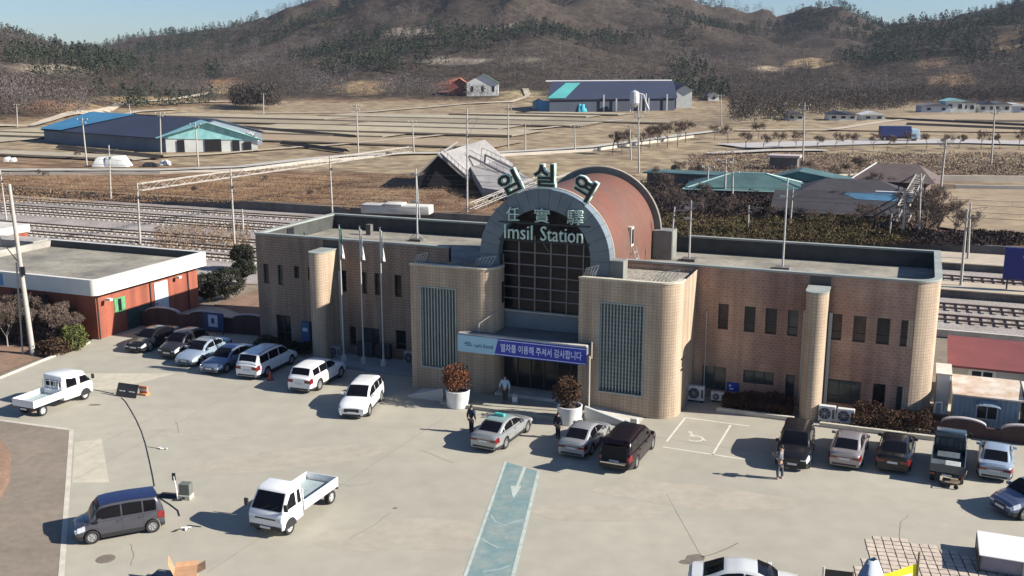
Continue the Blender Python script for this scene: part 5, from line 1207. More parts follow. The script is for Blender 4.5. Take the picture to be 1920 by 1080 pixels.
# ================================================================== RED BRICK BUILDING AND LEFT SIDE
redbrick = brick_mat('red_brick', (.33, .085, .045), (.28, .072, .04), (.34, .16, .11), bw=.24, rh=.08, msize=.006, blot=(.82, .8, .8))
fas = M('fascia_white', (.66, .64, .58), rough=.6, var=.06, vs=1); fbl = M('fascia_blue', (.10, .26, .46), rough=.5)
T = thing('brick_building', 'low red brick building with a flat roof and wide white fascia, left of the station', 'building', W(0, 0, 0), -TH)
x1, x0, y0, y1 = -42.3, -64.0, 1.2, 12.3; HB = 3.35
MB().box(x0, x1, y0, y1, 0, HB).build('wall', redbrick, T)
f = MB(); ex = .55
out = [(x0, y0 - ex), (x1 + ex - .5, y0 - ex)] + arc(x1 + ex - .5, y0 - ex + .5, .5, -90, 0, 6)[1:] + [(x1 + ex, y1 + ex), (x0, y1 + ex)]
inn = [(x0, y0 - ex + .3), (x1 + ex - .6, y0 - ex + .3)] + arc(x1 + ex - .6, y0 - ex + .6, .3, -90, 0, 6)[1:] + [(x1 + ex - .3, y1 + ex - .3), (x0, y1 + ex - .3)]
z0, z1 = HB + .0, HB + 1.15; cap_run(out, inn, f); f.build('fascia', fas, T, smooth=30)
MB().box(x0, -50.4, y0 - ex - .012, y0 - ex - .002, HB + .1, HB + 1.0).build('fascia_panel', fbl, T)
MB().box(x0, x1 + ex - .35, y0 - ex + .31, y1 + ex - .31, HB + .01, HB + .55).build('roof', roof_m, T)
MB().box(-58.2, -57.9, y0 + .2, y1 + .2, HB + .56, HB + 1.1).build('roof_parapet', inner_m, T); MB().box(x0, -58.21, y1 - 1.4, y1 + .2, HB + .56, HB + 1.2).build('roof_parapet', inner_m, T)
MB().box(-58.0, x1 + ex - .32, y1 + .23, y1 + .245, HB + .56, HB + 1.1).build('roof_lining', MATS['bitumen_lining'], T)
# side openings (facing right): green framed window, white door, blue lower part, pipes, lamp
wd = MB().box(x1 - .02, x1 + .05, 2.95, 4.05, 1.55, 2.65).build('window', M('frame_green', (.10, .30, .13), rough=.5, var=.2, vs=3), T); MB().box(x1 + .051, x1 + .056, 3.3, 3.65, 1.65, 2.55).build('pane', glass_d, wd)
MB().box(x1 - .02, x1 + .045, 4.15, 6.9, 0.05, 1.5).build('shutter', M('shutter_green', (.035, .06, .05), rough=.6, var=.2, vs=2), T)
dw_ = MB().box(x1 - .02, x1 + .06, 7.2, 8.7, .1, 2.95).build('door', M('door_pale', (.55, .58, .60), rough=.5, var=.08, vs=2), T); MB().box(x1 + .061, x1 + .1, 7.35, 7.45, 1.2, 1.35).build('handle', trim_m, dw_)
for yy in (1.32, 6.75, 11.1): MB().tube((x1 + .07, yy, 0), (x1 + .07, yy, HB), .045, n=6).build('downpipe', M('pipe_dark', (.05, .05, .05), rough=.6), T)
MB().tube((x1 + .02, 1.75, 2.75), (x1 + .45, 1.9, 2.85), .03, n=5).box(x1 + .3, x1 + .75, 1.8, 2.1, 2.78, 2.95).build('wall_lamp', fas, T); MB().tube((x1 + .02, 9.6, 2.9), (x1 + .4, 9.6, 3.0), .03, n=5).box(x1 + .3, x1 + .6, 9.45, 9.75, 2.92, 3.08).build('wall_lamp', fas, T)
# second building roof corner behind
T = thing('brick_building', 'second low building with a pale parapet at the far left edge', 'building', W(0, 0, 0), -TH); MB().box(-78, -64.3, 8.0, 16, 0, 4.3).build('wall', redbrick, T); MB().box(-78.1, -64.2, 7.8, 16.2, 4.301, 5.0).build('parapet', light_conc, T)
# wall with arched tops between the brick building and the station, and along the right
wbrick = brick_mat('dark_wall_brick', (.075, .038, .036), (.06, .03, .03), (.09, .06, .055), bw=.24, rh=.08, msize=.006)
def arch_wall(label, A, B, h, n):
    A = Vector(A); B = Vector(B); d = B - A; T = thing('arched_wall', label, 'wall', (A.x, A.y, 0), math.atan2(d.y, d.x)); ln = d.length; m = MB(); mw = ln / n; am = MB()
    for k in range(n):
        x = k * mw; pts = [(x, 0), (x + mw, 0), (x + mw, h)] + [(x + mw * .5 + mw * .38 * math.cos(R(t)), h + .34 * math.sin(R(t))) for t in range(0, 181, 15)] + [(x, h)]
        m.prism_y(pts, -.12, .12)
        ap = [(x + mw * .5 + mw * .36 * math.cos(R(t)), h - .10 + .34 * math.sin(R(t))) for t in range(0, 181, 15)]
        for p, q in zip(ap, ap[1:]): am.quad((p[0], -.16, p[1]), (q[0], -.16, q[1]), (q[0], -.16, q[1] - .12), (p[0], -.16, p[1] - .12))
    m.build('wall_body', wbrick, T); return T, mw, ln
capg = M('arch_cap_grey', (.36, .33, .33), rough=.7, var=.15, vs=2)
def arch_caps(T, mw, n, h):
    for k in range(n):
        m = MB(); x = k * mw; pts = [(x + mw * .5 + mw * .38 * math.cos(R(t)), h + .34 * math.sin(R(t)) + .01) for t in range(0, 181, 12)]
        rows = [[(p[0], -.15, p[1]), (p[0], .15, p[1])] for p in pts]; m.grid(rows); rows2 = [[(p[0], -.15, p[1]), (p[0], -.15, p[1] + .07)] for p in pts]; m.grid(rows2); m.grid([[(p[0], -.15, p[1] + .07), (p[0], .15, p[1] + .07)] for p in pts]); m.build('arch_cap', capg, T)
T, mw, ln = arch_wall('dark brick wall with arched caps between the brick building and the station', W(-42.2, 5.6), W(-31.0, 6.6), 1.15, 3); arch_caps(T, mw, 3, 1.15)
T, mw, ln = arch_wall('dark plum brick wall with arched caps behind the small truck on the right', W(13.5, 3.3), W(31, 3.0), .62, 6); arch_caps(T, mw, 6, .62)
T = thing('notice_board', 'blue gate board with a pale square notice between the brick building and station', 'notice board', W(-35.6, 5.6, 0), -TH); MB().box(-.9, .9, -.04, .04, .25, 1.6).build('board', M('board_navy', (.02, .045, .12), rough=.5), T); MB().box(-.42, .42, -.062, -.042, .55, 1.45).build('notice', M('notice_pale', (.42, .47, .58), rough=.5), T); MB().box(-.14, .14, -.068, -.063, .8, 1.2).build('notice_mark', MATS['board_navy'], T); MB().box(-.85, -.78, -.03, .03, 0, .25).box(.78, .85, -.03, .03, 0, .25).build('posts', trim_m, T)
# shrubs and soil behind, left of the station
struct(MB().poly([(p[0], p[1], .006) for p in (W(-41.5, 13.2), W(-31.1, 8.4), W(-31.1, 19.2), W(-41.8, 19.2))]).build('soil_bed', soil)); struct(MB().poly([(p[0], p[1], .010) for p in (W(-39, 7.2), W(-31.1, 8.0), W(-31.1, 11.6), W(-37.5, 9.2))]).build('path', light_conc))
for i, (px, py, r, lab) in enumerate(((392, 560, 1.35, 'dark round evergreen touching the brick building'), (425, 555, 1.55, 'large dark round evergreen between the brick building and the station'), (458, 528, 1.05, 'small dark round tree with a bare stem near the station corner'), (455, 500, 1.15, 'dark flat-topped evergreen by the tracks left of the station'))):
    q = G(px, py + 6); leaf_ball('round_shrub', lab, 'shrub', (q.x, q.y, 0), r, r * .82, r * .95 + (.5 if i >= 2 else .05), dkleaf, 4200, .10, 40 + i, 'dark evergreens left of the station')
# bare bushes in front of the red building
for i, (px, py, h, sd) in enumerate(((15, 652, 3.6, 1), (52, 648, 3.6, 2), (88, 650, 3.4, 3), (118, 640, 3.2, 4), (-20, 660, 3.6, 5), (70, 632, 3.6, 6), (20, 628, 3.8, 7), (-45, 640, 3.8, 8), (128, 652, 2.6, 9), (36, 640, 3.6, 10), (104, 645, 3.4, 11), (0, 638, 3.6, 12), (145, 640, 2.8, 13), (90, 630, 3.4, 14))):
    q = G(px, py); bare_tree('leafless grey shrub in the thicket before the brick building', (q.x, q.y, 0), h, 60 + sd, bark=pale_bark if sd % 3 == 1 else bark_m, dens=24, depth=4, group='leafless shrubs before the brick building', tsize=.16, name='bare_shrub', spread=.62, r0=.05)
twig_box('thicket_bed', 'dense dark leafless thicket against the front of the brick building', 'bushes', [W(-54, -2.0), W(-43.2, -2.0), W(-43.2, .9), W(-54, .9)], 2.3, near_twig, 22000, .11, 24, up=.9)
q = G(140, 656); leaf_ball('leafy_shrub', 'sunlit green leafy shrub at the corner of the brick building', 'shrub', (q.x, q.y, 0), .95, .95, .85, greenleaf, 2200, .10, 77)
q = G(105, 662); leaf_ball('leafy_shrub', 'low brown shrub between the bare thicket and the sunlit green shrub', 'shrub', (q.x, q.y, 0), 1.2, .6, .5, brownleaf, 2200, .10, 78)

# ================================================================== POLES, MASTS, GANTRIES
conc_pole = M('concrete_pole', (.38, .355, .31), rough=.8, var=.1, vs=2)
def pole_between(name, label, cat, base, top_px, group=None, r=.16, mat=conc_pole, arms=0, baseZ=0.0, steps=True, ins=True):
    B_ = G(base[0], base[1], baseZ); top = at_depth(top_px[0], top_px[1], B_.y); v = top - B_
    T = thing(name, label, cat, B_, 0, group); MB().tube((0, 0, 0), v, r, r * .62, n=10).build('pole', mat, T, smooth=40)
    if arms:
        m = MB(); u = v.normalized()
        for k in range(arms):
            c = v * (1 - .04 - .07 * k); hw = (1.1 if k == 0 else .7) * (1 if arms > 1 else .8); m.tube(c - Vector((hw, -.2, 0)), c + Vector((hw, -.2, 0)), .045, n=5)
        m.build('crossarm', mat, T)
        for k in range(arms):
            c = v * (1 - .04 - .07 * k); hw = (1.1 if k == 0 else .7) * (1 if arms > 1 else .8)
            for s in (-1, 1): MB().lathe([(.0, 0), (.06, 0), (.09, .08), (.05, .14), (.08, .2), (0, .26)], 8, tuple(c + Vector((s * hw * .9, -s * .2 * .9, .03)))).build('insulator', acw, T)
    return T, v
T, v = pole_between('utility_pole', 'tall leaning concrete utility pole at the left edge in front of the shrubs', 'utility pole', (62, 666), (17, 345), r=.19, arms=0)
sd_ = MB()
for t in (.2, .3, .4, .5, .6, .68): c = v * t; sd_.tube(c, c + Vector((.3 * (1 if int(t * 10) % 2 else -1), 0, 0)), .02, n=4)
sd_.build('step_bolt', trim_m, T); MB().tube((-.75, .1, 0), v * .55 + Vector((-.25, 0, 0)), .06, n=6).build('stay', conc_pole, T); MB().path([v * .55 + Vector((-.1, 0, 0)), v * .62 + Vector((-.9, 0, .4)), v * .68 + Vector((-1.3, 0, .6))], .03, n=5).build('cable_bracket', trim_m, T)
MB().box(-.12, .14, -.24, -.12, 5.6, 6.2).build('meter_box', trim_m, T)
masts = [((12, 412), (0, 318), 'leftmost beside the tracks', 1), ((208, 373), (204, 272), 'behind the retaining wall at left', 0), ((263, 458), (257, 343), 'at the near end of the left gantry', 0), ((440, 462), (432, 316), 'under the middle of the left gantry', 0), ((623, 398), (618, 292), 'at the far end of the left gantry', 0), ((456, 432), (454, 392), 'short one between the left tracks', 0),
         ((876, 414), (876, 203), 'tall one directly left of the arch lettering', 1), ((1800, 550), (1814, 392), 'on the near platform at right', 0), ((1692, 462), (1697, 355), 'near leg of the right gantry', 0), ((1722, 463), (1727, 325), 'far leg of the right gantry', 0), ((1665, 462), (1672, 400), 'short one left of the right gantry', 0), ((1814, 498), (1820, 380), 'on the far platform at right', 0),
         ((1257, 470), (1265, 388), 'right of the vault by the dark hedge', 0), ((1402, 448), (1404, 385), 'behind the roof mast of the right wing', 0), ((1480, 440), (1487, 352), 'right of the tall roof mast', 0)]
for (b, t, lab, arms) in masts:
    z = 0.0 if b[1] > 405 else PLAIN
    T, v = pole_between('catenary_mast', 'pale railway mast, ' + lab, 'mast', b, t, 'masts along the railway', r=.13, arms=0, baseZ=z)
    if v.z > 3.5: m = MB(); m.tube(v * .9, v * .9 + Vector((1.4, -.5, .25)), .035, n=4).tube(v * .74, v * .9 + Vector((1.4, -.5, .25)), .025, n=4); m.build('cantilever', conc_pole, T); MB().lathe([(.05, 0), (.09, .06), (.05, .12), (.09, .18), (.05, .24)], 8, tuple(v * .74 + Vector((0.2, -.07, .1)))).build('insulator', trim_m, T)
T, v = pole_between('signal_post', 'slim pale post with small signal heads beside the tunnel mouth', 'post', (790, 450), (780, 318), r=.08, baseZ=0)
def truss(label, P, Q, h=.75, w=.6, seg=22):
    kk = 1.7 if h > 1.5 else 1.0
    P = Vector(P); Q = Vector(Q); d = Q - P; T = thing('gantry_beam', label, 'gantry', P, 0); m = MB(); u = d.normalized(); n = Vector((-u.y, u.x, 0)) * w / 2; up = Vector((0, 0, h))
    for o in (n, -n, n + up, -n + up): m.tube(o, d + o, .045 * kk, n=4)
    m.build('chords', conc_pole, T); b = MB()
    for k in range(seg):
        a = d * (k / seg); c = d * ((k + 1) / seg)
        for s in (n, -n): b.tube(a + s, c + s + up, .025, n=4) if k % 2 else b.tube(a + s + up, c + s, .025, n=4)
        b.tube(a + n + up, c - n + up, .02, n=4)
    b.build('lacing', conc_pole, T); return T
truss('long pale lattice beam spanning the left tracks between three masts', at_depth(262, 357, 111), at_depth(770, 284, 158), seg=40)
truss('pale lattice beam rising over the tracks at right, left of the utility poles', at_depth(1692, 415, 109.5), at_depth(1726, 345, 150), seg=16, h=1.7, w=1.2)
truss('pale lattice beam half hidden behind the arch lettering', at_depth(885, 392, 120), at_depth(1035, 330, 150), seg=18)
truss('pale lattice beam between the arch letters and the vault', at_depth(1040, 345, 128), at_depth(1100, 325, 150), seg=10)
wire_m = M('overhead_wire', (.06, .055, .05), rough=.6)
for (b_, z_, a0_, a1_, lab_) in ((30.3, 5.6, -130, -33, 'nearest the station'), (34.5, 5.6, -130, -33, 'second from the station'), (46.8, 5.8, -130, 60, 'over the middle track'), (56.0, 5.8, -130, 60, 'over the outermost track')):
    m = MB(); aa = np.linspace(a0_, a1_, 25)
    for i_ in range(24):
        s0, s1 = [.25 * math.sin(math.pi * ((x % 32) / 32)) for x in (aa[i_], aa[i_ + 1])]
        m.tube((aa[i_], 0, z_), (aa[i_ + 1], 0, z_), .022, n=4, cap=False); m.tube((aa[i_], 0, z_ + .95 - s0 * 2), (aa[i_ + 1], 0, z_ + .95 - s1 * 2), .022, n=4, cap=False); m.tube((aa[i_], 0, z_), (aa[i_], 0, z_ + .95 - s0 * 2), .012, n=4, cap=False)
    tag(m.build('overhead_wire', wire_m, loc=W(0, b_, 0), rotz=-TH), 'thin dark overhead railway wire ' + lab_, 'wire', 'overhead wires above the tracks')
# portal supports behind the left shoulder of the arch
ups = [((672, 290), (668, 196), 'by the farm road, left of the tunnel mouth'), ((776, 287), (773, 226), 'short one above the tunnel mouth'), ((953, 279), (953, 196), 'on the farm road right of the tunnel mouth'), ((985, 285), (985, 232), 'short one right of the farm road pole'), ((1078, 282), (1077, 236), 'short one on the bank behind the arch'), ((1198, 324), (1197, 207), 'behind the vault, in the row of bare trees'), ((1183, 300), (1181, 235), 'short one beside the taller pole behind the vault'),
       ((1505, 310), (1509, 193), 'tall one beside the main road, centre right'), ((1858, 312), (1866, 200), 'tall one across the main road at the far right'), ((1762, 372), (1774, 262), 'standing in the tan field at right'), ((163, 310), (154, 221), 'leaning one before the long blue-roofed shed'), ((302, 288), (300, 210), 'at the near corner of the turquoise gable'), ((372, 312), (366, 230), 'in front of the turquoise gable'), ((33, 243), (31, 195), 'far one at the left before the woods'), ((494, 214), (494, 175), 'far one at the foot of the hills'), ((245, 220), (242, 195), 'far one behind the long shed'),
       ((1353, 240), (1352, 177), 'far one left of the dark woods'), ((1330, 330), (1330, 315), 'low post by the teal roof'), ((1326, 366), (1328, 312), 'in front of the teal roof, left one'), ((1359, 372), (1361, 298), 'in front of the teal roof, taller one'), ((1373, 380), (1374, 322), 'in front of the teal roof, right one'), ((1372, 183), (1372, 145), 'far one at the wood edge'), ((1483, 175), (1483, 152), 'far short one on the wooded slope'), ((1035, 185), (1034, 145), 'far one left of the navy shed'), ((1101, 182), (1101, 145), 'far one behind the navy shed')]
for (b, t, lab) in ups: pole_between('utility_pole', 'pale utility pole, ' + lab, 'utility pole', b, t, 'utility poles over the plain', r=.17 if b[1] > 230 else .22, arms=2 if b[1] > 270 and b[1] - t[1] > 70 else 1, baseZ=PLAIN)

# ================================================================== MIDDLE DISTANCE
# road underpass portal with sloping roof slabs
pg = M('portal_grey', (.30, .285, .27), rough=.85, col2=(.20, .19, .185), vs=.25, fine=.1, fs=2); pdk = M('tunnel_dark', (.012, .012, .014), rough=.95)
A = at_depth(790, 330, 152); Bq = at_depth(822, 292, 152); Cq = at_depth(873, 338, 152)
T = thing('underpass_portal', 'grey gabled concrete underpass portal with a dark mouth behind the station', 'underpass', (A.x, A.y, PLAIN))
zt = Bq.z - PLAIN; xm = Bq.x - A.x; xr = Cq.x - A.x; zl = A.z - PLAIN; zr2 = Cq.z - PLAIN
prof = [(0, 0), (xr, 0), (xr, zr2), (xm, zt), (0, zl)]
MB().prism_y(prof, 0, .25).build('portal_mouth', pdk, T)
dv = Vector((9.5, 13, 0))
def slab(mb, p, q, d, t=.35):
    p = Vector(p); q = Vector(q); vs = [p, q, q + d, p + d]; mb.add(vs + [x + Vector((0, 0, t)) for x in vs], [(0, 1, 2, 3), (7, 6, 5, 4), (0, 4, 5, 1), (1, 5, 6, 2), (2, 6, 7, 3), (3, 7, 4, 0)])
m = MB(); slab(m, (-.6, -.4, zl - .1), (xm, -.4, zt + .05), Vector((2.2, 14, .8)), .3); m.build('roof_slab', pg, T)
m = MB(); slab(m, (xm, -.4, zt + .05), (xr + .6, -.4, zr2 - .3), Vector((6.5, 16, .9)), .3); m.build('roof_slab', pg, T)
for k, (px, py, qx, qy) in enumerate(((826, 288, 880, 336), (880, 292, 985, 345), (905, 288, 975, 322))):
    p = at_depth(px, py, 152 + 6 * k); q = at_depth(qx, qy, 150); m = MB(); m.tube(p - A + Vector((0, 0, A.z - PLAIN)), q - A + Vector((0, 0, A.z - PLAIN)), .18, n=5)
    for j in range(9): c = p.lerp(q, j / 8) - A + Vector((0, 0, A.z - PLAIN)); m.tube(c, c + Vector((0, 0, .9)), .04, n=4)
    m.tube(p - A + Vector((0, 0, A.z - PLAIN + .9)), q - A + Vector((0, 0, A.z - PLAIN + .9)), .05, n=4); m.build('parapet_rail', M('portal_rail', (.30, .27, .25), rough=.8), T)
rp = [at_depth(868, 290, 166), at_depth(918, 286, 172), at_depth(1010, 345, 146), at_depth(1000, 366, 136), at_depth(905, 352, 140)]
m = MB(); n_ = len(rp); vs = [tuple(p - Vector((A.x, A.y, PLAIN))) for p in rp]; m.add(vs + [(x, y, z - 1.2) for x, y, z in vs], [tuple(range(n_)), tuple(range(2 * n_ - 1, n_ - 1, -1))] + [(i, (i + 1) % n_, n_ + (i + 1) % n_, n_ + i) for i in range(n_)]); m.build('ramp_deck', pg, T)
for (p0, p1) in (((905, 352), (1000, 366)), ((918, 286), (1010, 345))):
    pass
# long blue-roofed shed at left with turquoise gable
def shed(name, label, cat, base, along, depth, h, rise, roofm, wallm, gable=None, over=.5, parts=()):
    """base: near left corner on the ground, along: vector of the long side, depth: vector to the back"""
    T = thing(name, label, cat, base); a = Vector(along); d = Vector(depth); z = Vector((0, 0, 1)); o = Vector((0, 0, 0)); m = MB()
    c = [o, a, a + d, d]; m.add([*c, *[x + z * h for x in c], d * .5 + z * (h + rise), a + d * .5 + z * (h + rise)], [(0, 1, 5, 4), (2, 3, 7, 6), (1, 2, 6, 9, 5), (3, 0, 4, 8, 7)]); m.build('wall', wallm, T)
    au = a.normalized() * over; du = d.normalized() * over; dz = z * (rise / (d.length / 2) * over); t = z * .18; r_ = MB()
    e0, e1, r0, r1 = -au - du + z * h - dz, a + au - du + z * h - dz, d * .5 - au + z * (h + rise), a + d * .5 + au + z * (h + rise); f0, f1 = d + du - au + z * h - dz, a + d + du + au + z * h - dz
    r_.add([e0, e1, r1, r0, f0, f1, e0 + t, e1 + t, r1 + t, r0 + t, f0 + t, f1 + t], [(0, 1, 2, 3), (3, 2, 5, 4), (9, 8, 7, 6), (10, 11, 8, 9), (0, 6, 7, 1), (1, 7, 8, 2), (2, 8, 11, 5), (5, 11, 10, 4), (4, 10, 9, 3), (3, 9, 6, 0)]); r_.build('roof', roofm, T); return T, m
navy = M('navy_sheet', (.027, .036, .070), rough=.7, col2=(.020, .026, .048), vs=.08, fine=.08, fs=1.2); wallgrey = M('shed_wall_grey', (.15, .17, .20), rough=.8, var=.15, vs=.2); blsheet = M('blue_sheet', (.05, .20, .33), rough=.5, var=.15, vs=.15); turq = M('turquoise_sheet', (.34, .58, .55), rough=.6, col2=(.17, .42, .42), vs=.25, fine=.1, fs=1)
p0 = G(84, 266, PLAIN); p1 = G(312, 286, PLAIN); dep = Vector((15, 22, 0))
T, _ = shed('farm_shed', 'long low farm shed with a dark navy roof and blue end, left of the plain', 'shed', p0, p1 - p0, dep, 2.9, 3.4, navy, wallgrey)
al = (p1 - p0); au = al.normalized()
m = MB(); e = .22; q0 = -au * .8 + Vector((0, 0, 3.2)); 
m.add([q0 - dep.normalized() * .8, au * 9 - dep.normalized() * .8 + Vector((0, 0, 3.2)), au * 19 + dep * .5 + Vector((0, 0, 6.62)), -au * .8 + dep * .5 + Vector((0, 0, 6.62))], [(0, 1, 2, 3)]); m.build('blue_roof_sheet', blsheet, T)
m = MB(); m.add([-au * .8 + dep * .5 + Vector((0, 0, 6.62)), au * 30 + dep * .5 + Vector((0, 0, 6.62)), au * 30 + dep + Vector((0, 0, 3.3)), -au * .8 + dep + Vector((0, 0, 3.3))], [(0, 1, 2, 3)]); m.build('blue_roof_sheet', blsheet, T)
m = MB()
for k in range(9): c = au * (al.length * (k + .3) / 9); m.box(c.x - 1.3, c.x + 1.3, c.y - .1 - .02 * k, c.y + .1, 1.0, 2.2)
gq = G(312, 286, PLAIN); T = thing('farm_building', 'farm building with a pale turquoise gable roof at the near end of the shed', 'building', gq); gd = Vector((18.5, 3.5, 0)); gb = Vector((-6, 14, 0))
wm = M('pale_wall', (.55, .56, .52), rough=.8, var=.1, vs=.5); m = MB(); c = [Vector((0, 0, 0)), gd, gd + gb, gb]; hz = Vector((0, 0, 3.0)); m.add([*c, *[x + hz for x in c]], [(0, 1, 5, 4), (1, 2, 6, 5), (2, 3, 7, 6), (3, 0, 4, 7)]); m.build('wall', wm, T)
ap = gd * .46 + Vector((0, 0, 6.2)); m = MB(); lf_ = -gd * .10 - gb * .05 + hz; rt_ = gd * 1.08 - gb * .05 + hz * .75; m.add([lf_, ap - gb * .06, ap + gb, lf_ + gb], [(0, 1, 2, 3)]); m.add([ap - gb * .06, rt_, rt_ + gb, ap + gb], [(0, 1, 2, 3)]); m.add([lf_ + gb * .04, rt_ + gb * .04, ap], [(0, 1, 2)]); m.build('roof', turq, T, fix=False)
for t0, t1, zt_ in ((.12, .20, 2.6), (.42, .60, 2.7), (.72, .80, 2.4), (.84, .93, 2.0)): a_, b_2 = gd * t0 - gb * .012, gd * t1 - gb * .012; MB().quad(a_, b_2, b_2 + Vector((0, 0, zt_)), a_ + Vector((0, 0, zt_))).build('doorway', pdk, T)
p = G(455, 272, PLAIN); leaf_ball('tarp_heap', 'white sheeted heap at the right end of the turquoise building', 'heap', p, 3.0, 2.2, 1.2, M('white_sheeting', (.62, .62, .58), rough=.7), 1600, .7, 90, stem=False, hollow=.85)
def sheeted_heap(label, px, py, w, d, h, mat, seed, ang=0.0):
    q = G(px, py, PLAIN); r_ = random.Random(seed); mb = MB()
    for k in range(6):
        cw, cd, ch = w * r_.uniform(.28, .55), d * r_.uniform(.5, .9), h * r_.uniform(.45, 1.0); cx_, cy_ = r_.uniform(-.5, .5) * (w - cw), r_.uniform(-.5, .5) * (d - cd)
        t_ = .55; b0 = len(mb.v); mb.box(cx_ - cw / 2, cx_ + cw / 2, cy_ - cd / 2, cy_ + cd / 2, 0, ch)
        for i in range(b0 + 4, b0 + 8): v = mb.v[i]; mb.v[i] = (cx_ + (v[0] - cx_) * r_.uniform(.45, .8), cy_ + (v[1] - cy_) * r_.uniform(.4, .7), v[2] * r_.uniform(.8, 1.1))
    o = mb.build('covered_heap', mat, smooth=30, bevel=min(.3, h * .12), loc=q, rotz=ang); tag(o, label, 'heap'); return o
wsh = MATS['white_sheeting']
sheeted_heap('white plastic covered heap on the field in front of the long shed', 216, 312, 8.5, 4, 1.9, wsh, 3); sheeted_heap('small dark covered heap right of the white one on the field', 282, 312, 3.2, 2, .9, trim_m, 4); sheeted_heap('small cream block of covered bales beside the dark heap', 308, 310, 2.6, 1.6, 1.0, wsh, 5)
sheeted_heap('small white covered heap at the left edge of the field', 18, 303, 2.6, 2, 1.2, wsh, 6); tag(MB().box(-5, 4, -1, 1, 0, 1.15).box(-2, 0.5, -1.05, 1.05, 1.0, 1.35).build('covered_pile', M('cream_cover', (.50, .49, .44), rough=.8, var=.15, vs=.8), bevel=.35, segs=3, smooth=50, loc=G(752, 400, PLAIN), rotz=-.2), 'long cream covered pile below the tunnel mouth behind the left roof', 'pile')
# large navy shed at right with teal corner and cyan tarps
p0 = G(1030, 211, PLAIN); p1 = G(1265, 207, PLAIN); dep = Vector((6, 60, 0))
T, _ = shed('warehouse', 'big low navy warehouse at the foot of the hills, centre right', 'warehouse', p0, p1 - p0, dep, 5.0, 6.0, navy, M('navy_wall', (.03, .04, .065), rough=.7, var=.2, vs=.1), over=1)
al = p1 - p0; m = MB(); zz = Vector((0, 0, 5.35)); m.add([zz - Vector((1, 1, 0)), al * .12 + zz - Vector((0, 1, 0)), al * .22 + dep * .42 + Vector((0, 0, 10.6)), al * .10 + dep * .42 + Vector((0, 0, 10.6))], [(0, 1, 2, 3)]); m.build('teal_roof_sheet', M('teal_sheet', (.09, .36, .33), rough=.5, var=.1, vs=.1), T, fix=False)
m = MB().tube(Vector((-.5, 30, 11.3)) + al * .0, al + Vector((3, 30, 11.3)), .35, n=4); m.build('ridge_cap', M('ridge_pale', (.5, .5, .5), rough=.6), T)
for k, t in enumerate((.42, .52, .72, .78, .93)): c = al * t - Vector((0, 1.2, 0)); MB().box(c.x - .3, c.x + .3, c.y - .3, c.y + .3, 0, 5 if k % 2 else 6.5).build('front_post', M('ridge_pale', (.5, .5, .5)), T)
p = G(1194, 210, PLAIN); T = thing('silo_frame', 'pale curved feed silo and ducts in front of the navy warehouse', 'silo', p); MB().lathe([(0, 8.4), (1.6, 7.6), (1.9, 6.2), (1.9, 3.4), (.5, 1.8)], 14, (-1, 0, 0)).build('silo', M('silo_pale', (.46, .48, .50), rough=.5, var=.15, vs=.5), T); m = MB()
for x in (-2.6, .6, 3.4): m.tube((x, 0, 0), (x, 0, 7), .22, n=5)
m.path([(.6, 0, 7), (2.5, 0, 6.5), (3.4, 0, 3.5), (4.6, 0, 1.0)], .35, n=6); m.build('ducts', M('silo_pale', (.46, .48, .5)), T)
p = G(1281, 203, PLAIN); T = thing('gable_shed', 'white-ended shed at the right of the navy warehouse', 'shed', p); MB().prism_y([(-3, 0), (3.5, 0), (3.5, 7.5), (0.5, 9.5), (-3, 7.5)], 0, 20).build('wall', wm, T); m = MB(); m.add([(-4.5, -1, 6.8), (.5, -1, 9.9), (.5, 20, 9.9), (-4.5, 20, 6.8)], [(0, 1, 2, 3)]); m.add([(.5, -1, 9.9), (4.4, -1, 7.4), (4.4, 20, 7.4), (.5, 20, 9.9)], [(0, 1, 2, 3)]); m.build('roof', M('roof_redgrey', (.20, .14, .13), rough=.7), T, fix=False)
cy = M('cyan_tarp', (.08, .52, .62), rough=.6, var=.12, vs=.5); cym = M('cyan_cloth', (.16, .38, .50), rough=.6)
p = G(1008, 209, PLAIN); T = thing('greenhouse', 'long cyan covered greenhouse tunnel at the left corner of the navy warehouse', 'greenhouse', p); m = MB(); rows = [[(x, 4.5 + 4.5 * math.cos(R(t)), 4.0 * math.sin(R(t))) for t in range(0, 181, 15)] for x in (0, 4, 8, 12)]; m.grid(rows); m.build('cover', cym, T, smooth=40); MB().prism_y([(0, 0)], 0, 1) if False else None
m = MB(); m.poly([(12.02, 4.5 + 4.5 * math.cos(R(t)), 4.0 * math.sin(R(t))) for t in range(0, 181, 15)]); m.build('end_panel', cy, T)
sheeted_heap('bright cyan tarpaulin heap at the end of the greenhouse tunnel', 1062, 210, 4.5, 3, 3.4, cy, 8); sheeted_heap('second bright cyan tarpaulin heap before the navy warehouse', 1092, 210, 4.0, 3, 3.2, cy, 9)
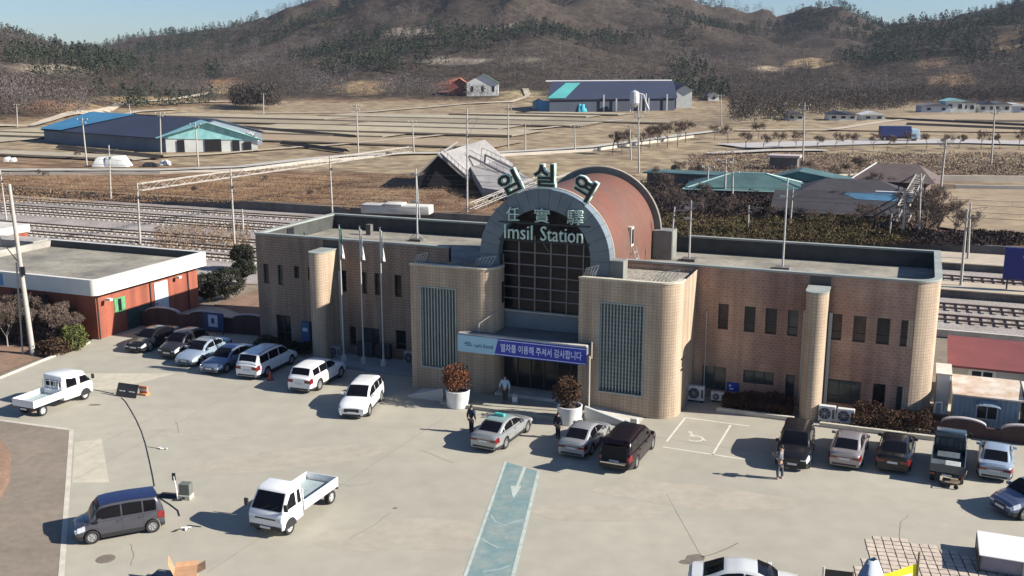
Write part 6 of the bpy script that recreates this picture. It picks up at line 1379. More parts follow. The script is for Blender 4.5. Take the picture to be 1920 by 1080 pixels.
# hillside houses
def house(name, label, px, py, w, d, h, rise, wallm, roofm, ang=0, win=3):
    q = TG(px, py); T = thing(name, label, 'house', (q.x, q.y, TZ(q.x, q.y) - .3), R(ang)); MB().prism_y([(-w / 2, 0), (w / 2, 0), (w / 2, h), (0, h + rise), (-w / 2, h)], 0, d).build('wall', wallm, T); m = MB()
    for s in (-1, 1): m.add([(s * (w / 2 + .8), -.8, h - rise * 1.6 / w), (0, -.8, h + rise + .15), (0, d + .8, h + rise + .15), (s * (w / 2 + .8), d + .8, h - rise * 1.6 / w)], [(0, 1, 2, 3)])
    m.build('roof', roofm, T, fix=False)
    for k in range(win):
        x = -w / 2 + w * (k + .5) / win; o = MB().box(x - .6, x + .6, -.06, -.01, h * .35, h * .75).build('window', glass_d, T)
    return T
whitew = M('house_white', (.66, .66, .62), rough=.8)
house('hillside_house', 'white house with a green roof on the foot of the hill', 905, 181, 15, 12, 6.5, 4.0, whitew, M('green_roof', (.06, .14, .09), rough=.6)); house('hillside_house', 'red-orange roofed shed left of the white hillside house', 862, 178, 11, 9, 4.5, 3.5, M('wall_red', (.24, .07, .05), rough=.8), M('orange_roof', (.42, .16, .09), rough=.7), win=0)
for (px, py, w, lab) in ((1010, 204, 5, 'tiny pale hut left of the cyan greenhouse'), (1338, 190, 5, 'small white hut right of the navy warehouse at the wood edge')): house('farm_hut', lab, px, py, w, 5, 3, 1.2, whitew, whitew, win=1)
# village on the far right
for i, (px, w, h_, col, lab) in enumerate(((1492, 9, 3, 'wm', 'small white shed under the dark woods'), (1572, 10, 3.2, 'wm', 'pale low house at the wood edge, left of the village'), (1590, 9, 3, 'wm', 'pale shed with a sloping roof beside the wood edge house'), (1638, 12, 3, 'wm', 'long pale low shed beneath the woods'), (1755, 18, 4, 'bl', 'long bluish-white shed at the near end of the village'), (1790, 12, 7, 'wm', 'two-storey white village house with dark windows'), (1815, 9, 6, 'wm', 'white village house beside the two-storey one'), (1850, 10, 5, 'wm', 'low white village house behind the utility pole'), (1878, 12, 5, 'wm', 'white village house with a pale gable at the right edge'), (1905, 16, 4, 'bl', 'bluish-white shed at the right edge of the village'))):
    w *= .6; h_ *= .6; q = G(px, 211 if px > 1700 else 226, PLAIN); T = thing('village_house', lab, 'house', q, R(-6), 'village houses at the far right'); wm_ = wm if col == 'wm' else M('bluish_wall', (.46, .50, .56), rough=.7); MB().box(-w / 2, w / 2, 0, 8, 0, h_).build('wall', wm_, T); MB().prism_y([(-w / 2 - .4, h_ + .01), (w / 2 + .4, h_ + .01), (0, h_ + 1.1)], -.6, 8.6).build('roof', [whitew, navy, turq][i % 3] if i % 2 else M('slate_roof', (.12, .12, .13), rough=.7), T)
    for k in range(max(2, int(w / 4))): x = -w / 2 + w * (k + .5) / max(2, int(w / 4)); MB().box(x - .7, x + .7, -.05, -.008, h_ * .35, h_ * .75).build('window', glass_d, T)
# teal hipped roof pavilion
def hip(T, w, d, h, rise, ridge, mat, name='roof', over=1.2, z0_=None):
    a, b = w / 2 + over, d / 2 + over; r_ = ridge / 2; m = MB(); v = [(-a, -b, h), (a, -b, h), (a, b, h), (-a, b, h), (-r_, 0, h + rise), (r_, 0, h + rise)]; m.add(v, [(0, 1, 5, 4), (1, 2, 5), (2, 3, 4, 5), (3, 0, 4), (3, 2, 1, 0)]); return m.build(name, mat, T, fix=False)
tealr = M('teal_roof', (.085, .165, .155), rough=.6, col2=(.045, .085, .085), vs=.25, fine=.1, fs=1.5); tealrim = M('teal_ridge', (.30, .46, .42), rough=.6)
q = G(1402, 366, PLAIN); T = thing('teal_roofed_house', 'large hipped roof of worn teal sheet on a dark low house right of the vault', 'house', (q.x, q.y, PLAIN), -TH + .12); MB().box(-7, 7, -3.2, 3.2, 0, 1.2).build('wall', dark_conc, T); hip(T, 15.3, 7.5, 1.2, 2.0, 4.5, tealr); m = MB()
for s in (-1, 1): m.tube((s * 2.25, 0, 3.2), (s * 8.85, -4.95, 1.22), .1, n=5).tube((s * 2.25, 0, 3.2), (s * 8.85, 4.95, 1.22), .1, n=5)
m.tube((-2.25, 0, 3.21), (2.25, 0, 3.21), .12, n=5).tube((-8.85, -4.95, 1.2), (8.85, -4.95, 1.2), .12, n=5); m.build('roof_ridges', tealrim, T)
q = G(1285, 352, PLAIN); T = thing('lean_to_roof', 'low teal lean-to roof at the left of the hipped teal roof', 'shed', (q.x, q.y, PLAIN), -TH); MB().box(-6, 5, 0, 4, 0, 2.0).build('wall', dark_conc, T); MB().box(-6.5, 5.5, -.6, 4.6, 2.01, 2.2).build('roof', tealr, T)
q = G(1510, 362, PLAIN); T = thing('lean_to_roof', 'low teal lean-to roof at the right of the hipped teal roof', 'shed', (q.x, q.y, PLAIN), -TH); MB().box(-5, 6, 0, 5, 0, 1.8).build('wall', dark_conc, T); MB().prism_y([(-6, 1.81), (7, 1.81), (-1, 3.2)], -.6, 5.6).build('roof', tealr, T)
dkr = M('charcoal_roof', (.05, .045, .048), rough=.8, col2=(.032, .03, .033), vs=.2, fine=.15, fs=1.2)
q = G(1597, 415, PLAIN); T = thing('long_dark_shed', 'long charcoal roofed shed with a blue-grey ridge behind the right wing', 'shed', (q.x, q.y, PLAIN), -TH + .03); MB().box(-9, 6.2, 0, 7, 0, .8).build('wall', dark_conc, T); m = MB(); m.add([(-9.6, -.6, .82), (6.8, -.6, .82), (6.8, 4.5, 2.9), (-9.6, 4.5, 2.9)], [(0, 1, 2, 3)]); m.add([(-9.6, 4.5, 2.9), (6.8, 4.5, 2.9), (6.8, 8, 1.0), (-9.6, 8, 1.0)], [(0, 1, 2, 3)]); m.build('roof', dkr, T, fix=False)
m = MB(); m.add([(.3, 3.0, 2.31), (6.8, 2.8, 2.23), (6.8, 4.5, 2.93), (-1.8, 4.5, 2.93)], [(0, 1, 2, 3)]); m.build('blue_sheet', M('blue_patch', (.07, .17, .26), rough=.5, var=.2, vs=.4), T, fix=False); MB().box(2.4, 7, 4.7, 5.5, 2.6, 3.15).build('pale_panel', M('panel_pale', (.55, .56, .56), rough=.5), T)
q = G(1605, 384, PLAIN); T = thing('old_house', 'old dark hip-roofed house between the long shed and the tan field', 'house', (q.x, q.y, PLAIN), -TH + .1); MB().box(-7.5, 6.5, .5, 7.5, 0, 1.1).build('wall', dark_conc, T); hb2 = hip(T, 14, 8, 1.1, 1.9, 7, dkr); hb2.location = (-.5, 4, 0)
q = G(1672, 362, PLAIN); T = thing('brown_barn', 'brown gabled barn at the left edge of the tan field', 'barn', (q.x, q.y, PLAIN), -TH - .1); MB().box(-4.5, 4.5, .4, 7.6, 0, 1.7).build('wall', M('barn_wall', (.16, .11, .09), rough=.9, var=.2, vs=1), T); hb3 = hip(T, 9.5, 7.5, 1.7, 2.2, 6.0, M('barn_roof', (.115, .085, .075), rough=.85, var=.2, vs=.6)); hb3.location = (0, 4, 0); MB().tube((-5.9, -.9, 1.75), (-3.0, 4, 3.95), .11, n=5).build('verge_board', wm, T)
q = G(1468, 318, PLAIN); T = thing('field_hut', 'pinkish flat-roofed hut behind the teal roof', 'hut', (q.x, q.y, PLAIN), -TH); MB().box(-2.4, 2.4, 0, 3, 0, 2.1).build('wall', dark_conc, T); MB().box(-2.8, 2.8, -.4, 3.4, 2.101, 2.5).build('roof', M('pinkish_roof', (.44, .36, .33), rough=.8), T)
# shrubbery belt behind the tracks on the right
def thicket(label, px0, px1, py0, py1, h, mat, n, size, seed, z=PLAIN, name='thicket'):
    r_ = np.random.RandomState(seed); C = []
    for k in range(n):
        q = G(r_.uniform(px0, px1), r_.uniform(py0, py1), z); hh = h * (.7 + .6 * noise.noise(Vector((q.x * .35, q.y * .35, seed)))); C.append((q.x, q.y, z + max(.15, hh) * r_.uniform(0, 1) ** .6))
    C = np.array(C); o = tri_obj(name, tris(C, np.full(n, size), .45, .5, r_), mat); tag(o, label, 'bushes', kind='stuff'); return o
thicket('olive scrub along the far side of the tracks at right', 1225, 1700, 415, 462, 1.2, olive, 22000, .20, 1, name='olive_scrub'); thicket('dark tangled scrub around the teal roofed house', 1200, 1560, 352, 412, 1.6, M('dark_scrub', (.062, .045, .042), rough=.95, col2=(.034, .028, .028), vs=.3, spec=.05), 20000, .24, 2, name='dark_scrub')
thicket('brown dry scrub on the bank behind the station', 640, 1250, 330, 395, .6, M('dry_scrub', (.26, .17, .10), rough=.95, col2=(.13, .09, .06), vs=.25, spec=.05), 22000, .12, 3, name='dry_scrub'); thicket('tan dry grass tufts on the left railway bank', -60, 640, 330, 380, .4, M('dry_grass', (.34, .22, .115), rough=.95, col2=(.19, .115, .07), vs=.2, spec=.05), 26000, .12, 4, name='dry_grass')
thicket('brown scrub between the main road and the cream wall', 1290, 2000, 290, 335, .9, M('brown_scrub', (.19, .135, .105), rough=.95, col2=(.10, .075, .065), vs=.12, spec=.05), 22000, .22, 5, name='brown_scrub'); thicket('dark scrub at the right edge behind the platforms', 1700, 2050, 440, 462, 1.0, MATS['dark_scrub'], 8000, .22, 6, name='dark_scrub'); thicket('brown bushes left of the tan field', 1640, 1760, 370, 440, 1.3, MATS['brown_scrub'], 8000, .24, 7, name='brown_scrub')
thicket('reddish dry weeds between the left tracks', 290, 470, 425, 470, .5, MATS['dry_scrub'], 3500, .16, 8, z=0.0, name='track_weeds')
# trees of the middle distance
protos = []
for k in range(4): protos.append(bare_tree('x', (0, 0, -500), 6.0, 200 + k, dens=7, depth=4, tsize=.28, spread=.85, r0=.11))
used = [False] * 4
def mid_tree(px, py, h, lab, grp, k):
    q = G(px, py, PLAIN); i = k % 4
    if used[i]: T = copy_tree(protos[i])
    else: T = protos[i]; used[i] = True
    T.location = q; s = h / 6.0; T.scale = (s, s, s); T.rotation_euler = (0, 0, k * 1.7); T['label'] = lab; T['group'] = grp
k = 0
for px in list(range(1395, 1930, 34)): mid_tree(px + rnd.uniform(-6, 6), 281 + rnd.uniform(-3, 3), rnd.uniform(4.2, 5.6), 'bare roadside tree in the row along the main road', 'bare trees along the main road', k); k += 1
for px in list(range(1150, 1290, 17)): mid_tree(px + rnd.uniform(-3, 3), 290 - (px - 1150) * .16 + rnd.uniform(-2, 4), rnd.uniform(5, 7.5), 'bare tree in the clump behind the vault, by the farm road wall', 'bare trees behind the vault', k); k += 1
for (px, py, h) in ((1365, 268, 5.5), (1422, 262, 5.5), (1340, 262, 4.5)): mid_tree(px, py, h, 'bare tree at the bend where the farm road meets the main road', 'bare trees at the road bend', k); k += 1
for (px, py, h) in ((1735, 440, 6), (1712, 425, 5.5), (1758, 452, 6), (1790, 448, 5), (1700, 410, 5), (1822, 455, 4.5)): mid_tree(px, py, h, 'bare tree beside the right gantry at the edge of the tan field', 'bare trees beside the right gantry', k); k += 1
for j_ in range(26):
    px, py = rnd.choice([(rnd.uniform(1560, 1770), rnd.uniform(345, 445)), (rnd.uniform(1215, 1345), rnd.uniform(335, 400)), (rnd.uniform(1500, 1640), rnd.uniform(330, 350))]); mid_tree(px, py, rnd.uniform(3.2, 5.2), 'bare tree in the brown scrub around the teal and charcoal roofs', 'bare trees around the low roofs', k); k += 1
for (px, py, h) in ((1240, 395, 3.5), (1275, 400, 3.2), (1320, 405, 3.0), (1365, 408, 3.2), (1440, 418, 3.0), (1520, 425, 2.6), (1560, 428, 2.6), (1600, 428, 2.4)): mid_tree(px, py, h, 'small bare tree along the dark scrub behind the right wing', 'small bare trees behind the right wing', k); k += 1
for (px, py, h) in ((70, 335, 2.2), (85, 338, 2.0), (370, 372, 2.4), (495, 350, 2.2), (580, 375, 2.0), (148, 300, 2.5), (730, 300, 2.2)): mid_tree(px, py, h, 'small dark bare sapling on the left railway bank', 'saplings on the left bank', k); k += 1

# ================================================================== RIGHT EDGE: SHEDS, SIGN
bsg = MB().box(-2.6, 2.6, -.12, .12, .9, 3.6); q = W(21.6, 40.4, .72); T = thing('platform_sign', 'large dark blue station name board on the near platform at right', 'sign', q, -TH); bsg.build('board', M('sign_deep_blue', (.010, .018, .17), rough=.4), T, bevel=.03); MB().tube((-2.2, 0, 0), (-2.2, 0, .9), .07).build('leg', trim_m, T); MB().tube((2.2, 0, 0), (2.2, 0, .9), .07).build('leg', trim_m, T)
for x in (-1.1, -.5): MB().box(x - .12, x + .12, -.128, -.121, 2.75, 3.0).build('sign_mark', M('mark_pale_blue', (.18, .22, .5)), T)
T = thing('red_roofed_shed', 'long low shed with a flat dull red roof right of the station', 'shed', W(14.15, 9.3, 0), -TH); T.scale = (1, .84, .84); rr_m = M('dull_red_roof', (.175, .048, .046), rough=.7, var=.12, vs=.8); MB().box(.3, 22, .4, 4.6, 0, 2.55).build('wall', M('shed_cream', (.50, .47, .42), rough=.8, var=.1, vs=1), T)
m = MB(); m.add([(0, 0, 2.6), (22.4, 0, 2.6), (22.4, 5.0, 3.5), (0, 5.0, 3.5), (0, 0, 2.45), (22.4, 0, 2.45), (22.4, 5, 3.35), (0, 5, 3.35)], [(0, 1, 2, 3), (7, 6, 5, 4), (0, 4, 5, 1), (1, 5, 6, 2), (2, 6, 7, 3), (3, 7, 4, 0)]); m.build('roof', rr_m, T)
for x in (1.9, 8.0):
    o = MB().box(x - .75, x + .75, .33, .395, 1.3, 2.4).build('window', fas, T); MB().box(x - .55, x - .05, .322, .328, 1.45, 2.25).box(x + .05, x + .55, .322, .328, 1.45, 2.25).build('pane', glass_d, o)
T = thing('container_hut', 'blue-grey corrugated container hut with a rust-stained white roof', 'hut', W(14.45, 4.5, 0), -TH); T.scale = (.83, .98, .79); cg = M('corrugated_blue_grey', (.17, .23, .29), rough=.6, var=.15, vs=1.2); m = MB(); w_, n = 3.9, 26; pts = []
for k in range(n + 1): x = w_ * k / n; pts.append((x, 0.0 if k % 2 else .05))
m.prism(pts + [(w_, 2.9), (0, 2.9)], .1, 2.45); m.build('body', cg, T)
rust = M('rust_stained_white', (.62, .58, .50), rough=.7, col2=(.42, .27, .16), vs=1.1, det=8); m = MB(); m.add([(-.15, -.2, 2.5), (w_ + .15, -.2, 2.5), (w_ + .15, 3.1, 2.75), (-.15, 3.1, 2.75), (-.15, -.2, 2.40), (w_ + .15, -.2, 2.40), (w_ + .15, 3.1, 2.65), (-.15, 3.1, 2.65)], [(0, 1, 2, 3), (7, 6, 5, 4), (0, 4, 5, 1), (1, 5, 6, 2), (2, 6, 7, 3), (3, 7, 4, 0)]); m.build('roof', rust, T)
o = MB().box(1.35, 2.65, -.05, .02, .85, 1.85).build('window', M('frame_grey', (.35, .38, .42), rough=.5), T); MB().box(1.42, 1.97, -.058, -.051, .92, 1.78).box(2.03, 2.58, -.058, -.051, .92, 1.78).build('pane', glass_d, o)
aw = MB(); 
for k in range(8):
    a0, a1 = R(180 - 22.5 * k), R(180 - 22.5 * (k + 1)); aw.quad((2.0 + .75 * math.cos(a0), .0, 1.9 + .42 * math.sin(a0)), (2.0 + .75 * math.cos(a1), .0, 1.9 + .42 * math.sin(a1)), (2.0 + .75 * math.cos(a1), -.45, 1.86 + .1 * math.sin(a1)), (2.0 + .75 * math.cos(a0), -.45, 1.86 + .1 * math.sin(a0)))
aw.build('awning', cg, T, fix=False)
T = thing('container_hut', 'second blue-grey container hut at the right edge with a white-framed panel', 'hut', W(18.0, 4.6, 0), -TH); T.scale = (1, .95, .8); m = MB(); pts = [(4.0 * k / 26, 0.0 if k % 2 else .05) for k in range(27)]; m.prism(pts + [(4.0, 2.9), (0, 2.9)], .1, 2.6); m.build('body', cg, T); MB().box(-.1, 4.1, -.15, 3, 2.61, 2.72).build('roof', wm, T); MB().box(.3, 1.5, -.06, -.005, 1.0, 2.2).build('panel', fas, T)
T = thing('white_shed', 'narrow white block between the station corner and the red-roofed shed', 'shed', W(13.55, 6.4, 0), -TH); T.scale = (.7, .85, .82); MB().box(0, 1.0, 0, 2.4, 0, 2.9).build('wall', whitew, T, bevel=.03); MB().box(-.1, 1.1, -.1, 2.5, 2.901, 3.0).build('roof', light_conc, T)
T = thing('scrap_pile', 'small pile of pale frames and boards beside the blue-grey hut', 'pile', W(13.5, 4.7, 0), -TH); T.scale = (.8, .8, .8); MB().box(0, .9, 0, .7, 0, .5).build('box', light_conc, T, bevel=.02); m = MB().path([(0, .1, .5), (0.05, .1, 1.5), (.45, .1, 1.6), (.5, .1, .5)], .06, n=5); m.build('frame', whitew, T); m = MB().path([(.6, .3, .5), (.75, .3, 1.2), (.95, .3, .5)], .05, n=5); m.build('frame', whitew, T)
tag(MB().box(0, .9, 0, .12, 0, .7).build('low_fence', wbrick, loc=W(13.35, 4.3, 0), rotz=-TH), 'low dark fence panel joining the station corner to the hut', 'fence')

# ================================================================== PLAZA THINGS
# black and orange sign trestle, cables
def trestle(label, P, ang, w, h, black, orange_side, white_marks=True):
    T = thing('sign_trestle', label, 'sign', (P.x, P.y, 0), R(ang)); m = MB(); m.add([(-w / 2, -.35, .03), (w / 2, -.35, .03), (w / 2, 0, h), (-w / 2, 0, h), (-w / 2, -.32, .03), (w / 2, -.32, .03), (w / 2, .03, h), (-w / 2, .03, h)], [(0, 1, 2, 3), (7, 6, 5, 4), (0, 4, 5, 1), (1, 5, 6, 2), (2, 6, 7, 3), (3, 7, 4, 0)]); m.build('board', black, T)
    m = MB()
    for x in (-w / 2 + .08, w / 2 - .08): m.tube((x, .02, h - .05), (x, .38, .0), .025, n=5)
    m.build('prop', trim_m, T)
    if white_marks:
        m = MB()
        for x in (-.45, -.22, .25, .48): t = .45; y = -.35 * (1 - t) - .012; MB().box(x - .09, x + .09, y - .01, y, h * t - .03, h * t + .035).build('marking', M('sign_white', (.75, .77, .8)), T)
    return T
p = G(243, 742); trestle('black folding sign board lying tilted on the upper left of the plaza', p, -20, 1.5, .75, trim_m, True)
orange_m = M('orange_plastic', (.62, .25, .10), rough=.5); p = G(266, 741); T = thing('traffic_barrier', 'orange and white barrier block at the right end of the black sign board', 'barrier', (p.x + .1, p.y + .1, 0), R(-20)); MB().box(-.3, .3, -.2, .2, 0, .12).build('base', orange_m, T, bevel=.03); MB().box(-.3, .3, -.05, .05, .12, .55).build('panel', orange_m, T, bevel=.03); MB().box(-.27, .27, -.062, -.052, .25, .4).build('stripe', whitew, T)
blk_m = M('cable_black', (.02, .02, .02), rough=.6)
def cable(label, pts, r=.03): 
    pp = [G(*q) for q in pts]; o = MB().path([(q.x, q.y, r) for q in pp], r, n=6).build('cable', blk_m); tag(o, label, 'cable'); return o
cable('long black cable snaking over the plaza from the tilted board to the lower sign', [(228, 746), (236, 754), (246, 770), (256, 788), (265, 808), (273, 832), (280, 862), (286, 890), (290, 912)], .018)
cable('short thin dark cable trailing from the lower sign board to the loose bracket', [(296, 932), (318, 946), (334, 958), (337, 968)], .022); cable('thin grey cable leading left from the tilted black board', [(176, 731), (196, 735), (214, 739)], .02); cable('thin cable to the small pale bracket beside the long cable', [(277, 838), (290, 840), (300, 842)], .012)
def litter(label, px, py, seed, mat, n=4, s=.2):
    q = G(px, py); r_ = random.Random(seed); m = MB()
    pts = [Vector((r_.uniform(-s, s), r_.uniform(-s * .6, s * .6), .03 + r_.uniform(0, .06))) for _ in range(n)]; m.path(pts, .035, n=5); o = m.build('loose_bracket', mat, loc=(q.x, q.y, 0)); tag(o, label, 'debris'); return o
litter('small pale and black bracket lying on the plaza beside the long cable', 306, 843, 3, whitew, 5, .3); litter('small crumpled white debris right of the grey box-shaped car', 349, 993, 5, whitew, 6, .22); litter('dark scrap lying beside the crumpled white debris', 330, 997, 6, trim_m, 3, .1)
# lower sign: dark mat, white post, grey box
p = G(300, 928); T = thing('rubber_mat', 'dark rectangular mat lying on the plaza right of the grey box-shaped car', 'mat', (p.x, p.y, 0), R(-10)); MB().box(0, 1.25, -.28, .28, 0, .03).build('mat_sheet', M('mat_dark', (.035, .025, .028), rough=.9, var=.3, vs=3), T)
p = G(334, 937); T = thing('sign_post', 'upright dark-topped white post with a crossbar beside the dark mat', 'post', (p.x, p.y, 0)); MB().tube((0, 0, 0), (-.12, 0, 1.15), .035, n=7).build('post', whitew, T); MB().box(-.2, -.04, -.02, .02, .95, 1.3).build('top_plate', trim_m, T); MB().box(-.2, .2, -.15, .15, 0, .04).build('foot', trim_m, T)
p = G(344, 934); T = thing('equipment_box', 'small grey and black equipment box beside the white post', 'box', (p.x + .1, p.y, 0), R(-8)); MB().box(-.22, .3, -.2, .2, .22, .75).build('case', M('box_olive', (.12, .13, .11), rough=.7), T, bevel=.02); MB().box(-.24, .32, -.24, .22, 0, .219).build('base', M('base_pale', (.38, .38, .32), rough=.7), T, bevel=.02); MB().box(-.05, .08, -.25, -.241, .06, .15).build('knob', trim_m, T)
# open cardboard box and black frame at bottom
p = G(350, 1092); card = M('cardboard', (.42, .24, .13), rough=.85, var=.1, vs=3); T = thing('cardboard_box', 'open cardboard box at the bottom edge below the white truck', 'box', (p.x, p.y, 0), R(15)); MB().box(-.42, .42, -.35, .35, .02, .5).build('box_body', card, T)
m = MB(); m.add([(-.42, -.35, .5), (-.42, .35, .5), (-.62, .45, 1.0), (-.60, -.30, .95)], [(0, 1, 2, 3)]).add([(-.42, .35, .5), (.42, .35, .5), (.50, .5, .62), (-.35, .55, .62)], [(0, 1, 2, 3)]).add([(.42, .35, .5), (.42, -.35, .5), (.75, -.3, .62), (.72, .38, .64)], [(0, 1, 2, 3)]); m.build('flap', card, T, fix=False)
p = G(312, 1088); T = thing('metal_frame', 'black metal frame lying left of the open cardboard box', 'frame', (p.x, p.y, 0), R(-12)); MB().box(-.5, .5, -.3, .3, .0, .28).build('frame_body', M('frame_black', (.02, .03, .03), rough=.5), T, bevel=.03); MB().box(-.42, .42, -.22, .22, .281, .29).build('mesh_top', M('mesh_grey', (.12, .14, .14), rough=.5), T)
# hand cart behind the teal truck
p = G(1785, 912); T = thing('hand_cart', 'small rusty hand cart behind the teal truck', 'cart', (p.x, p.y, 0), R(-30)); cm = M('cart_rust', (.16, .12, .08), rough=.8, var=.3, vs=5); MB().box(-.45, .3, -.28, .28, .22, .27).build('tray', cm, T); MB().path([(.3, .25, .25), (.55, .25, .8), (.55, -.25, .8), (.3, -.25, .25)], .02, n=5).build('handle', cm, T)
for x in (-.35, .2):
    for s in (-1, 1): m = MB().lathe([(.10, -.03), (.11, 0), (.10, .03), (0, .03)], 12); m.xf(Matrix.Translation((x, s * .3, .11)) @ Matrix.Rotation(math.pi / 2, 4, 'X')); m.build('cart_wheel', tyre_m, T)
# planter rim litter: white blocks by the ramp end
tag(MB().box(-.2, .2, -.15, .15, 0, .5).build('concrete_block', light_conc, loc=(*G(1189, 800).xy, 0), rotz=-TH, bevel=.03), 'small pale concrete block at the foot of the right ramp', 'block')
# traffic cone by the white people carrier
p = G(507, 712); T = thing('traffic_cone', 'small red traffic cone between the two white cars', 'cone', (p.x, p.y, 0)); MB().lathe([(.15, .03), (.04, .55), (.0, .56)], 12).build('cone', M('cone_red', (.5, .06, .03), rough=.5), T, smooth=50); MB().box(-.19, .19, -.19, .19, 0, .03).build('base', trim_m, T)
# stepping stone paving at bottom right
pv = [G(1628, 1005), G(1690, 1012), G(1735, 1022), G(1850, 1050), G(1925, 1072), G(1990, 1110), G(1990, 1300), G(1500, 1300), G(1560, 1110), G(1628, 1040)]
joint = M('paving_joint', (.05, .04, .035), rough=.95); struct(MB().poly([(p.x, p.y, .004) for p in pv]).build('paving_bed', joint)) if False else None
pav_m = M('pinkish_paver', (.50, .415, .33), rough=.85, var=.14, vs=1.5, fine=.1, fs=5); gm_ = MB(); jb = MB(); A0 = G(1628, 1008); step = .36
def inpoly(x, y, P):
    c = False; j = len(P) - 1
    for i in range(len(P)):
        if (P[i].y > y) != (P[j].y > y) and x < (P[j].x - P[i].x) * (y - P[i].y) / (P[j].y - P[i].y) + P[i].x: c = not c
        j = i
    return c
for i in range(-14, 36):
    for j in range(-30, 6):
        x = i * step; y = j * step; q = A0 + Vector((x * math.cos(TH * .55) + y * math.sin(TH * .55), -x * math.sin(TH * .55) + y * math.cos(TH * .55), 0))
        if not inpoly(q.x, q.y, pv): continue
        for (mb, s, z_) in ((jb, step / 2, .006), (gm_, step / 2 - .022, .022)):
            cr = []
            for (sx, sy) in ((-1, -1), (1, -1), (1, 1), (-1, 1)):
                jx, jy = (rnd.uniform(-.012, .012), rnd.uniform(-.012, .012)) if mb is gm_ else (0, 0); xx, yy = sx * s + jx, sy * s + jy; cr.append((q.x + xx * math.cos(TH * .55) + yy * math.sin(TH * .55), q.y - xx * math.sin(TH * .55) + yy * math.cos(TH * .55)))
            if mb is gm_: mb.prism(cr, .006, z_, bottom=False)
            else: mb.poly([(c[0], c[1], z_) for c in cr])
struct(jb.build('paving_joints', joint, fix=False)); struct(gm_.build('paving', pav_m))
# bus shelter like white roofed kiosk
q = G(1836, 1040, .75); T = thing('glass_kiosk', 'low white-roofed kiosk with grey glass sides at the bottom right corner', 'kiosk', (q.x, q.y, 0), -TH); T.scale = (1, 1, .36); MB().box(0, 5, 0, 2.3, 1.95, 2.08).build('roof', whitew, T, bevel=.04); kg = M('kiosk_glass', (.17, .17, .22), rough=.25, var=.15, vs=1.5)
MB().box(.08, 4.9, .08, .12, .25, 1.94).build('front_panel', kg, T); MB().box(.02, .07, .1, 2.2, .0, 1.94).build('side_panel', M('kiosk_dark', (.05, .035, .03), rough=.5), T); MB().box(.1, 4.9, 2.18, 2.22, 0, 1.94).build('back_panel', kg, T)
for x, y in ((.03, .03), (1.6, .03), (3.3, .03), (.03, 2.2), (4.9, .03), (4.9, 2.2)): MB().box(x - .03, x + .03, y - .03, y + .03, 0, 1.945).build('post', trim_m if x < .1 else pipe_m, T)
# yellow banner on posts, rolled white sheet
yb = M('banner_yellow', (.66, .64, .03), rough=.5); P0 = at_depth(1608, 1086, 34.2); P1 = at_depth(1722, 1056, 34.6)
T = thing('yellow_banner', 'bright yellow banner strung between posts at the bottom right', 'banner', (P0.x, P0.y, 0)); d = P1 - P0; m = MB(); rows = []
for t in np.linspace(0, 1, 12): c = Vector((d.x * t, d.y * t, 0)); zt = P0.z + (P1.z - P0.z) * t - .06 * math.sin(math.pi * t); rows.append([(c.x, c.y + .03 * math.sin(t * 9), zt), (c.x, c.y + .05 * math.sin(t * 7), zt - .75)])
m.grid(rows); m.build('banner_cloth', yb, T, fix=False); m = MB(); m.tube((d.x, d.y, 0), (d.x, d.y, P1.z + .45), .045, n=8); m.build('post', M('post_wood', (.20, .15, .10), rough=.8), T); MB().tube((0, 0, 0), (0, 0, P0.z + .1), .04, n=8).build('post', MATS['post_wood'], T)
m = MB(); rows = []
for t in np.linspace(.15, .9, 8): c = Vector((d.x * t, d.y * t - .05, 0)); zt = P0.z + (P1.z - P0.z) * t - .30; rows.append([(c.x, c.y - .02, zt), (c.x, c.y - .02, zt - .16)])
m.grid(rows); m.build('banner_stripe', wl2, T, fix=False)
p = at_depth(1640, 1062, 34.0); T = thing('covered_stall', 'white and blue sheet bundled over a frame behind the yellow banner', 'stall', (p.x, p.y + .3, 0)); rows = []
for t in np.linspace(0, 1, 8): rows.append([(.75 * math.cos(a) * (1 - t * .75) * (1 + .2 * noise.noise(Vector((math.cos(a), math.sin(a), 1)))), .6 * math.sin(a) * (1 - t * .8), (p.z + .12) * (t ** .7) * (1 + .08 * noise.noise(Vector((math.cos(a) * 2, math.sin(a) * 2, t))))) for a in np.linspace(0, 2 * math.pi, 19)])
o = MB().grid(rows).build('sheet', [M('sheet_white', (.60, .66, .72), rough=.6, var=.1, vs=2), M('sheet_blue', (.10, .17, .28), rough=.6)], T, smooth=50)
for q_ in o.data.polygons:
    if q_.center.x < -.15: q_.material_index = 1
P2 = at_depth(1545, 1062, 34.5); P3 = at_depth(1600, 1072, 34.2); T = thing('barrier_rail', 'pale post with a dark board left of the yellow banner', 'barrier', (P2.x, P2.y, 0)); MB().tube((0, 0, 0), (0, 0, P2.z), .05, n=8).build('post', light_conc, T); d = P3 - P2; m = MB(); m.quad((.05, 0, P2.z - .1), (d.x, d.y, P3.z - .02), (d.x, d.y, P3.z - .35), (.05, 0, P2.z - .4)); m.build('board', trim_m, T)
MB().tube((d.x, d.y, 0), (d.x, d.y, P3.z), .04, n=8).build('post', MATS['post_wood'], T)

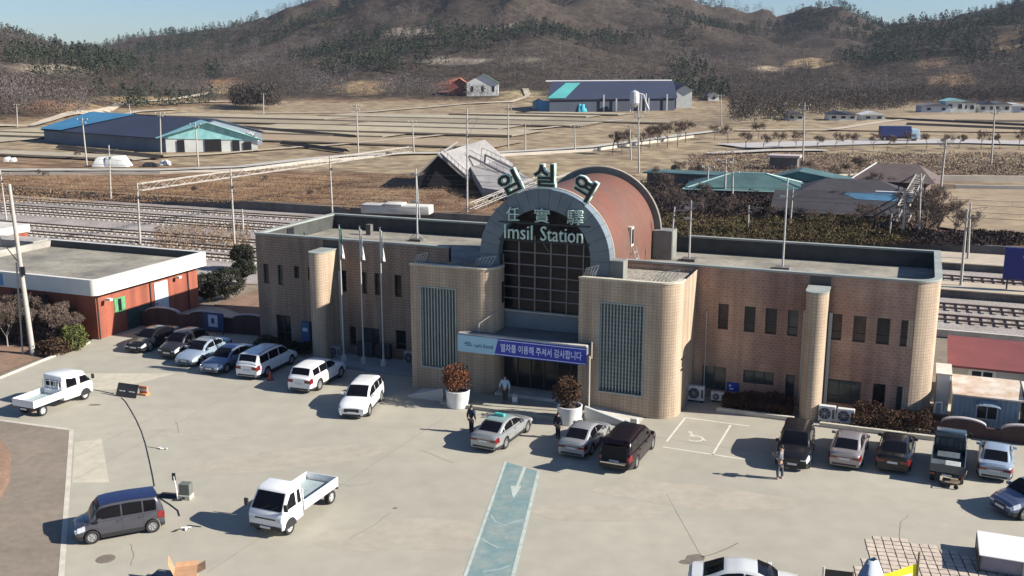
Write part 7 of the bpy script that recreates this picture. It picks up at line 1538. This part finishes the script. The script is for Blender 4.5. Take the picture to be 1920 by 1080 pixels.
# ================================================================== PEOPLE
skin_m = M('skin', (.42, .26, .18), rough=.6); hair_m = M('hair_black', (.012, .010, .010), rough=.7)
def skinned(name, joints, edges, mat, parent, sub=1, root=0):
    me = bpy.data.meshes.new(name); me.from_pydata([j[:3] for j in joints], edges, []); o = bpy.data.objects.new(name, me); COL.objects.link(o)
    sk = o.modifiers.new('s', 'SKIN'); sk.use_smooth_shade = True; su = o.modifiers.new('u', 'SUBSURF'); su.levels = sub; su.render_levels = sub
    for i, j in enumerate(joints):
        r_ = j[3]; me.skin_vertices[0].data[i].radius = (r_, j[4] if len(j) > 4 else r_); me.skin_vertices[0].data[i].use_root = (i == root)
    bpy.context.view_layer.update(); dg = bpy.context.evaluated_depsgraph_get(); m2 = bpy.data.meshes.new_from_object(o.evaluated_get(dg)); bpy.data.objects.remove(o)
    m2.name = name; m2.materials.clear(); m2.materials.append(mat); o2 = bpy.data.objects.new(name, m2); COL.objects.link(o2); o2.parent = parent; m2.polygons.foreach_set('use_smooth', [True] * len(m2.polygons)); return o2
def person(label, P, ang, top, legs, arms='down', scale=1.0, shoes=trim_m, stride=.05, z=0.0, lean=0.0):
    """faces +x"""
    T = thing('person', label, 'person', (P.x, P.y, z), R(ang)); T.scale = (scale,) * 3; ln = lean
    hip, che, nk, hd = .92, 1.30, 1.46, 1.60; hands = {}
    if arms == 'down': L_el, L_ha, R_el, R_ha = (-.03, .25, 1.13), (.04, .27, .86), (-.03, -.25, 1.13), (.04, -.27, .86)
    elif arms == 'front': L_el, L_ha, R_el, R_ha = (.02, .24, 1.12), (.30, .08, 1.18), (.02, -.24, 1.12), (.30, -.06, 1.20)
    else: L_el, L_ha, R_el, R_ha = (-.03, .26, 1.14), (.06, .28, .88), (.10, -.27, 1.15), (.34, -.22, 1.02)
    J = [(0, 0, hip, .095, .085), (ln * .5, 0, 1.12, .09, .08), (ln, 0, che, .105, .08), (ln, 0, nk, .06), (ln + .02, 0, hd - .05, .075), (ln + .02, 0, hd + .07, .085),
         (ln, .17, 1.40, .06), (L_el[0] + ln, *L_el[1:], .048), (L_ha[0] + ln, *L_ha[1:], .032), (ln, -.17, 1.40, .06), (R_el[0] + ln, *R_el[1:], .048), (R_ha[0] + ln, *R_ha[1:], .032),
         (stride, .10, .50, .065), (-.0 + stride * .6, .11, .08, .042), (-stride, -.10, .50, .065), (-stride * 1.4, -.11, .08, .042), (stride * .6 + .16, .12, .04, .035), (-stride * 1.4 + .16, -.12, .04, .035)]
    E_ = [(0, 1), (1, 2), (2, 3), (3, 4), (4, 5), (2, 6), (6, 7), (7, 8), (2, 9), (9, 10), (10, 11), (0, 12), (12, 13), (0, 14), (14, 15), (13, 16), (15, 17)]
    b = len(J)
    for (h_, s) in (((J[8][0], J[8][1], J[8][2]), 1), ((J[11][0], J[11][1], J[11][2]), -1)):            # palm, four fingers, thumb
        par = 8 if s == 1 else 11; dirv = (Vector(h_) - Vector(J[par - 1][:3])).normalized(); side = dirv.cross(Vector((0, s, 0))).normalized() if abs(dirv.y) < .9 else Vector((1, 0, 0)); pc = Vector(h_) + dirv * .06; J.append((*pc, .028, .02)); E_.append((par, len(J) - 1)); pi = len(J) - 1
        for f_, (o_, l_) in enumerate(((-.03, .07), (-.01, .085), (.01, .08), (.03, .065))):
            k0 = pc + side * o_ + dirv * .03; k1 = k0 + dirv * l_ * .6; k2 = k1 + (dirv * .7 + Vector((.3, 0, -.1))).normalized() * l_ * .4
            J += [(*k0, .010), (*k1, .009), (*k2, .008)]; n0 = len(J) - 3; E_ += [(pi, n0), (n0, n0 + 1), (n0 + 1, n0 + 2)]
        t0 = pc + side * -.035 - dirv * .01; t1 = t0 + (side * -.5 + dirv).normalized() * .045; J += [(*t0, .011), (*t1, .009)]; n0 = len(J) - 2; E_ += [(pi, n0), (n0, n0 + 1)]
    skinned('body', J, E_, skin_m, T)
    JJ = [(0, 0, hip, .155, .145), (ln * .5, 0, 1.12, .15, .13), (ln, 0, che, .175, .14), (ln, 0, 1.44, .075), (ln, .18, 1.40, .085), (L_el[0] + ln, *L_el[1:], .068), (*(Vector((L_el[0] + ln, *L_el[1:])).lerp(Vector((L_ha[0] + ln, *L_ha[1:])), .86)), .052), (ln, -.18, 1.40, .085), (R_el[0] + ln, *R_el[1:], .068), (*(Vector((R_el[0] + ln, *R_el[1:])).lerp(Vector((R_ha[0] + ln, *R_ha[1:])), .86)), .052)]
    skinned('jacket', JJ, [(0, 1), (1, 2), (2, 3), (2, 4), (4, 5), (5, 6), (2, 7), (7, 8), (8, 9)], top, T)
    JT = [(0, 0, hip + .02, .15, .14), (stride * .5, .09, .72, .10), (stride, .10, .50, .082), (stride * .6, .11, .10, .06), (-stride * .5, -.09, .72, .10), (-stride, -.10, .50, .082), (-stride * 1.4, -.11, .10, .06)]
    skinned('trousers', JT, [(0, 1), (1, 2), (2, 3), (0, 4), (4, 5), (5, 6)], legs, T)
    for (x, y) in ((stride * .6, .11), (-stride * 1.4, -.11)): skinned('shoe', [(x - .05, y, .045, .05, .045), (x + .08, y, .04, .05, .04), (x + .19, y, .032, .042, .03)], [(0, 1), (1, 2)], shoes, T)
    hx = ln + .02; h = MB(); rows = []
    for t in np.linspace(0, 1, 7):
        th = t * 2.0; rows.append([(hx - .012 + .108 * math.sin(th) * math.cos(a) * (.55 if (math.cos(a) > .45 and t > .55) else 1), .092 * math.sin(th) * math.sin(a), hd + .04 + .115 * math.cos(th)) for a in np.linspace(0, 2 * math.pi, 15)])
    h.grid(rows); h.build('hair', hair_m, T, smooth=70)
    f = MB(); fx = hx + .082
    f.add([(fx, 0, hd + .03), (fx + .028, -.012, hd - .02), (fx + .028, .012, hd - .02), (fx, -.015, hd - .025), (fx, .015, hd - .025)], [(0, 1, 2), (0, 3, 1), (0, 2, 4), (1, 3, 4, 2)]); f.build('nose', skin_m, T)
    for y in (-.03, .03): MB().lathe([(0, .012), (.009, .006), (.012, 0)], 8, (0, 0, 0)).xf(Matrix.Translation((fx - .004, y, hd + .035)) @ Matrix.Rotation(math.pi / 2, 4, 'Y')).build('eye', trim_m, T)
    MB().box(fx - .002, fx + .006, -.022, .022, hd - .055, hd - .048).build('mouth', M('lips', (.30, .12, .10)), T)
    for s in (-1, 1): MB().lathe([(0, 0), (.018, .004), (.026, .012), (.02, .02)], 8).xf(Matrix.Translation((hx, s * .083, hd + .01)) @ Matrix.Rotation(-s * math.pi / 2, 4, 'X')).build('ear', skin_m, T)
    return T
navyj = M('jacket_navy', (.022, .028, .05), rough=.8); darkt = M('trousers_dark', (.018, .018, .022), rough=.85); greyj = M('jacket_grey', (.16, .16, .17), rough=.8); bluet = M('trousers_slate', (.05, .06, .085), rough=.85); palej = M('jacket_pale_blue', (.40, .50, .58), rough=.8)
person('person in a dark jacket standing beside the silver taxi, seen from behind', G(884, 812), 60, navyj, darkt, 'down', .92)
person('person in a grey jacket and slate trousers holding something, before the black car', G(1461, 898), 150, greyj, bluet, 'front', 1.0, shoes=M('shoes_tan', (.45, .38, .30), rough=.7), stride=.08, lean=-.03)
T3 = person('person in a pale blue top and dark trousers standing on the entrance forecourt', G(947, 762), 250, palej, darkt, 'hold', .98, z=.20)
p = G(962, 760); T = thing('shopping_bag', 'small white bag on the forecourt beside the person in pale blue', 'bag', (p.x + .1, p.y, .2)); MB().prism([(-.16, -.1), (.16, -.1), (.14, .1), (-.14, .1)], 0, .36).build('bag_body', whitew, T, bevel=.03); MB().path([(-.08, 0, .36), (-.05, 0, .5), (.05, 0, .5), (.08, 0, .36)], .012, n=5).build('handle', whitew, T)
p = G(1045, 812); person('person in black half hidden behind the silver-grey sedan by the right planter', G(1046, 822), 60, darkt, darkt, 'down', .85)

# ================================================================== AIR
hz = MB().box(-1500, 1500, -10, 2600, -1.2, 420)
haze_m = bpy.data.materials.new('haze_air'); haze_m.use_nodes = True; nt = haze_m.node_tree; nt.nodes.remove(nt.nodes['Principled BSDF']); pvv = nt.nodes.new('ShaderNodeVolumePrincipled'); pvv.inputs['Color'].default_value = (.70, .80, 1.0, 1); pvv.inputs['Density'].default_value = HAZE = 0.00007; pvv.inputs['Anisotropy'].default_value = 0.2
nt.links.new(pvv.outputs[0], nt.nodes['Material Output'].inputs['Volume'])
if HAZE > 0: tag(hz.build('haze', haze_m), 'thin blue-grey winter haze over the valley', kind='stuff')
